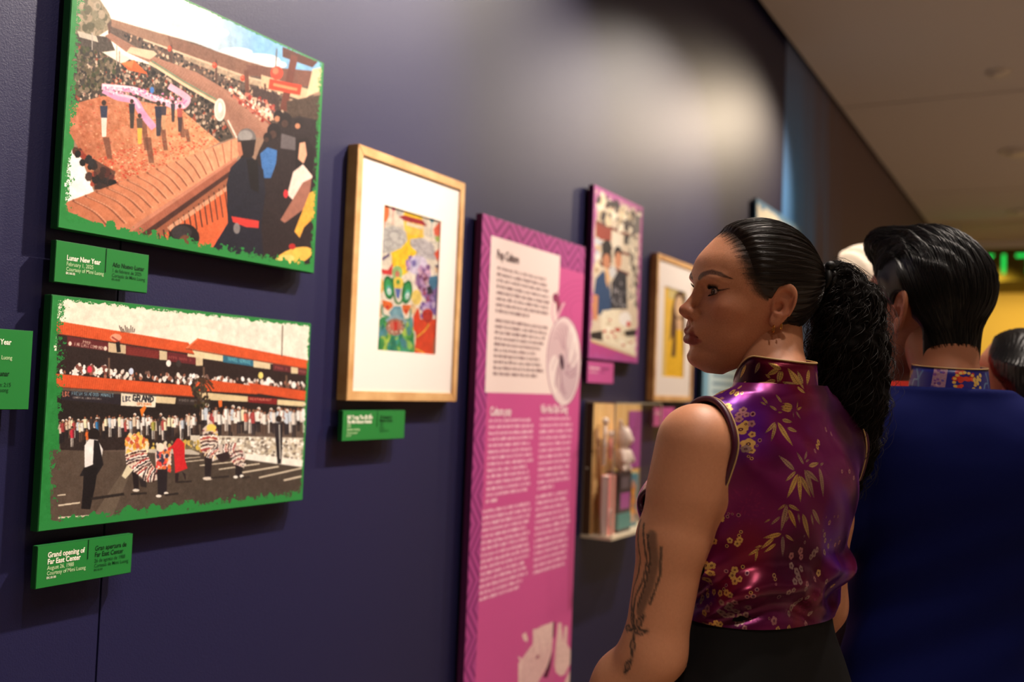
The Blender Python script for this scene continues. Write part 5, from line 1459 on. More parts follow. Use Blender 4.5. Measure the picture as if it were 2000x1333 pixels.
BROCADE_MOTIFS = [('L', 0.0783, 1.4367, 0.025, 0.16, 0),
    ('L', 0.0781, 1.4344, 0.0298, 0.06, 0),
    ('L', 0.081, 1.4313, 0.0268, 0.04, 0),
    ('L', 0.0661, 1.4331, 0.0124, 1.77, 0),
    ('L', 0.0661, 1.4323, 0.0163, 2.89, 0),
    ('L', 0.0692, 1.43, 0.0174, -2.45, 2),
    ('L', 0.0768, 1.4284, 0.0091, -1.77, 2),
    ('L', 0.1055, 1.4414, 0.0184, 0.69, 1),
    ('L', 0.1345, 1.4392, 0.0157, 0.7, 1),
    ('L', 0.1374, 1.4376, 0.0118, 0.36, 1),
    ('L', 0.1162, 1.4307, 0.0175, 0.37, 1),
    ('L', 0.1139, 1.4277, 0.0098, 3.12, 0),
    ('L', 0.1202, 1.4143, 0.0238, -0.72, 1),
    ('L', 0.1193, 1.4129, 0.0263, -1.23, 1),
    ('L', 0.1159, 1.4144, 0.0422, -2.27, 0),
    ('L', 0.1061, 1.4175, 0.0264, -3.04, 1),
    ('L', 0.0952, 1.4066, 0.0253, -2.95, 1),
    ('L', 0.0884, 1.3496, 0.0341, 0.62, 2),
    ('L', 0.0698, 1.3577, 0.022, 0.91, 2),
    ('L', 0.0678, 1.3642, 0.0174, 2.31, 2),
    ('L', 0.0658, 1.3613, 0.0117, 2.83, 2),
    ('L', 0.0593, 1.3555, 0.029, 3.0, 1),
    ('L', 0.0287, 1.3566, 0.0153, 2.97, 2),
    ('L', 0.0864, 1.3482, 0.0241, -0.6, 1),
    ('L', 0.0823, 1.3452, 0.0393, -1.01, 0),
    ('L', 0.0801, 1.3438, 0.038, -1.65, 0),
    ('L', 0.078, 1.3423, 0.0386, -2.26, 1),
    ('L', 0.069, 1.3511, 0.0466, -2.11, 2),
    ('L', 0.0668, 1.3496, 0.0351, -2.66, 2),
    ('L', 0.0333, 1.3538, 0.0432, -1.83, 2),
    ('L', 0.0612, 1.4627, 0.0233, -2.86, 0),
    ('L', 0.1022, 1.304, 0.0383, -1.4, 2),
    ('L', 0.1001, 1.3031, 0.0241, -2.77, 1),
    ('L', 0.1042, 1.304, 0.0154, -0.6, 1),
    ('L', 0.0996, 1.2972, 0.0323, -2.17, 0),
    ('L', 0.1116, 1.2869, 0.0188, -0.71, 2),
    ('L', 0.1263, 1.2832, 0.0102, -0.55, 1),
    ('L', 0.0812, 1.2919, 0.0167, -1.94, 2),
    ('L', 0.0721, 1.2909, 0.0432, -2.15, 1),
    ('L', 0.0484, 1.296, 0.0368, -2.45, 2),
    ('L', 0.0509, 1.2893, 0.0202, -2.09, 2),
    ('L', 0.0977, 1.2887, 0.0123, -1.15, 2),
    ('L', 0.1074, 1.2628, 0.0294, -0.22, 0),
    ('L', 0.1192, 1.2568, 0.0255, -0.66, 0),
    ('L', 0.1157, 1.2491, 0.023, -0.6, 0),
    ('L', 0.1051, 1.2602, 0.0308, -1.69, 4),
    ('L', 0.1008, 1.2611, 0.0198, -2.68, 1),
    ('L', 0.1368, 1.2463, 0.012, -0.31, 0),
    ('L', 0.1411, 1.242, 0.0196, -0.59, 0),
    ('L', 0.1438, 1.2402, 0.0176, -1.38, 0),
    ('L', -0.1167, 1.2606, 0.0433, -2.17, 0),
    ('L', -0.1054, 1.2581, 0.02, -1.91, 1),
    ('B', 0.169, 1.4292, 0.0048, 0, 3),
    ('B', 0.1714, 1.4232, 0.004, 0, 3),
    ('B', 0.1641, 1.4235, 0.004, 0, 3),
    ('B', 0.1703, 1.4168, 0.0044, 0, 3),
    ('B', 0.1625, 1.4105, 0.0051, 0, 0),
    ('B', 0.1561, 1.4114, 0.0048, 0, 3),
    ('B', 0.1681, 1.4054, 0.0029, 0, 3),
    ('B', 0.1873, 1.4335, 0.0048, 0, 0),
    ('B', 0.183, 1.4293, 0.0037, 0, 0),
    ('B', 0.3515, 1.4284, 0.0033, 0, 0),
    ('B', 0.1542, 1.397, 0.0044, 0, 0),
    ('B', 0.1563, 1.3869, 0.0044, 0, 0),
    ('B', 0.1534, 1.3755, 0.0044, 0, 0),
    ('B', 0.2247, 1.4498, 0.004, 0, 0),
    ('B', 0.2197, 1.4523, 0.004, 0, 0),
    ('B', 0.2127, 1.4548, 0.004, 0, 0),
    ('B', 0.2119, 1.4582, 0.004, 0, 0),
    ('B', 0.1933, 1.4537, 0.004, 0, 0),
    ('B', 0.1851, 1.4517, 0.0037, 0, 0),
    ('B', 0.2004, 1.4426, 0.0037, 0, 3),
    ('B', 0.2717, 1.4373, 0.0033, 0, 3),
    ('B', 0.1893, 1.461, 0.0026, 0, 0),
    ('B', 0.0125, 1.3871, 0.0048, 0, 0),
    ('B', 0.0191, 1.3812, 0.0044, 0, 0),
    ('B', 0.031, 1.3755, 0.0033, 0, 3),
    ('B', -0.0225, 1.4052, 0.004, 0, 3),
    ('B', -0.0437, 1.3991, 0.0037, 0, 3),
    ('B', -0.0448, 1.3463, 0.0033, 0, 3),
    ('B', -0.0679, 1.3458, 0.0037, 0, 3),
    ('B', -0.0823, 1.3361, 0.0037, 0, 3),
    ('B', 0.1925, 1.28, 0.0055, 0, 0),
    ('B', 0.1812, 1.2506, 0.0042, 0, 0),
    ('B', 0.1681, 1.2525, 0.0046, 0, 0),
    ('B', 0.1714, 1.2472, 0.0046, 0, 0),
    ('B', 0.2074, 1.2145, 0.0059, 0, 0),
    ('B', 0.2005, 1.2153, 0.005, 0, 0),
    ('B', 0.4454, 1.1734, 0.005, 0, 0),
    ('B', 0.2026, 1.2048, 0.005, 0, 0),
    ('B', 0.2103, 1.1937, 0.0046, 0, 1),
    ('B', 0.2036, 1.2473, 0.005, 0, 0),
    ('B', 0.1745, 1.2108, 0.005, 0, 0),
    ('B', 0.1771, 1.2033, 0.005, 0, 0),
    ('B', 0.1719, 1.1972, 0.005, 0, 0),
    ('B', 0.1657, 1.2002, 0.0038, 0, 0),
    ('B', 0.0652, 1.2378, 0.0055, 0, 3),
    ('B', 0.0838, 1.231, 0.0055, 0, 3),
    ('B', 0.0615, 1.2289, 0.0046, 0, 3),
    ('B', 0.031, 1.2334, 0.0063, 0, 4),
    ('B', 0.0226, 1.2381, 0.0046, 0, 4),
    ('B', 0.0375, 1.2283, 0.0046, 0, 4),
    ('B', 0.0005, 1.2577, 0.0042, 0, 4),
    ('B', -0.0052, 1.2495, 0.0042, 0, 4),
    ('B', -0.02, 1.2408, 0.0042, 0, 4),
    ('B', -0.0026, 1.2334, 0.0046, 0, 4),
    ('B', -0.0085, 1.275, 0.0042, 0, 3),
    ('B', 0.0835, 1.2176, 0.005, 0, 4),
    ('B', 0.0747, 1.21, 0.0055, 0, 4),
    ('B', 0.063, 1.2133, 0.0046, 0, 4),
    ('B', 0.0743, 1.2035, 0.0055, 0, 4),
    ('B', 0.0833, 1.1986, 0.0046, 0, 4),
    ('B', 0.0729, 1.1984, 0.0046, 0, 4),
    ('B', 0.0567, 1.1939, 0.0046, 0, 3),
    ('B', 0.0097, 1.2044, 0.0055, 0, 1),
    ('B', 0.0232, 1.1968, 0.0042, 0, 3),
    ('B', 0.0591, 1.1873, 0.0042, 0, 4),
    ('B', 0.093, 1.1835, 0.0046, 0, 4),
    ('B', 0.0856, 1.1872, 0.0038, 0, 4),
    ('B', -0.0634, 1.2435, 0.0038, 0, 3),
    ('B', -0.048, 1.2409, 0.0034, 0, 3),
    ('B', -0.0544, 1.1814, 0.0038, 0, 1),
    ('B', -0.0109, 1.1918, 0.0042, 0, 4),
    ('B', 0.2054, 1.1764, 0.0046, 0, 0),
    ('B', 0.1914, 1.1781, 0.0046, 0, 0),
    ('B', 0.1809, 1.1813, 0.0046, 0, 0),
    ('B', 0.175, 1.1794, 0.0042, 0, 0),
    ('B', 0.221, 1.1689, 0.0046, 0, 0),
    ('B', 0.2345, 1.1628, 0.0046, 0, 1),
    ('B', 0.2384, 1.1569, 0.0046, 0, 1),
    ('B', 0.2143, 1.1525, 0.0059, 0, 3),
    ('B', 0.2203, 1.1453, 0.005, 0, 0),
    ('B', 0.1928, 1.1508, 0.0055, 0, 4),
    ('B', 0.1807, 1.1581, 0.0055, 0, 4),
    ('B', 0.1916, 1.1453, 0.005, 0, 4),
    ('B', 0.1841, 1.1462, 0.005, 0, 4),
    ('B', 0.1752, 1.1528, 0.005, 0, 4),
    ('B', 0.1728, 1.1435, 0.005, 0, 4),
    ('B', 0.163, 1.1465, 0.005, 0, 4),
    ('B', 0.1571, 1.1588, 0.005, 0, 4),
    ('B', 0.1694, 1.1697, 0.0042, 0, 3),
    ('B', 0.1681, 1.1383, 0.005, 0, 4),
    ('B', 0.1752, 1.1348, 0.0046, 0, 4),
    ('B', 0.1766, 1.1649, 0.0046, 0, 4),
    ('B', 0.188, 1.1666, 0.0046, 0, 4),
    ('B', 0.2064, 1.1319, 0.005, 0, 0),
    ('B', 0.2004, 1.1313, 0.0042, 0, 0),
    ('B', 0.1114, 1.1403, 0.0063, 0, 3),
    ('B', 0.1626, 1.1295, 0.0042, 0, 3),
    ('B', 0.1027, 1.128, 0.005, 0, 1),
    ('B', 0.0752, 1.1284, 0.005, 0, 1),
    ('B', 0.0628, 1.1551, 0.0059, 0, 4),
    ('B', 0.0563, 1.1608, 0.005, 0, 4),
    ('B', 0.0714, 1.1473, 0.0046, 0, 4),
    ('B', 0.0525, 1.1676, 0.0046, 0, 4),
    ('B', 0.0425, 1.1723, 0.0042, 0, 4),
    ('B', 0.015, 1.1295, 0.0055, 0, 3),
    ('B', 0.0053, 1.1447, 0.0046, 0, 4),
    ('B', 0.2083, 1.1282, 0.0046, 0, 0),
    ('B', 0.2154, 1.1288, 0.0038, 0, 0),
    ('D', 0.1564, 1.3676, 0.0018, 0, 0),
    ('D', 0.1529, 1.3647, 0.0022, 0, 0),
    ('D', 0.1564, 1.4245, 0.0037, 0, 3),
    ('D', 0.1445, 1.3892, 0.0029, 0, 3),
    ('D', 0.1476, 1.3819, 0.0018, 0, 3),
    ('D', 0.1775, 1.4527, 0.0022, 0, 0),
    ('D', -0.0651, 1.4111, 0.0018, 0, 3),
    ('D', -0.0498, 1.3915, 0.0018, 0, 3),
    ('D', -0.0321, 1.4204, 0.0018, 0, 3),
    ('D', 0.1693, 1.2866, 0.0029, 0, 3),
    ('D', 0.1818, 1.2878, 0.0017, 0, 3),
    ('D', 0.1835, 1.2834, 0.0025, 0, 3),
    ('D', 0.1771, 1.2874, 0.0017, 0, 3),
    ('D', 0.1852, 1.2427, 0.0025, 0, 0),
    ('D', 0.1664, 1.2637, 0.0025, 0, 0),
    ('D', 0.1689, 1.2584, 0.0025, 0, 0),
    ('D', 0.2094, 1.1879, 0.0029, 0, 3),
    ('D', 0.164, 1.2156, 0.0029, 0, 0),
    ('D', 0.1853, 1.2084, 0.0029, 0, 3),
    ('D', 0.1571, 1.2083, 0.0034, 0, 3),
    ('D', 0.0581, 1.2498, 0.0025, 0, 4),
    ('D', 0.0617, 1.2587, 0.0017, 0, 4),
    ('D', 0.0072, 1.2642, 0.0021, 0, 4),
    ('D', 0.1178, 1.2063, 0.0029, 0, 1),
    ('D', 0.1162, 1.2019, 0.0025, 0, 1),
    ('D', 0.1155, 1.1958, 0.0017, 0, 3),
    ('D', 0.142, 1.1895, 0.0029, 0, 3),
    ('D', 0.1493, 1.1855, 0.0025, 0, 0),
    ('D', 0.1537, 1.1793, 0.0029, 0, 3),
    ('D', 0.1464, 1.1802, 0.0038, 0, 3),
    ('D', 0.2199, 1.176, 0.0025, 0, 0),
    ('D', 0.1861, 1.1848, 0.0025, 0, 1),
    ('D', 0.1834, 1.19, 0.0025, 0, 3),
    ('D', 0.2505, 1.1461, 0.0025, 0, 3),
    ('D', 0.2078, 1.1605, 0.0025, 0, 3),
    ('D', 0.121, 1.1435, 0.0021, 0, 3),
    ('D', 0.154, 1.1407, 0.0021, 0, 3),
    ('D', 0.1073, 1.176, 0.0038, 0, 4),
    ('D', -0.0192, 1.2834, 0.0017, 0, 3),
    ('D', -0.031, 1.283, 0.0021, 0, 3),
    ('D', 0.0046, 1.2834, 0.0017, 0, 3),
    ('D', -0.0259, 1.2493, 0.0017, 0, 3),
    ('D', -0.0562, 1.2512, 0.0017, 0, 3),
    ('D', -0.0759, 1.2281, 0.0017, 0, 3)]
# ------------------------------------------------------------------ woman in the brocade top
class Cloth(Art):
    """artwork in fabric metres: u across, v up"""
    def __init__(s, u0, u1, v0, v1, W, H, bg, seed):
        Art.__init__(s, u0, u1, v0, v1, W, H, 1.0, bg, seed)
    def to(s, pts):
        p = np.asarray(pts, float)
        return np.stack([(p[..., 0] - s.x0) / (s.x1 - s.x0) * s.W, (s.z1 - p[..., 1]) / (s.z1 - s.z0) * s.H], -1)
    def leaf(s, x, y, L, ang, col, wid=.22):
        t = np.linspace(0, 1, 9)
        wv = wid * L * np.sin(np.pi * t ** .75) * .5
        up = np.stack([t * L, wv], -1); dn = np.stack([t * L, -wv], -1)[::-1]
        p = np.concatenate([up, dn])
        ca, sa = math.cos(ang), math.sin(ang)
        q = np.stack([x + p[:, 0] * ca - p[:, 1] * sa, y + p[:, 0] * sa + p[:, 1] * ca], -1)
        s.paint(s.to(q), col, 1.0, jit=40)
        cd = np.array(col) * .55
        s.line([(x, y), (x + L * .95 * ca, y + L * .95 * sa)], .0007, cd)
        for tq in np.linspace(.12, .85, max(3, int(L / .0035))):
            wq = wid * L * math.sin(math.pi * tq ** .75) * .45
            for sg in (1, -1):
                s.line([(x + tq * L * ca, y + tq * L * sa), (x + (tq + .07) * L * ca - sg * wq * sa, y + (tq + .07) * L * sa + sg * wq * ca)], .0004, cd)
    def blossom(s, x, y, r, col, ctr=(70, 20, 40)):
        a0 = s.rng.uniform(0, 6.28)
        for k in range(5):
            a = a0 + k * 2 * math.pi / 5
            s.ell(x + r * .62 * math.cos(a), y + r * .62 * math.sin(a), r * .40, r * .46, col, 1.0, a, jit=30, n=10)
        s.ell(x, y, r * .30, r * .30, ctr, n=8)
        s.ell(x, y, r * .13, r * .13, col, n=6)
    def bud(s, x, y, r, col):
        s.ell(x, y, r, r, col, n=9); s.ell(x, y, r * .55, r * .55, (70, 12, 50), n=8)

GOLD, ROSE, GREY = (208, 162, 88), (168, 112, 116), (146, 116, 112)
def brocade():
    c = Cloth(-.50, .50, 1.06, 1.52, 2200, 1012, (58, 4, 32), 17)
    H, W = c.H, c.W
    n1 = fbm(H, W, 340, c.rng, 3); n2 = fbm(H, W, 260, c.rng, 3)
    a = np.clip((n1 - .42) * 5, 0, 1)[..., None]
    c.a[:] = c.a * (1 - a) + np.array((108, 10, 80)) * a
    a = np.clip((n2 - .52) * 5, 0, 1)[..., None]
    c.a[:] = c.a * (1 - a) + np.array((90, 14, 132)) * a
    a = np.clip((fbm(H, W, 240, c.rng, 3) - .56) * 5, 0, 1)[..., None]
    c.a[:] = c.a * (1 - a) + np.array((114, 10, 46)) * a
    c.a += ((np.indices((H, W)).sum(0) % 4 < 2)[..., None] - .5) * 5
    # roundels woven tone on tone
    for (u, v) in [(-.075, 1.335), (.16, 1.30), (.33, 1.38), (-.33, 1.30), (.02, 1.16), (-.28, 1.46)]:
        for k in range(60):
            t = c.rng.uniform(0, 6.28); r = .026 * math.sqrt(c.rng.rand())
            c.ell(u + r * math.cos(t), v + r * math.sin(t), .0022, .0012, (128, 24, 84), .6, t, n=6)
    def cluster(u, v, s_, angs, cols):
        for i, (a, L) in enumerate(angs):
            c.leaf(u + .004 * math.cos(a), v + .004 * math.sin(a), L * s_, a, cols[i % len(cols)])
    G2, G3 = (190, 150, 96), (170, 132, 110)
    MO = BROCADE_MOTIFS
    for (kind, u, v, s_, ang, k) in MO:
        col = (GOLD, G2, G3, ROSE, GREY)[k]
        if kind == 'L':
            c.leaf(u, v, s_, ang, col)
        elif kind == 'B':
            c.blossom(u, v, s_, col)
        else:
            c.bud(u, v, s_, col)
    for (x0, y0, x1, y1) in [(495, 110, 445, 195), (720, 140, 590, 195), (750, 140, 600, 105), (735, 150, 710, 240), (760, 150, 735, 230), (630, 215, 565, 190), (690, 225, 570, 250), (695, 262, 600, 295),
                             (1000, 265, 830, 130), (985, 270, 770, 230), (1015, 230, 945, 140), (975, 270, 860, 350), (1020, 340, 925, 360), (1120, 120, 1080, 230), (1160, 250, 1250, 300), (1300, 130, 1380, 240), (300, 120, 220, 220), (330, 260, 250, 320)]:
        a = np.array([-.0167 + (x0 - 425) * .0001345, 1.514 - (y0 - 90) * .0002]); b = np.array([-.0167 + (x1 - 425) * .0001345, 1.514 - (y1 - 90) * .0002])
        d = b - a
        c.leaf(a[0], a[1], float(np.hypot(*d)) * 1.05, math.atan2(d[1], d[0]), (GOLD, G2)[int(x0) % 2], .34)
    # the cloth goes on with the same motifs at the front and far side
    for (u, v) in [(.24, 1.44), (.36, 1.33), (.27, 1.22), (.42, 1.44), (-.40, 1.40), (-.44, 1.24), (-.34, 1.16), (.44, 1.14), (.20, 1.12)]:
        cluster(u, v, 1.0, [(-1.2, .05), (-1.7, .055), (-2.3, .045), (-.6, .045), (-2.8, .035), (.3, .03)], [GOLD, G2, G3])
    for (u, v) in [(.30, 1.40), (.18, 1.38), (.40, 1.24), (.33, 1.14), (-.38, 1.33), (-.42, 1.48), (-.30, 1.40), (-.30, 1.24), (-.40, 1.12)]:
        for k in range(9):
            c.blossom(u + c.rng.uniform(-.025, .025), v + c.rng.uniform(-.025, .025), c.rng.uniform(.005, .008), (GOLD, ROSE, GREY)[c.rng.randint(3)])
        for k in range(5):
            c.bud(u + c.rng.uniform(-.035, .035), v + c.rng.uniform(-.035, .035), .0028, (ROSE, GREY)[c.rng.randint(2)])
    return c

W_YAW = math.radians(68)
HEAD_POS = np.array([1.5405, .4325, 1.5903])
W_ORG = np.array([1.526 - .060 * math.cos(W_YAW) - .0126, .424 - .060 * math.sin(W_YAW) + .0227, 0.0])
W_HEAD = rot3(math.radians(132) - W_YAW, math.radians(2.0), math.radians(-6.3))
_c, _s = math.cos(W_YAW), math.sin(W_YAW)
W_ROT = np.array([[_c, -_s, 0], [_s, _c, 0], [0, 0, 1]])
W_HP = W_ROT.T @ (HEAD_POS - W_ORG)

class Torso:
    def __init__(s, z, a, xf, xb, n=2.4):
        s.z = z
        s.a, s.xf, s.xb, s.n = spline(z, a), spline(z, xf), spline(z, xb), n
    def __call__(s, x, y, z, grow=0.0):
        a, xf, xb = s.a(z).astype(np.float32) + grow, s.xf(z).astype(np.float32) + grow, s.xb(z).astype(np.float32) - grow
        xc, hx = (xf + xb) / 2, (xf - xb) / 2
        k = (np.abs((x - xc) / hx) ** s.n + np.abs(y / a) ** s.n) ** (1 / s.n)
        d = (k - 1) * np.minimum(hx, a)
        d = np.maximum(d, (z - s.z[-1]) - grow)
        return np.maximum(d, (s.z[0] - z) - grow)

w_torso = Torso([.82, .90, .98, 1.05, 1.11, 1.165, 1.215, 1.265, 1.315, 1.362, 1.400, 1.432],
                [.165, .172, .168, .150, .126, .122, .131, .143, .152, .156, .140, .085],
                [.085, .085, .088, .090, .090, .092, .100, .112, .108, .088, .062, .038],
                [-.115, -.120, -.110, -.092, -.078, -.076, -.086, -.098, -.104, -.098, -.080, -.058], 2.3)
L_SH, L_EL, L_WR = np.array([-.008, .166, 1.378]), np.array([.036, .192, 1.090]), np.array([.200, .200, .900])
R_SH, R_EL, R_WR = np.array([.000, -.146, 1.372]), np.array([.016, -.166, 1.120]), np.array([.130, -.165, .960])

def arm(x, y, z, sh, el, wr, k=.02):
    mid = sh * .55 + el * .45 + np.array([.004, math.copysign(.005, sh[1]), 0])
    fm = el * .7 + wr * .3
    d = chain(x, y, z, [sh, mid, el], [.0480, .0465, .0425], .02)
    d = smin(d, cone(x, y, z, sh + (0, 0, .002), sh * .8 + el * .2, .0505, .049), .03)
    d = smin(d, chain(x, y, z, [el, fm, wr], [.0420, .0440, .0250], .02), .02)
    return d
def hand(x, y, z, wr, d, side, up):
    """relaxed hand: palm, four unequal bent fingers and a thumb; d finger direction, side towards the thumb, up back of the hand"""
    d, side, up = (np.asarray(v, float) / np.linalg.norm(v) for v in (d, side, up))
    P = lambda a, b, c: wr + d * a + side * b + up * c
    out = chain(x, y, z, [wr, P(.03, .004, 0), P(.075, .004, 0)], [.0245, .027, .026], .02)
    out = smin(out, chain(x, y, z, [P(.070, .030, .0), P(.075, -.028, .0)], [.0125, .0115]), .02)
    for (b, L, r) in ((.030, .070, .0088), (.010, .078, .0090), (-.010, .072, .0086), (-.028, .056, .0076)):
        f = chain(x, y, z, [P(.060, b * .8, 0), P(.085, b, .002), P(.085 + L * .45, b * 1.05, -.010), P(.085 + L * .78, b * 1.05, -.028), P(.085 + L * .92, b, -.042)], [r * 1.15, r * 1.1, r, r * .92, r * .78], .004)
        out = smin(out, f, .006)
    th = chain(x, y, z, [P(.018, .018, -.004), P(.045, .044, -.012), P(.070, .056, -.022), P(.090, .056, -.034)], [.0150, .0115, .0095, .0080], .006)
    return smin(out, th, .010)
def w_body(x, y, z):
    d = w_torso(x, y, z)
    d = np.maximum(d, .95 - z)
    neck_top = W_HP + W_HEAD @ np.array([-.030, 0, -.045])
    n = chain(x, y, z, [neck_top + (0, 0, .03), neck_top, (-.020, 0, 1.44), (-.020, 0, 1.38)], [.050, .0495, .0520, .056], .02)
    d = smin(d, n, .02)
    for s_ in (1, -1):
        d = smin(d, chain(x, y, z, [(-.030, s_ * .035, 1.450), (-.022, s_ * .10, 1.410), (-.010, s_ * .150, 1.390)], [.026, .026, .034], .02), .022)
    d = smin(d, arm(x, y, z, L_SH, L_EL, L_WR), .018)
    d = smin(d, arm(x, y, z, R_SH, R_EL, R_WR), .018)
    # elbow creases
    for dz in (0.0, -.012):
        c0 = L_EL + np.array([-.030, -.034, .018 + dz]); c1 = L_EL + np.array([-.040, .012, .010 + dz])
        d = smax(d, -cone(x, y, z, c0, c1, .0016, .0008), .006)
    dl = L_WR - L_EL; dr = R_WR - R_EL
    d = smin(d, hand(x, y, z, L_WR, dl, (.35, -.9, .1), (.3, .6, .6)), .012)
    d = smin(d, hand(x, y, z, R_WR, dr, (.3, .9, .2), (.3, -.4, .8)), .012)
    return d

woman = empty('person', tuple(W_ORG), 'woman in a purple floral brocade top, dark curly ponytail, looking at the pictures', 'person', rz=W_YAW)
M['skin'] = vcol_mat('warm_skin', .48, .35, .12)
add_bump(M['skin'], 700.0, 0.22, 0.0006, 2.0)
HL = spline([-.075, -.055, -.035, -.015, .004, .016, .030, .045, .062, .080, .098, .112, .125], [-.036, -.034, -.028, -.022, -.004, .024, .036, .045, .051, .056, .062, .071, .090])
whead = Head(True)
Vh, Qh = surface_nets(whead.full, (-.110, -.095, -.130), (.130, .095, .138), .0013)
ch = whead.colors(Vh, (206, 142, 106), (150, 70, 60), (54, 33, 25), hairline=HL)
Vhw = Vh @ W_HEAD.T + W_HP
Vb, Qb = surface_nets(w_body, (-.16, -.27, .70), (.36, .30, 1.60), .0028)
Vb = relax(Vb, Qb, 2)
cb = np.tile(np.array((206, 142, 106.)), (len(Vb), 1))
def tattoo(P, c):
    """inked leaves and a ribbon up the outside of the left upper arm, a flower by the right elbow"""
    ax = L_EL - L_SH
    t = ((P - L_SH) @ ax) / (ax @ ax)
    ring = P - (L_SH + t[:, None] * ax)
    fwd = np.array([.42, .90, 0]); fwd -= ax * (fwd @ ax) / (ax @ ax); fwd /= np.linalg.norm(fwd)
    sd = np.cross(ax / np.linalg.norm(ax), fwd)
    ang = np.arctan2(ring @ sd, ring @ fwd) * .047
    ln = t * np.linalg.norm(ax)
    q = np.stack([ang, ln, 0 * ln], -1)
    near = (t > .2) & (t < 1.15) & (np.linalg.norm(ring, axis=1) < .075) & (P[:, 1] > .10)
    ink = np.zeros(len(P))
    def stroke(pts, w, k=1.0):
        d, _ = polydist(q, [(a, b, 0) for a, b in pts])
        return sstep(w, w * .4, d) * k
    w1 = [(-.004, .118), (-.012, .14), (-.019, .165), (-.016, .195), (-.006, .22), (-.008, .245), (-.014, .258)]
    w2 = [(.008, .116), (.002, .14), (-.006, .165), (-.004, .19), (.004, .212), (.002, .236), (-.012, .256)]
    ink = np.maximum(ink, stroke(w1, .0024, .8)); ink = np.maximum(ink, stroke(w2, .0022, .75))
    ink = np.maximum(ink, stroke([(-.022, .128), (-.030, .16), (-.028, .20), (-.020, .236)], .0090, .50))
    ink = np.maximum(ink, stroke([(-.016, .13), (-.024, .16), (-.021, .20), (-.014, .23)], .0024, .85))
    ink = np.maximum(ink, stroke([(-.036, .14), (-.040, .18), (-.034, .22)], .0024, .75))
    for (u0, v0, u1, v1, w) in [(-.014, .262, -.002, .236, .005), (-.016, .262, -.028, .238, .005), (-.012, .264, .010, .266, .004), (-.018, .266, -.038, .256, .004), (-.018, .268, -.024, .296, .004), (-.024, .300, -.012, .324, .0042)]:
        for sg in (1, -1):
            dx_, dy_ = u1 - u0, v1 - v0
            ll = math.hypot(dx_, dy_)
            m0 = ((u0 + u1) / 2 - dy_ / ll * w * sg, (v0 + v1) / 2 + dx_ / ll * w * sg)
            ink = np.maximum(ink, stroke([(u0, v0), m0, (u1, v1)], .0020, .85))
        ink = np.maximum(ink, stroke([(u0, v0), (u1, v1)], w * 1.1, .30))
    ink = ink * near
    fr = R_EL * .80 + R_WR * .20 + np.array([-.020, -.030, -.005])
    q2 = P - fr
    r = np.linalg.norm(q2, axis=1); a = np.arctan2(q2[:, 2], q2[:, 0])
    ink2 = (r < .034) * (np.abs(np.sin(a * 3)) * .024 + .006 > r) * (.45 + .4 * (np.abs(np.sin(a * 3)) * .024 + .003 < r)) * (P[:, 1] < -.1)
    return mixc(c, np.maximum(ink, ink2) * .9, (44, 40, 36))
cb = tattoo(Vb, cb)
rng_ = np.random.RandomState(8)
cb += rng_.normal(0, 1.5, (len(cb), 1))
body = fast_mesh('body', np.concatenate([Vhw, Vb]), np.concatenate([Qh, Qb + len(Vhw)]), M['skin'], woman)
color_attr(body, np.concatenate([ch, cb]))

# ---- eyes, lashes, brows
M['eye'] = vcol_mat('eye', .12, .35)
def eye_mesh(name, parent, to_local, head, side, iris=(70, 46, 30), gaze=(1, 0, 0)):
    n_, m_ = 40, 32
    g = np.asarray(gaze, float); g /= np.linalg.norm(g)
    a = np.cross(g, (0, 0, 1)); a /= np.linalg.norm(a); b = np.cross(a, g)
    vs_, cs = [], []
    for i in range(m_ + 1):
        ph = math.pi * (i / m_) ** 1.5
        for k in range(n_):
            th = 2 * math.pi * k / n_
            r = head.eye_r - .0001 + (.0005 * max(0, 1 - (ph / .5) ** 2))
            vs_.append(np.array([head.eye_c[0], side * head.eye_c[1], head.eye_c[2]]) + r * (g * math.cos(ph) + math.sin(ph) * (a * math.cos(th) + b * math.sin(th))))
            cs.append((8, 6, 6) if ph < .2 else (tuple(np.array(iris) * (1 + .3 * math.sin(th * 9))) if ph < .47 else ((50, 34, 26) if ph < .52 else (214, 196, 184))))
    fs = []
    for i in range(m_):
        for k in range(n_):
            fs.append((i * n_ + k, (i + 1) * n_ + k, (i + 1) * n_ + (k + 1) % n_, i * n_ + (k + 1) % n_))
    o = mesh_obj(name, to_local(np.array(vs_)), fs, M['eye'], parent, True)
    color_attr(o, np.array(cs, float))
    return o
w_to = lambda p: np.asarray(p) @ W_HEAD.T + W_HP
for s_ in (1, -1):
    eye_mesh('eye', woman, w_to, whead, s_, gaze=(1, .06, -.02))
M['hair'] = new_mat('dark_hair', (33, 21, 14), 0.33, 0.45)
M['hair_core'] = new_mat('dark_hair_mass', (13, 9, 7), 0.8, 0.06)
M['curly_hair'] = new_mat('dark_curly_hair', (24, 16, 11), 0.5, 0.22)
M['lash'] = new_mat('lash_black', (12, 9, 8), 0.6, 0.2)
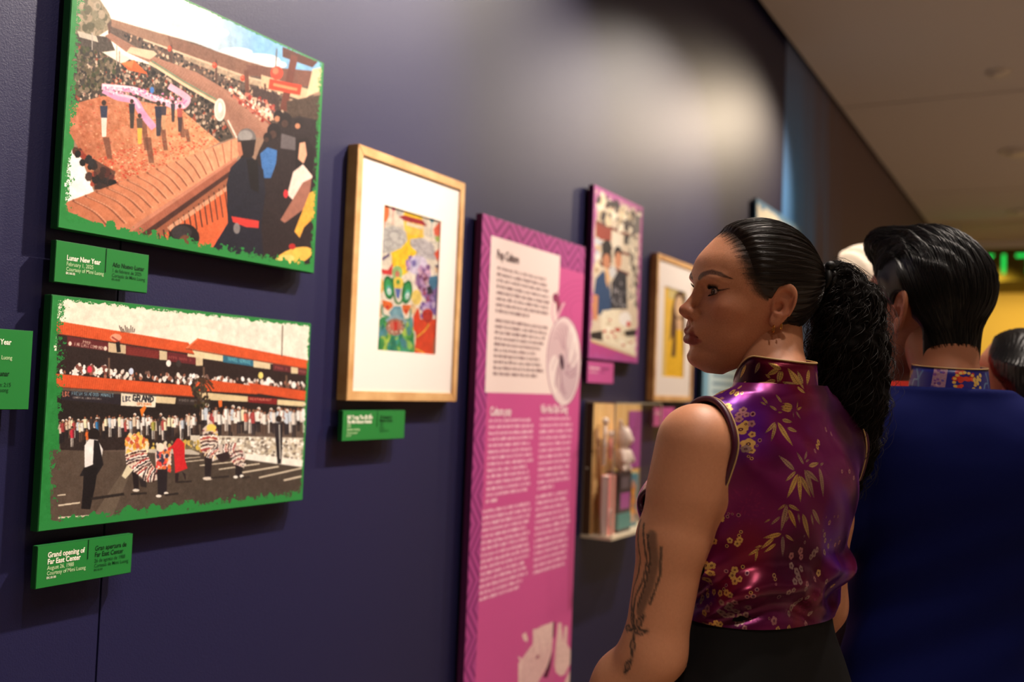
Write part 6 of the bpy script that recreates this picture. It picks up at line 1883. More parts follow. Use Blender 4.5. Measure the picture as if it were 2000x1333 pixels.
def lashes(parent, to_local, head, side):
    P, R = [], []
    rg = np.random.RandomState(3)
    for up in (1, 0):
        for k in range(34 if up else 20):
            t = -.8 + 1.72 * k / (33 if up else 19)
            az = .10 + .92 * t
            arch = math.sqrt(max(0, 1 - t * t))
            el = (.44 * arch + .085 * t + .02) if up else (-.30 * arch * (1 - .15 * t) + .06 * t - .02)
            d = np.array([math.cos(el) * math.cos(az), math.cos(el) * math.sin(az), math.sin(el)])
            c0 = head.eye_c + d * (head.eye_r + .0021)
            L = (.0085 + .002 * t) * rg.uniform(.8, 1.1) if up else .0040
            out = np.array([math.cos(az * 1.15), math.sin(az * 1.15) + rg.uniform(-.1, .1), .1 if up else -.5]); out /= np.linalg.norm(out)
            zz = np.array([0, 0, 1 if up else -.6])
            pts = [c0, c0 + out * L * .35 + zz * L * .02, c0 + out * L * .68 + zz * L * .18, c0 + out * L * .85 + zz * L * .48]
            p = np.array(pts); p[:, 1] *= side
            P.append(to_local(p)); R.append([.00032, .00030, .00022, .00010])
    V, Q = tubes_mesh(np.array(P), np.array(R), 3)
    o = fast_mesh('eyelashes', V, Q, M['lash'], parent)
    o['kind'] = 'stuff'
for s_ in (1, -1):
    lashes(woman, w_to, whead, s_)

# ---- sleek hair, tie, curly ponytail
def cap_amount(x, z):
    return sstep(-.004, .030, HL(z) - x)
def w_cap(x, y, z):
    d = whead.skull(x, y, z)
    m = cap_amount(x, z).astype(np.float32)
    groove = .0007 * np.sin(np.arctan2(np.abs(y), z - .055) * 46 + x * 25) * m * m
    d = d - (m * .0080 - .0030) - groove
    d = np.maximum(d, x - HL(z).astype(np.float32) - .006)
    return smax(d, -ellipsoid(x, np.abs(y), z, (-.0125, .084, .002), (.0195, .030, .0345)), .004)
Vc, Qc = surface_nets(lambda x, y, z: np.maximum(w_cap(x, y, z), -.068 - z), (-.118, -.090, -.075), (.10, .090, .142), .0016)
fast_mesh('sleek_hair', w_to(Vc), Qc, M['hair'], woman)
TIE = np.array([-.112, .004, .052])
def radial(fn_, dirs, org, r0=.02, r1=.16):
    lo = np.full(len(dirs), r0); hi = np.full(len(dirs), r1)
    for _ in range(24):
        mid = (lo + hi) / 2
        p = org + dirs * mid[:, None]
        ins = fn_(p[:, 0], p[:, 1], p[:, 2]) < 0
        lo = np.where(ins, mid, lo); hi = np.where(ins, hi, mid)
    return lo
def sleek_strands(n, seed, cap_fn, tie, lift, hairline_extra=.012):
    rg = np.random.RandomState(seed)
    org = np.array([-.010, 0, .045])
    # start points: along and behind the hairline
    d = rg.normal(size=(n * 8, 3)); d /= np.linalg.norm(d, axis=1, keepdims=True)
    p = org + d * radial(lambda x, y, z: whead.skull(x, y, z), d, org)[:, None]
    gap = HL(p[:, 2]) - p[:, 0]
    ok = (p[:, 2] > -.058) & (gap > -hairline_extra) & ((gap < .03) | (rg.rand(len(d)) < .45))
    S = d[ok][:n]
    td = tie - org; td /= np.linalg.norm(td)
    nn = 20
    t = np.linspace(0, 1, nn)[None, :, None]
    om = np.arccos(np.clip(S @ td, -1, 1))[:, None, None]
    D = (np.sin((1 - t) * om) * S[:, None, :] + np.sin(t * om) * td) / np.sin(om)
    D /= np.linalg.norm(D, axis=2, keepdims=True)
    rr = np.maximum(radial(cap_fn, D.reshape(-1, 3), org), radial(lambda x, y, z: whead.skull(x, y, z), D.reshape(-1, 3), org)).reshape(len(S), nn)
    off = rg.uniform(-.0006, lift, (len(S), 1)) + rg.normal(0, .00015, (len(S), nn))
    tt = np.linspace(0, 1, nn)
    P = org + D * (rr + off)[..., None]
    P[:, -1] = P[:, -1] * .6 + tie * .4
    e = ((np.stack([P[..., 0], np.abs(P[..., 1]), P[..., 2]], -1) - np.array([-.0125, .082, .002])) / np.array([.0185, .030, .0335])) ** 2
    keep = (e.sum(-1) > 1).all(1)
    P = P[keep]; S = S[keep]
    R = np.full((len(S), nn), .00042) * np.interp(tt, [0, .25, .9, 1], [.35, .8, 1, .6])[None]
    return P, R
P_, R_ = sleek_strands(2600, 4, w_cap, TIE, .0012)
V, Q = tubes_mesh(w_to(P_.reshape(-1, 3)).reshape(P_.shape), R_, 3)
o = fast_mesh('combed_strands', V, Q, M['hair'], woman); o['kind'] = 'stuff'
# fine hairs at the hairline and nape
# tie
M['tie'] = new_mat('black_hair_tie', (10, 9, 10), 0.5, 0.4)
th = np.linspace(0, 2 * np.pi, 25)
tieax = np.array([-1, 0, -.12]); tieax /= np.linalg.norm(tieax)
ta = np.cross(tieax, (0, 1, 0)); tb = np.array([0, 1.0, 0])
def ring(c0, r, rad, name, m):
    pts = np.array([c0 + r * (math.cos(a) * ta + math.sin(a) * tb) for a in th])
    return tube(name, w_to(pts), rad, m, woman, 10)
ring(TIE + tieax * .002, .0175, .0055, 'hair_tie', M['tie'])
ring(TIE + tieax * .011, .0180, .0060, 'hair_tie', M['tie'])
def ball(name, c0, r, m, parent, to=lambda p: p, sc=(1, 1, 1)):
    bm = bmesh.new()
    bmesh.ops.create_uvsphere(bm, u_segments=20, v_segments=14, radius=r)
    co = np.array([v.co for v in bm.verts]) * np.array(sc) + np.asarray(c0)
    co = to(co)
    for v, q in zip(bm.verts, co):
        v.co = q
    return bm_obj(name, bm, m, parent, True)
ball('tie_bead', TIE + np.array([-.006, .010, .022]), .0085, M['tie'], woman, w_to)
ball('tie_bead', TIE + np.array([-.010, -.012, .018]), .0080, M['tie'], woman, w_to)
# ponytail: world-space path of its core, in the torso frame
def w_loc(p):
    return (np.asarray(p, float) - W_ORG) @ W_ROT
TIE_L = w_to(TIE[None])[0]
back = W_HEAD @ np.array([-1.0, 0, 0])
PT = np.array([TIE_L, TIE_L + back * .030 + (0, 0, .002), TIE_L + back * .050 + (0, 0, -.040), TIE_L + back * .050 + (0, 0, -.110), TIE_L + back * .052 + (0, 0, -.190), TIE_L + back * .052 + (0, 0, -.265), TIE_L + back * .050 + (0, 0, -.345)])
PR = np.array([.016, .031, .054, .064, .061, .047, .022])
def tail(x, y, z):
    return chain(x, y, z, list(PT), list(PR), .02)
Vt, Qt = surface_nets(lambda x, y, z: tail(x, y, z) + .006 + .006 * np.sin(x * 150 + z * 60) * np.sin(y * 140 - z * 90) * np.sin(z * 120 + x * 40), PT.min(0) - .075, PT.max(0) + .075, .004)
fast_mesh('ponytail', Vt, Qt, M['hair_core'], woman)
def curls(n, seed, spread, rad, npt=76, a0=.004, a1=.011):
    rg = np.random.RandomState(seed)
    cum = np.linspace(0, 1, len(PT))
    ts = np.linspace(0, 1, npt)
    core = np.stack([np.interp(ts, cum, PT[:, d]) for d in range(3)], -1)
    cr = np.interp(ts, cum, PR)
    A, B = frames_along(core[None]); A, B = A[0], B[0]
    P, R = [], []
    for i in range(n):
        ph = rg.uniform(0, 6.28); q = math.sqrt(rg.rand()) * spread
        e = rg.uniform(.55, 1.0)
        t = ts * e
        c0 = np.stack([np.interp(t, ts, core[:, d]) for d in range(3)], -1)
        a_ = np.stack([np.interp(t, ts, A[:, d]) for d in range(3)], -1)
        b_ = np.stack([np.interp(t, ts, B[:, d]) for d in range(3)], -1)
        r0 = np.interp(t, ts, cr) * q
        wob = ph + .9 * (rg.rand() - .5) * t * 2
        c0 = c0 + (np.cos(wob) * r0)[:, None] * a_ + (np.sin(wob) * r0)[:, None] * b_
        fr = rg.uniform(5, 9); am = rg.uniform(a0, a1) * np.clip(t * 5, 0, 1) * (1 + .5 * t)
        p2 = rg.uniform(0, 6.28)
        ax1 = rg.normal(size=3); ax1 /= np.linalg.norm(ax1); ax2 = np.cross(ax1, (0, 0, 1)); ax2 /= np.linalg.norm(ax2) + 1e-9
        c0 = c0 + (np.cos(fr * 6.28 * t + p2) * am)[:, None] * ax1 + (np.sin(fr * 6.28 * t + p2) * am)[:, None] * ax2
        P.append(c0); R.append(np.full(npt, rad) * np.linspace(1, .6, npt))
    return np.array(P), np.array(R)
P_, R_ = curls(620, 6, 1.02, .0007)
P2, R2 = curls(150, 7, 1.22, .00028, a0=.006, a1=.014)
V, Q = tubes_mesh(np.concatenate([P_, P2]), np.concatenate([R_, R2]), 3)
o = fast_mesh('ponytail_curls', V, Q, M['curly_hair'], woman); o['kind'] = 'stuff'

# ---- earrings
M['gold'] = new_mat('gold', (212, 160, 72), 0.25, 0.5, 1.0)
for (c0, r) in ((np.array([-.0005, .0775, -.0315]), .0055), (np.array([-.0105, .0815, -.0270]), .0045)):
    a = np.linspace(0, 2 * np.pi, 19)
    tube('earring', w_to(np.stack([c0[0] + .15 * r * np.cos(a), c0[1] + r * .75 * np.cos(a), c0[2] + r * np.sin(a)], -1)), .0007, M['gold'], woman, 8)

# ---- sleeveless top
M['brocade'] = art_material('floral_brocade', brocade().image('brocade_print'), 0.27, 0.5)
_b = bsdf(M['brocade'])
_b.inputs['Metallic'].default_value = 0.6
_b.inputs['Sheen Weight'].default_value = 0.10
_b.inputs['Sheen Tint'].default_value = (.75, .2, .8, 1)
_b.inputs['Sheen Roughness'].default_value = 0.35
add_bump(M['brocade'], 1500.0, 0.12, 0.0006, 1.0)
M['plum_trim'] = new_mat('plum_piping', (70, 14, 40), 0.4, 0.4)
M['gold_cord'] = new_mat('gold_piping', (196, 160, 104), 0.4, 0.5)
def shirt_fn(x, y, z):
    d = w_torso(x, y, z, .007)
    d = smin(d, chain(x, y, z, [(-.016, 0, 1.47), (-.016, 0, 1.42)], [.0605, .069]), .03)
    for s_ in (1, -1):
        d = smin(d, chain(x, y, z, [(-.030, s_ * .035, 1.455), (-.022, s_ * .10, 1.415), (-.010, s_ * .155, 1.394)], [.036, .036, .043], .02), .035)
        d = smin(d, cone(x, y, z, (-.010, s_ * .150, 1.380), (-.008, s_ * .146, 1.345), .0555, .047), .025)
    d = smin(d, ellipsoid(x, np.abs(y), z, (.105, .082, 1.280), (.056, .056, .056)), .04)
    # bloused over the waistband, with soft folds
    ang = np.arctan2(y, x - .005)
    blou = np.exp(-((z - 1.190) / .032) ** 2) * (.017 + .0035 * np.sin(ang * 5 + z * 30) + .003 * np.sin(ang * 11 - z * 60))
    fold = .0085 * np.sin((z + .20 * y + .05 * np.sin(ang * 2)) * 88) * sstep(1.255, 1.19, z) * sstep(1.125, 1.15, z) + .0016 * np.sin((z * .8 - y * .9) * 75 + x * 20) * sstep(1.20, 1.32, z) * sstep(1.44, 1.38, z)
    return d - blou - fold
ARM_N = {1: np.array([.15, .985, .03]), -1: np.array([-.10, -.985, .16])}
ARM_P = {1: np.array([-.012, .153, 1.37]), -1: np.array([-.012, -.166, 1.37])}
Vs, Qs = surface_nets(shirt_fn, (-.16, -.235, 1.09), (.20, .235, 1.50), .0045)
Vs = relax(Vs, Qs, 1)
bm = bmesh.new()
me = bpy.data.meshes.new('tmp'); me.from_pydata(Vs.tolist(), [], Qs.tolist())
bm.from_mesh(me); bpy.data.meshes.remove(me)
for v in bm.verts:
    v.co = v.co
edges_loops = {}
for s_ in (1, -1):
    bmesh.ops.bisect_plane(bm, geom=list(bm.verts) + list(bm.edges) + list(bm.faces), plane_co=ARM_P[s_], plane_no=ARM_N[s_], clear_outer=True)
bmesh.ops.bisect_plane(bm, geom=list(bm.verts) + list(bm.edges) + list(bm.faces), plane_co=(0, 0, 1.128), plane_no=(0, 0, -1), clear_outer=True)
bmesh.ops.bisect_plane(bm, geom=list(bm.verts) + list(bm.edges) + list(bm.faces), plane_co=(0, 0, 1.468), plane_no=(0, 0, 1), clear_outer=True)
def boundary_loop(bm, test):
    es = [e for e in bm.edges if e.is_boundary and test(e.verts[0].co) and test(e.verts[1].co)]
    adj = {}
    for e in es:
        for a, b in ((e.verts[0], e.verts[1]), (e.verts[1], e.verts[0])):
            adj.setdefault(a, []).append(b)
    best = []
    seen = set()
    for st in adj:
        if st in seen: continue
        lp = [st]; seen.add(st)
        while True:
            nx = [q for q in adj[lp[-1]] if q not in seen]
            if not nx: break
            lp.append(nx[0]); seen.add(nx[0])
        if len(lp) > len(best): best = lp
    return np.array([v.co for v in best])
arm_loops = {}
for s_ in (1, -1):
    arm_loops[s_] = boundary_loop(bm, lambda c, s_=s_: abs((Vector(c) - Vector(ARM_P[s_])).dot(Vector(ARM_N[s_]))) < 1e-4)
uvl = bm.loops.layers.uv.new('UVMap')
for f in bm.faces:
    f.smooth = True
    for l in f.loops:
        x, y, z = l.vert.co
        u = math.atan2(y, -(x - .0)) * .145
        l[uvl].uv = ((u + .50) / 1.0, (z - 1.06) / .46)
top = bm_obj('brocade_top', bm, M['brocade'], woman, True)
def smooth_closed(p, n, it=6):
    q = np.concatenate([p, p[:1]])
    s_ = np.concatenate([[0], np.cumsum(np.linalg.norm(np.diff(q, axis=0), axis=1))])
    t = np.linspace(0, s_[-1], n + 1)[:-1]
    r = np.stack([np.interp(t, s_, q[:, d]) for d in range(3)], -1)
    for _ in range(it):
        r = .5 * r + .25 * (np.roll(r, 1, 0) + np.roll(r, -1, 0))
    return np.concatenate([r, r[:2]])
for s_ in (1, -1):
    lp = smooth_closed(arm_loops[s_], 120)
    tube('armhole_piping', lp + ARM_N[s_] * .001, .0042, M['plum_trim'], woman, 10)
    cen = lp.mean(0)
    outw = lp - cen; outw /= np.linalg.norm(outw, axis=1, keepdims=True)
    tube('armhole_cord', lp + outw * .0030 - ARM_N[s_] * .0035, .0012, M['gold_cord'], woman, 8)
# stand collar, open at the throat with rounded corners
NC = np.array([-.012, 0, 0])
ths = np.linspace(math.radians(16), math.radians(344), 100)
def collar_pt(t, h):
    f = min(t, 2 * math.pi - t)
    r = .0625 - .0040 * h
    zb = 1.453 + .008 * math.cos(t)
    x = NC[0] + r * 1.02 * math.cos(t); y = r * math.sin(t)
    hh = .050 * float(sstep(math.radians(22), math.radians(98), np.array(f))) + .004
    return np.array([x + .006 * h * 0, y, zb + hh * h])
rows = [0, .2, .4, .6, .8, 1.0]
vs_, fs, uvs = [], [], []
for t in ths:
    for h in rows:
        vs_.append(collar_pt(t, h)); uvs.append((((t - math.pi) * .066 + .08 + .5), (1.462 + h * .055 - 1.06) / .46))
nr = len(rows)
for i in range(len(ths) - 1):
    for j in range(nr - 1):
        fs.append((i * nr + j, (i + 1) * nr + j, (i + 1) * nr + j + 1, i * nr + j + 1))
col_o = mesh_obj('stand_collar', np.array(vs_), fs, M['brocade'], woman, True)
ul = col_o.data.uv_layers.new(name='UVMap')
for p in col_o.data.polygons:
    for li in p.loop_indices:
        ul.data[li].uv = uvs[col_o.data.loops[li].vertex_index]
sm_ = col_o.modifiers.new('thick', 'SOLIDIFY'); sm_.thickness = .003; sm_.offset = -1
tube('collar_cord', np.array([collar_pt(t, 1.0) for t in ths]) + (0, 0, .0008), .0013, M['gold_cord'], woman, 8)
tube('collar_piping', np.array([collar_pt(t, 0.0) for t in ths]), .0022, M['plum_trim'], woman, 8)

# ---- black trousers and shoes
M['black_cloth'] = new_mat('black_cloth', (14, 13, 14), 0.8, 0.2)
def w_legs(x, y, z):
    d = w_torso(x, y, z, .004)
    d = np.maximum(d, z - 1.146)
    d = np.maximum(d, .82 - z)
    for s_ in (1, -1):
        d = smin(d, chain(x, y, z, [(-.010, s_ * .085, .86), (.004, s_ * .092, .50), (-.010, s_ * .095, .09)], [.098, .066, .056], .02), .04)
    return np.maximum(d, .055 - z)
Vl, Ql = surface_nets(w_legs, (-.17, -.21, .03), (.15, .21, 1.17), .009)
fast_mesh('trousers', relax(Vl, Ql, 1), Ql, M['black_cloth'], woman)
M['shoe'] = new_mat('black_leather', (16, 14, 14), 0.35, 0.5)
def shoe(parent, y, sc=1.0, x0=-.01):
    def f(x, yy, z):
        d = chain(x, yy, z, [(x0 - .05, y, .045), (x0 + .06, y, .042), (x0 + .15, y + .002, .030)], [.040 * sc, .042 * sc, .032 * sc], .03)
        return np.maximum(smin(d, cone(x, yy, z, (x0 - .02, y, .05), (x0 - .02, y, .12), .044, .042), .02), -z + .002)
    V, Q = surface_nets(f, (x0 - .13, y - .07, -.005), (x0 + .22, y + .07, .15), .006)
    fast_mesh('shoe', relax(V, Q, 1), Q, M['shoe'], parent)
shoe(woman, .095); shoe(woman, -.095)
# ------------------------------------------------------------------ the man and the other visitors
def frame_of(org, yaw):
    c, s = math.cos(yaw), math.sin(yaw)
    Rz = np.array([[c, -s, 0], [s, c, 0], [0, 0, 1]])
    return np.asarray(org, float), Rz

class Visitor:
    """a standing visitor; coordinates of the parts are in the torso frame (x forward, y left), head given by world place and heading"""
    def __init__(s, label, head_w, head_yaw, torso_yaw, lean=.05, scale=1.0, pitch=0.0, roll=0.0, female=False, side=0.0):
        hw = np.asarray(head_w, float)
        f = np.array([math.cos(torso_yaw), math.sin(torso_yaw), 0])
        s.org = np.array([hw[0], hw[1], 0]) - lean * f + side * np.array([math.sin(torso_yaw), -math.cos(torso_yaw), 0])
        s.Rz = frame_of(s.org, torso_yaw)[1]
        s.RH = rot3(head_yaw - torso_yaw, pitch, roll) * scale
        s.hp = s.Rz.T @ (hw - s.org)
        s.sc = scale
        s.head = Head(female)
        s.root = empty('person', tuple(s.org), label, 'person', rz=torso_yaw)
    def to(s, p):
        return np.asarray(p) @ s.RH.T + s.hp
    def build_body(s, torso, skin, sh, el, wr, sleeves=True, hh=.0022, bh=.008, lip=(140, 80, 70), brow=(40, 28, 22)):
        V1, Q1 = surface_nets(s.head.full, (-.110, -.097, -.118), (.130, .097, .138), hh)
        c1 = s.head.colors(V1, skin, lip, brow, liner=False)
        top = s.to(np.array([[-.030, 0, -.045]]))[0]
        zt = torso.z[-1]
        def fn(x, y, z):
            d = chain(x, y, z, [top + (0, 0, .03), top, (-.020, 0, zt - .005), (-.02, 0, zt - .06)], [.053 * s.sc, .053 * s.sc, .050 * s.sc, .046], .02)
            d = smin(d, torso(x, y, z, -.018), .012)
            for k in (1, -1):
                d = smin(d, chain(x, y, z, [(sh[0], sh[1] * k, sh[2]), (el[0], el[1] * k, el[2]), (wr[0], wr[1] * k, wr[2])], [.044, .036, .026]), .02)
                w0 = np.array([wr[0], wr[1] * k, wr[2]]); e0 = np.array([el[0], el[1] * k, el[2]])
                d = np.minimum(d, chain(x, y, z, [e0 * .2 + w0 * .8, w0], [.030, .026]))
                d = smin(d, hand(x, y, z, w0, w0 - e0, (.4, -.9 * k, .1), (.2, .6 * k, .5)), .012)
            return d
        V2, Q2 = surface_nets(fn, (-.20, -.36, .70), (.30, .36, top[2] + .1), bh * .55)
        # hands and neck stay with the head in one skin mesh
        o = fast_mesh('body', np.concatenate([s.to(V1), V2]), np.concatenate([Q1, Q2 + len(V1)]), M['skin'], s.root)
        color_attr(o, np.concatenate([c1, np.tile(np.asarray(skin, float), (len(V2), 1))]))
        for k in (1, -1):
            eye_mesh('eye', s.root, s.to, s.head, k)
    def build_jacket(s, torso, mat, sh, el, wr, hem, bh=.006, name='jacket', grow=.008, sl=(.066, .058, .044), neck=.068):
        zt = torso.z[-1]
        def fn(x, y, z):
            d = torso(x, y, z, grow)
            d = smin(d, chain(x, y, z, [(-.018, 0, zt + .004), (-.018, 0, zt - .05)], [neck, neck + .01]), .04)
            for k in (1, -1):
                K = np.array([1, k, 1])
                d = smin(d, chain(x, y, z, [(-.025, k * .04, zt - .002), (-.015, k * .11, zt - .050), np.asarray(sh) * K], [.045, .048, .060], .02), .04)
                d = smin(d, chain(x, y, z, [np.asarray(sh) * K, np.asarray(el) * K, np.asarray(wr) * K], list(sl), .02), .022)
            fold = .0022 * np.sin(z * 60 + y * 26 + 2 * np.sin(x * 14)) * sstep(zt - .12, zt - .30, z)
            return np.maximum(np.maximum(d - fold, hem - z), z - zt - .012)
        V, Q = surface_nets(fn, (-.24, -.40, min(hem, wr[2]) - .07), (.30, .40, zt + .06), bh)
        return fast_mesh(name, relax(V, Q, 2), Q, mat, s.root)
    def build_legs(s, mat, top, bh=.012, wide=.10):
        def fn(x, y, z):
            d = ellipsoid(x, y, z, (-.005, 0, top - .10), (.125, .175, .16))
            for k in (1, -1):
                d = smin(d, chain(x, y, z, [(-.005, k * .088, top - .12), (.005, k * .095, top * .52), (-.010, k * .10, .09)], [wide, wide * .72, wide * .6], .02), .04)
            return np.maximum(np.maximum(d, z - top), .055 - z)
        V, Q = surface_nets(fn, (-.18, -.24, .03), (.17, .24, top + .03), bh)
        fast_mesh('trousers', relax(V, Q, 1), Q, mat, s.root)
        shoe(s.root, .10, 1.05); shoe(s.root, -.10, 1.05)

M['navy_jacket'] = new_mat('navy_jacket_cloth', (13, 20, 78), 0.8, 0.08)
bsdf(M['navy_jacket']).inputs['Sheen Weight'].default_value = 0.0
add_bump(M['navy_jacket'], 900.0, 0.25, 0.0006, 2.0)
M['dark_cloth'] = new_mat('dark_trouser_cloth', (18, 18, 24), 0.85, 0.15)

m_torso = Torso([.86, .95, 1.03, 1.11, 1.18, 1.25, 1.31, 1.36, 1.405, 1.44, 1.465],
                [.168, .168, .158, .152, .156, .166, .172, .176, .172, .140, .075],
                [.100, .100, .100, .104, .110, .116, .116, .108, .090, .060, .040],
                [-.115, -.108, -.098, -.096, -.102, -.112, -.118, -.116, -.105, -.085, -.062], 2.4)
MAN_HEAD_YAW, MAN_TORSO_YAW = math.radians(57), math.radians(30)
_ear = np.array([-.0125, .078, .0045]) * 1.12
_mp = CAM + ray(1757, 606) * 1.80
MAN_HEAD = _mp - rot3(MAN_HEAD_YAW, math.radians(2), 0) @ _ear
man = Visitor('man in a navy jacket with a colourful brocade collar and combed black hair', MAN_HEAD, MAN_HEAD_YAW, MAN_TORSO_YAW, .045, 1.12, math.radians(2), side=.018)
SH, EL, WR = (-.012, .185, 1.378), (-.020, .250, 1.115), (.090, .262, .870)
man.build_body(m_torso, (176, 116, 86), SH, EL, WR, hh=.0017)
man.build_jacket(m_torso, M['navy_jacket'], SH, EL, WR, .86, .0055)
man.build_legs(M['dark_cloth'], .92)
# brocade collar band
def collar_art():
    c = Cloth(0, .42, 0, .06, 840, 120, (34, 36, 128), 51)
    for k in range(9):
        u = .02 + k * .047
        if k % 3 == 1:
            c.spots([(u - .018, .005), (u + .018, .005), (u + .018, .055), (u - .018, .055)], 26, .0052, [(206, 60, 40), (224, 90, 50), (190, 44, 40)], 1)
            for j in range(16):
                a = j * .4
                c.ell(u + .019 * math.cos(a), .030 + .022 * math.sin(a), .0035, .0035, (222, 178, 84), n=8)
            for j in range(10):
                c.ell(u + .020 + c.rng.uniform(-.006, .012), c.rng.uniform(.004, .056), .0030, .0046, (226, 190, 104), n=8)
        elif k % 3 == 2:
            c.curve([(u - .01, .004), (u - .004, .026), (u + .008, .030), (u + .002, .052)], .0042, (96, 130, 170))
            c.curve([(u + .012, .006), (u + .010, .03), (u + .018, .05)], .0038, (76, 110, 160))
        else:
            c.poly([(u - .012, 0), (u + .012, 0), (u + .018, .06), (u - .006, .06)], (170, 130, 150), jit=30)
            c.spots([(u - .01, .004), (u + .012, .004), (u + .014, .055), (u - .006, .055)], 20, .003, [(120, 70, 140), (200, 160, 170), (90, 70, 150)], 1)
    return c.image('collar_brocade')
M['collar_brocade'] = art_material('collar_brocade', collar_art(), .35, .4)
def band_collar(v, m, zb, h, r, tilt=.010, cx=-.014, cord=None):
    ts = np.linspace(math.radians(14), math.radians(346), 90)
    rows = [0, .25, .5, .75, 1.0]
    vs_, uv, fs = [], [], []
    for t in ts:
        for q in rows:
            rr = r - .005 * q
            vs_.append((cx + rr * math.cos(t), rr * .98 * math.sin(t), zb + tilt * math.cos(t) * -1 + h * q)); uv.append((t / (2 * math.pi), q))
    n = len(rows)
    for i in range(len(ts) - 1):
        for j in range(n - 1):
            fs.append((i * n + j, (i + 1) * n + j, (i + 1) * n + j + 1, i * n + j + 1))
    o = mesh_obj('band_collar', vs_, fs, m, v.root, True)
    ul = o.data.uv_layers.new(name='UVMap')
    for p in o.data.polygons:
        for li in p.loop_indices:
            ul.data[li].uv = uv[o.data.loops[li].vertex_index]
    md = o.modifiers.new('thick', 'SOLIDIFY'); md.thickness = .003; md.offset = -1
    if cord:
        tube('collar_cord', np.array([vs_[i * n + n - 1] for i in range(len(ts))]), .0013, cord, v.root, 8)
    return o
band_collar(man, M['collar_brocade'], 1.470, .046, .0695, tilt=-.006, cord=M['gold_cord'])

# combed hair: tapered sides, swept back top
MH = spline([-.135, -.075, -.060, -.045, -.020, .000, .020, .040, .060, .080, .10, .12], [-.070, -.052, -.046, -.040, -.030, -.012, .022, .040, .052, .062, .070, .085])
def man_cap(x, y, z):
    d = man.head.skull(x, y, z)
    gap = MH(z).astype(np.float32) - x
    side = sstep(-.060, .050, z).astype(np.float32)
    t = sstep(-.004, .022, gap) * (.003 + .0085 * side) - .0022
    d = d - t
    q = ellipsoid(x, y, z, (.020, 0, .102), (.078, .060, .046))
    q = smin(q, ellipsoid(x, y, z, (.070, .014, .118), (.034, .046, .032)), .02)
    d = smin(d, q, .018)
    nape = np.maximum(cone(x, y, z, (-.030, 0, -.01), (-.030, 0, -.120), .0610, .0565), np.maximum(x + .042, -.128 - z + .10 * np.abs(y)))
    d = smin(d, nape, .012)
    gr = .0022 * np.sin(y * 420 + 4 * np.sin(x * 45)) * sstep(.03, .09, z)
    d = np.maximum(d - gr, -.130 - z + .35 * np.abs(y))
    d = np.maximum(d, x - MH(z).astype(np.float32) - .010 - .03 * sstep(.075, .11, z).astype(np.float32))
    return smax(d, -ellipsoid(x, np.abs(y), z, (-.0125, .088, .000), (.0195, .030, .0345)), .004)
V, Q = surface_nets(man_cap, (-.120, -.092, -.135), (.112, .092, .165), .002)
V = man.to(V)
M['black_hair'] = new_mat('black_hair', (13, 11, 11), .36, .45)
fast_mesh('short_hair', V, Q, M['black_hair'], man.root)
def man_strands(n, seed):
    rg = np.random.RandomState(seed)
    org = np.array([-.005, 0, .045])
    ns = 18
    # start at the front or parting, sweep back over the crown and down to the nape
    y0 = rg.uniform(-.066, .066, n)
    a0 = rg.uniform(.25, 1.5, n)
    lat = np.arcsin(np.clip(y0 / .075, -.95, .95))
    D = np.empty((n, ns, 3))
    ln = rg.uniform(.7, 1.35, n)
    for i in range(ns):
        a = a0 + ln * i / (ns - 1) * 1.25
        la = lat * (1 - .15 * np.sin(np.pi * i / (ns - 1)))
        D[:, i] = np.stack([np.cos(a) * np.cos(la), np.sin(la), np.sin(a) * np.cos(la)], -1)
    rr = radial(man_cap, D.reshape(-1, 3), org, .02, .2).reshape(n, ns)
    off = rg.uniform(-.0004, .0032, (n, 1)) + .0008 * np.sin(np.linspace(0, 6, ns))[None] * rg.normal(0, 1, (n, 1))
    P = org + D * (rr + off)[..., None]
    e = ((np.stack([P[..., 0], np.abs(P[..., 1]), P[..., 2]], -1) - np.array([-.0125, .086, 0])) / np.array([.021, .032, .036])) ** 2
    ok = (e.sum(-1) > 1).all(1) & (rr > .06).all(1)
    ok &= (np.abs(np.diff(rr, axis=1)) < .014).all(1)
    return P[ok]
P_ = man_strands(2400, 9)
V, Q = tubes_mesh(man.to(P_.reshape(-1, 3)).reshape(P_.shape), np.tile(np.interp(np.linspace(0, 1, P_.shape[1]), [0, .2, .85, 1], [.0003, .0007, .0007, .0002]), (len(P_), 1)), 3)
o = fast_mesh('combed_strands', V, Q, M['black_hair'], man.root); o['kind'] = 'stuff'

def man_side_strands(n, seed):
    rg = np.random.RandomState(seed)
    org = np.array([-.005, 0, .03])
    d = rg.normal(size=(n * 6, 3)); d /= np.linalg.norm(d, axis=1, keepdims=True)
    p = org + d * radial(man_cap, d, org, .02, .2)[:, None]
    gap = MH(p[:, 2]) - p[:, 0]
    ok = (p[:, 2] < .085) & (p[:, 2] > -.09) & (gap > .012)
    S = d[ok][:n]
    tgt = np.array([-.45, 0, -.9]); tgt = tgt / np.linalg.norm(tgt)
    ns = 8
    t = np.linspace(0, 1, ns)[None, :, None] * .34
    om = np.arccos(np.clip(S @ tgt, -.99, .99))[:, None, None]
    D = (np.sin((1 - t) * om) * S[:, None] + np.sin(t * om) * tgt) / np.sin(om)
    D /= np.linalg.norm(D, axis=2, keepdims=True)
    rr = radial(man_cap, D.reshape(-1, 3), org, .02, .2).reshape(len(S), ns)
    P = org + D * (rr + rg.uniform(-.0005, .0016, (len(S), 1)))[..., None]
    e = ((np.stack([P[..., 0], np.abs(P[..., 1]), P[..., 2]], -1) - np.array([-.0125, .086, 0])) / np.array([.021, .032, .036])) ** 2
    return P[(e.sum(-1) > 1).all(1) & (np.abs(np.diff(rr, axis=1)) < .012).all(1)]
P_ = man_side_strands(2200, 19)
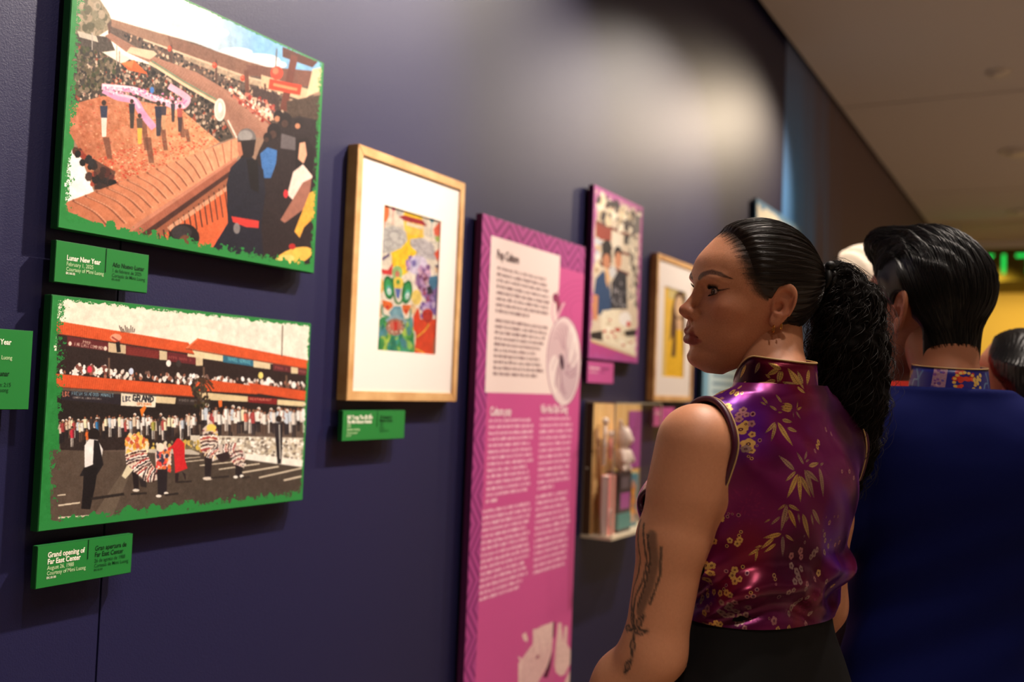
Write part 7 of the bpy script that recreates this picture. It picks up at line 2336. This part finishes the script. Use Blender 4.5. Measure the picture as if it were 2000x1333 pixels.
V, Q = tubes_mesh(man.to(P_.reshape(-1, 3)).reshape(P_.shape), np.tile(np.interp(np.linspace(0, 1, P_.shape[1]), [0, .3, 1], [.0004, .0006, .0002]), (len(P_), 1)), 3)
o = fast_mesh('side_strands', V, Q, M['black_hair'], man.root); o['kind'] = 'stuff'

# ---- long haired visitor at the right edge, behind the man
f_torso = Torso([.80, .90, .98, 1.05, 1.11, 1.165, 1.215, 1.26, 1.30, 1.335, 1.36],
                [.160, .165, .150, .132, .126, .132, .142, .150, .152, .125, .070],
                [.085, .088, .090, .090, .094, .104, .112, .106, .088, .060, .036],
                [-.110, -.105, -.092, -.080, -.082, -.092, -.100, -.100, -.090, -.075, -.055], 2.3)
lp = CAM + ray(1992, 752) * 2.15
lady = Visitor('visitor with long straight dark hair at the right edge, behind the man', lp, math.radians(62), math.radians(30), .05, .88, 0, 0, True)
M['dark_top'] = new_mat('dark_knit', (34, 30, 34), .85, .15)
SH2, EL2, WR2 = (-.010, .160, 1.30), (-.015, .205, 1.05), (.10, .20, .86)
lady.build_body(f_torso, (190, 132, 102), SH2, EL2, WR2, hh=.003)
lady.build_jacket(f_torso, M['dark_top'], SH2, EL2, WR2, .84, .008, 'dark_top', sl=(.055, .046, .036), neck=.060)
lady.build_legs(M['dark_cloth'], .88)
def long_hair(h, fall):
    def fn(x, y, z):
        d = h.skull(x, y, z)
        m = sstep(-.004, .03, HL(z).astype(np.float32) - x)
        d = d - (m * .012 - .004)
        d = np.maximum(d, x - HL(z).astype(np.float32) - .006)
        k = ((x + .058 - .10 * np.minimum(z, 0) * -1) / .070) ** 2 + (y / .086) ** 2
        s_ = (np.sqrt(k) - 1) * .07
        s_ = np.maximum(s_, np.maximum(z - .035, fall - z))
        s_ = np.maximum(s_, x - .008)
        d = smin(d, s_, .05)
        return d - .0012 * np.sin(np.arctan2(y, x + .03) * 60)
    return fn
V, Q = surface_nets(long_hair(lady.head, -.26), (-.19, -.115, -.28), (.11, .115, .15), .004)
fast_mesh('long_hair', lady.to(V), Q, M['black_hair'], lady.root)

# ---- pale haired visitor in red by the wall, seen between the two heads
wp = CAM + ray(1690, 588) * 2.5
pale = Visitor('visitor with pale hair and a red shirt, glimpsed between the woman and the man', wp, math.radians(80), math.radians(90), .05, 1.02)
M['red_shirt'] = new_mat('red_shirt_cloth', (226, 60, 48), .7, .2)
M['pale_hair'] = new_mat('pale_hair', (226, 212, 190), .6, .3)
_dz = wp[2] - 1.58
t4 = Torso([z + _dz for z in m_torso.z], m_torso.a(np.array(m_torso.z)), m_torso.xf(np.array(m_torso.z)), m_torso.xb(np.array(m_torso.z)))
SH4, EL4, WR4 = (-.012, .185, 1.395 + _dz), (-.020, .240, 1.115 + _dz), (.10, .245, .88 + _dz)
pale.build_body(t4, (200, 146, 118), SH4, EL4, WR4, hh=.003)
pale.build_jacket(t4, M['red_shirt'], SH4, EL4, WR4, .86 + _dz, .009, 'red_shirt')
pale.build_legs(M['dark_cloth'], .93)
def short_pale(x, y, z):
    d = pale.head.skull(x, y, z)
    m = sstep(-.004, .03, MH(z).astype(np.float32) - x)
    d = d - (m * .014 - .004) - .0016 * np.sin(y * 300 + x * 120) * m
    d = np.maximum(d, x - MH(z).astype(np.float32) - .008)
    return np.maximum(d, -.066 - z)
V, Q = surface_nets(short_pale, (-.13, -.11, -.08), (.11, .11, .16), .004)
fast_mesh('short_hair', pale.to(V), Q, M['pale_hair'], pale.root)
# ------------------------------------------------------------------ acrylic display case on the wall and what stands in it
CX0, CX1, CY0, CY1, CZ0, CZ1 = 3.085, 3.525, 1.317, WALL_Y, 0.948, 1.408
case = empty('display_case', ((CX0 + CX1) / 2, WALL_Y, CZ0), 'clear acrylic display case with pale wooden back under the oak frame', 'display case')
coff = Vector(case.location)
def cbox(name, a, b, c_, d, e, f, m, bev=.0008):
    o = box(name, a, b, c_, d, e, f, m, case, bev); o.location = -coff; return o
M['case_base'] = new_mat('cream_case_base', (226, 214, 186), .5, .3)
M['case_edge'] = new_mat('frosted_acrylic_edge', (196, 190, 170), .3, .4)
bsdf(M['case_edge']).inputs['Transmission Weight'].default_value = .4
M['pale_wood'] = new_mat('pale_wood_back', (222, 176, 110), .6, .25)
noise_color(M['pale_wood'], (226, 180, 112), (244, 206, 142), 9, 4, (4, 1, .6), .3, .7)
M['wood_side'] = new_mat('dark_wood_edge', (96, 68, 44), .6, .25)
cbox('back_board', CX0 + .004, CX1, 1.400, WALL_Y, CZ0 + .012, CZ1 - .004, M['pale_wood'])
cbox('back_board_edge', CX0 + .0005, CX0 + .004, 1.398, WALL_Y, CZ0 + .012, CZ1 - .004, M['wood_side'])
cbox('base', CX0, CX1, CY0, WALL_Y, CZ0, CZ0 + .012, M['case_base'])
T = .004
def pane(name, verts):
    o = mesh_obj(name, verts, [(0, 1, 2, 3)], M['glass'], case); o.location = -coff
    return o
zb, zt_ = CZ0 + .012, CZ1
pane('front_pane', [(CX0, CY0, zb), (CX1, CY0, zb), (CX1, CY0, zt_), (CX0, CY0, zt_)])
pane('side_pane', [(CX0, CY1, zb), (CX0, CY0, zb), (CX0, CY0, zt_), (CX0, CY1, zt_)])
pane('side_pane', [(CX1, CY0, zb), (CX1, CY1, zb), (CX1, CY1, zt_), (CX1, CY0, zt_)])
pane('top_pane', [(CX0, CY0, zt_), (CX1, CY0, zt_), (CX1, CY1, zt_), (CX0, CY1, zt_)])
e = .005
for (a, b, c_, d) in ((CX0, CX0 + e, CY0, CY0 + e), (CX1 - e, CX1, CY0, CY0 + e), (CX1 - e, CX1, CY1 - e, CY1), (CX0, CX0 + e * .7, CY1 - e, CY1)):
    cbox('corner_edge', a, b, c_, d, zb, zt_, M['case_edge'], .0005)
cbox('top_edge', CX0, CX1, CY0, CY0 + e, zt_ - e, zt_, M['case_edge'], .0005)
cbox('top_edge', CX0, CX0 + e, CY0 + e, CY1, zt_ - e, zt_, M['case_edge'], .0005)
cbox('top_edge', CX1 - e, CX1, CY0 + e, CY1, zt_ - e, zt_, M['case_edge'], .0005)
sc_ = ball('screw_head', (CX0 - .001, 1.415, 1.182), .0045, M['case_edge'], case); sc_.location = -coff
M['violet_sheet'] = new_mat('violet_caption', (176, 84, 160), .6, .2)
cbox('caption_sheet', 3.400, 3.520, 1.3975, 1.3995, 1.165, 1.375, M['violet_sheet'])
FL = CZ0 + .012
# rods leaning on the back
M['brown_rod'] = new_mat('brown_wooden_rod', (150, 98, 52), .5, .3)
for i, (x, lab) in enumerate(((3.105, 'thin brown wooden rod leaning at the left end of the display case'), (3.128, 'second thin brown wooden rod in the display case, right of the first'))):
    r = tag(tube('wooden_rod', [(x, 1.368, FL + .002), (x + .002, 1.3925, 1.315 - i * .03)], .0042, M['brown_rod']), lab, 'rod', 'wooden rods in the display case')
# knob sticks
M['stick_white'] = new_mat('white_striped_stick', (236, 222, 214), .5, .3)
M['stick_pink'] = new_mat('pink_stick', (226, 150, 140), .5, .3)
M['cream'] = new_mat('cream_enamel', (244, 232, 218), .4, .4)
def knob_stick(label, x, y, z0, z1, m):
    t = empty('knob_stick', (x, y, z0), label, 'stick', 'knob topped sticks in the display case')
    L = z1 - z0
    lathe('shaft', [(.004, 0), (.0062, .004), (.0062, L * .4), (.0070, L * .42), (.0070, L * .45), (.0062, L * .47), (.0058, L - .02)], m, t, 14)
    ball('knob', (0, 0, L - .010), .0125, M['cream'], t)
    box('clip', -.009, .009, .004, 1.3995 - y, L * .5, L * .54, M['case_edge'], t)
    return t
knob_stick('taller white stick with a round knob inside the display case', 3.145, 1.380, 1.190, 1.352, M['stick_white'])
knob_stick('shorter pink stick with a round knob inside the display case', 3.178, 1.372, 1.209, 1.308, M['stick_pink'])
# pink notebook
M['pink_cover'] = new_mat('pink_book_cover', (238, 158, 146), .5, .3)
M['pages'] = new_mat('white_pages', (240, 232, 220), .8, .1)
M['pale_patch'] = new_mat('pale_cover_print', (246, 224, 214), .5, .3)
bk = empty('book', (3.135, 1.355, FL), 'pink covered book standing in the display case', 'book')
box('page_block', -.029, .024, -.012, .012, .002, .198, M['pages'], bk)
box('cover', -.030, .027, -.0145, -.0122, 0, .201, M['pink_cover'], bk, .0006)
box('cover', -.030, .027, .0122, .0145, 0, .201, M['pink_cover'], bk, .0006)
box('spine', .0245, .0275, -.0145, .0145, 0, .201, M['pink_cover'], bk, .0006)
tube('cover_print', [(-.012 + .010 * math.cos(a), -.0150, .06 + .026 * math.sin(a)) for a in np.linspace(0, 5.5, 18)], .003, M['pale_patch'], bk, 6)
# clear box with a dark figure card, white figurine standing on it
M['box_dark'] = new_mat('dark_box_print', (62, 50, 56), .5, .3)
M['teal'] = new_mat('teal_print', (70, 150, 146), .5, .3)
bx_ = empty('picture_box', (3.238, 1.362, FL), 'dark and teal picture box standing under the white figurine', 'box')
box('carton', -.055, .055, -.026, .026, 0, .205, M['box_dark'], bx_, .001)
box('lower_band', -.0552, .0552, -.0265, .0265, .012, .066, M['teal'], bx_, .0005)
box('window_print', -.040, .040, -.0268, -.0262, .080, .135, M['violet_sheet'], bx_)
box('window_print', -.036, .030, -.0268, -.0262, .150, .190, new_mat('grey_print', (110, 96, 104), .5, .3), bx_)
fig = empty('figurine', (3.262, 1.362, FL + .205), 'round white figurine with pointed hood standing on the dark picture box', 'figurine')
M['porcelain'] = new_mat('white_porcelain', (246, 228, 216), .35, .45)
def fig_fn(x, y, z):
    d = ellipsoid(x, y, z, (0, 0, .045), (.036, .030, .046))
    d = smin(d, ellipsoid(x, y, z, (.004, 0, .118), (.040, .031, .038)), .010)
    d = smin(d, chain(x, y, z, [(-.016, 0, .140), (-.026, 0, .178)], [.018, .006]), .012)
    d = smin(d, chain(x, y, z, [(.024, 0, .136), (.034, 0, .152)], [.016, .008]), .010)
    for k in (1, -1):
        d = smin(d, chain(x, y, z, [(k * .030, -.012, .066), (k * .038, -.022, .040)], [.012, .011]), .008)
        d = smin(d, chain(x, y, z, [(k * .018, -.006, .016), (k * .022, -.016, .010)], [.015, .012]), .008)
    return np.maximum(d, -z)
V, Q = surface_nets(fig_fn, (-.055, -.045, -.004), (.055, .045, .19), .003)
fast_mesh('figure', V, Q, M['porcelain'], fig)
ball('face_patch', (.014, -.029, .112), .014, M['pale_patch'], fig, sc=(1, .35, .8))
ball('cheek', (.024, -.027, .106), .004, M['stick_pink'], fig, sc=(1, .4, .8)); ball('cheek', (-.004, -.030, .106), .004, M['stick_pink'], fig, sc=(1, .4, .8))
# disc case with an orange picture
dv = empty('disc_case', (3.372, 1.375, FL), 'teal edged disc case with an orange picture standing in the display case', 'disc case')
box('shell', -.062, .062, -.009, .009, 0, .190, M['teal'], dv, .001)
c = Cloth(-.058, .058, 0, .186, 116, 186, (60, 130, 150), 61)
c.poly([(-.058, .11), (.058, .13), (.058, .186), (-.058, .186)], (90, 150, 170), jit=30)
c.spots([(-.03, .03), (.04, .03), (.03, .14), (-.01, .14)], 40, .012, [(226, 140, 50), (240, 170, 70), (206, 110, 50)], 1.3)
c.ell(.012, .150, .018, .016, (200, 150, 130)); c.spots([(-.05, .0), (.05, .0), (.05, .04), (-.05, .04)], 26, .009, [(200, 90, 80), (226, 190, 160), (60, 120, 120)])
o = face_quad('cover_picture', -.058, .058, .002, .188, -.0096, art_material('disc_cover', c.image('disc_cover_print'), .4, .4), dv)
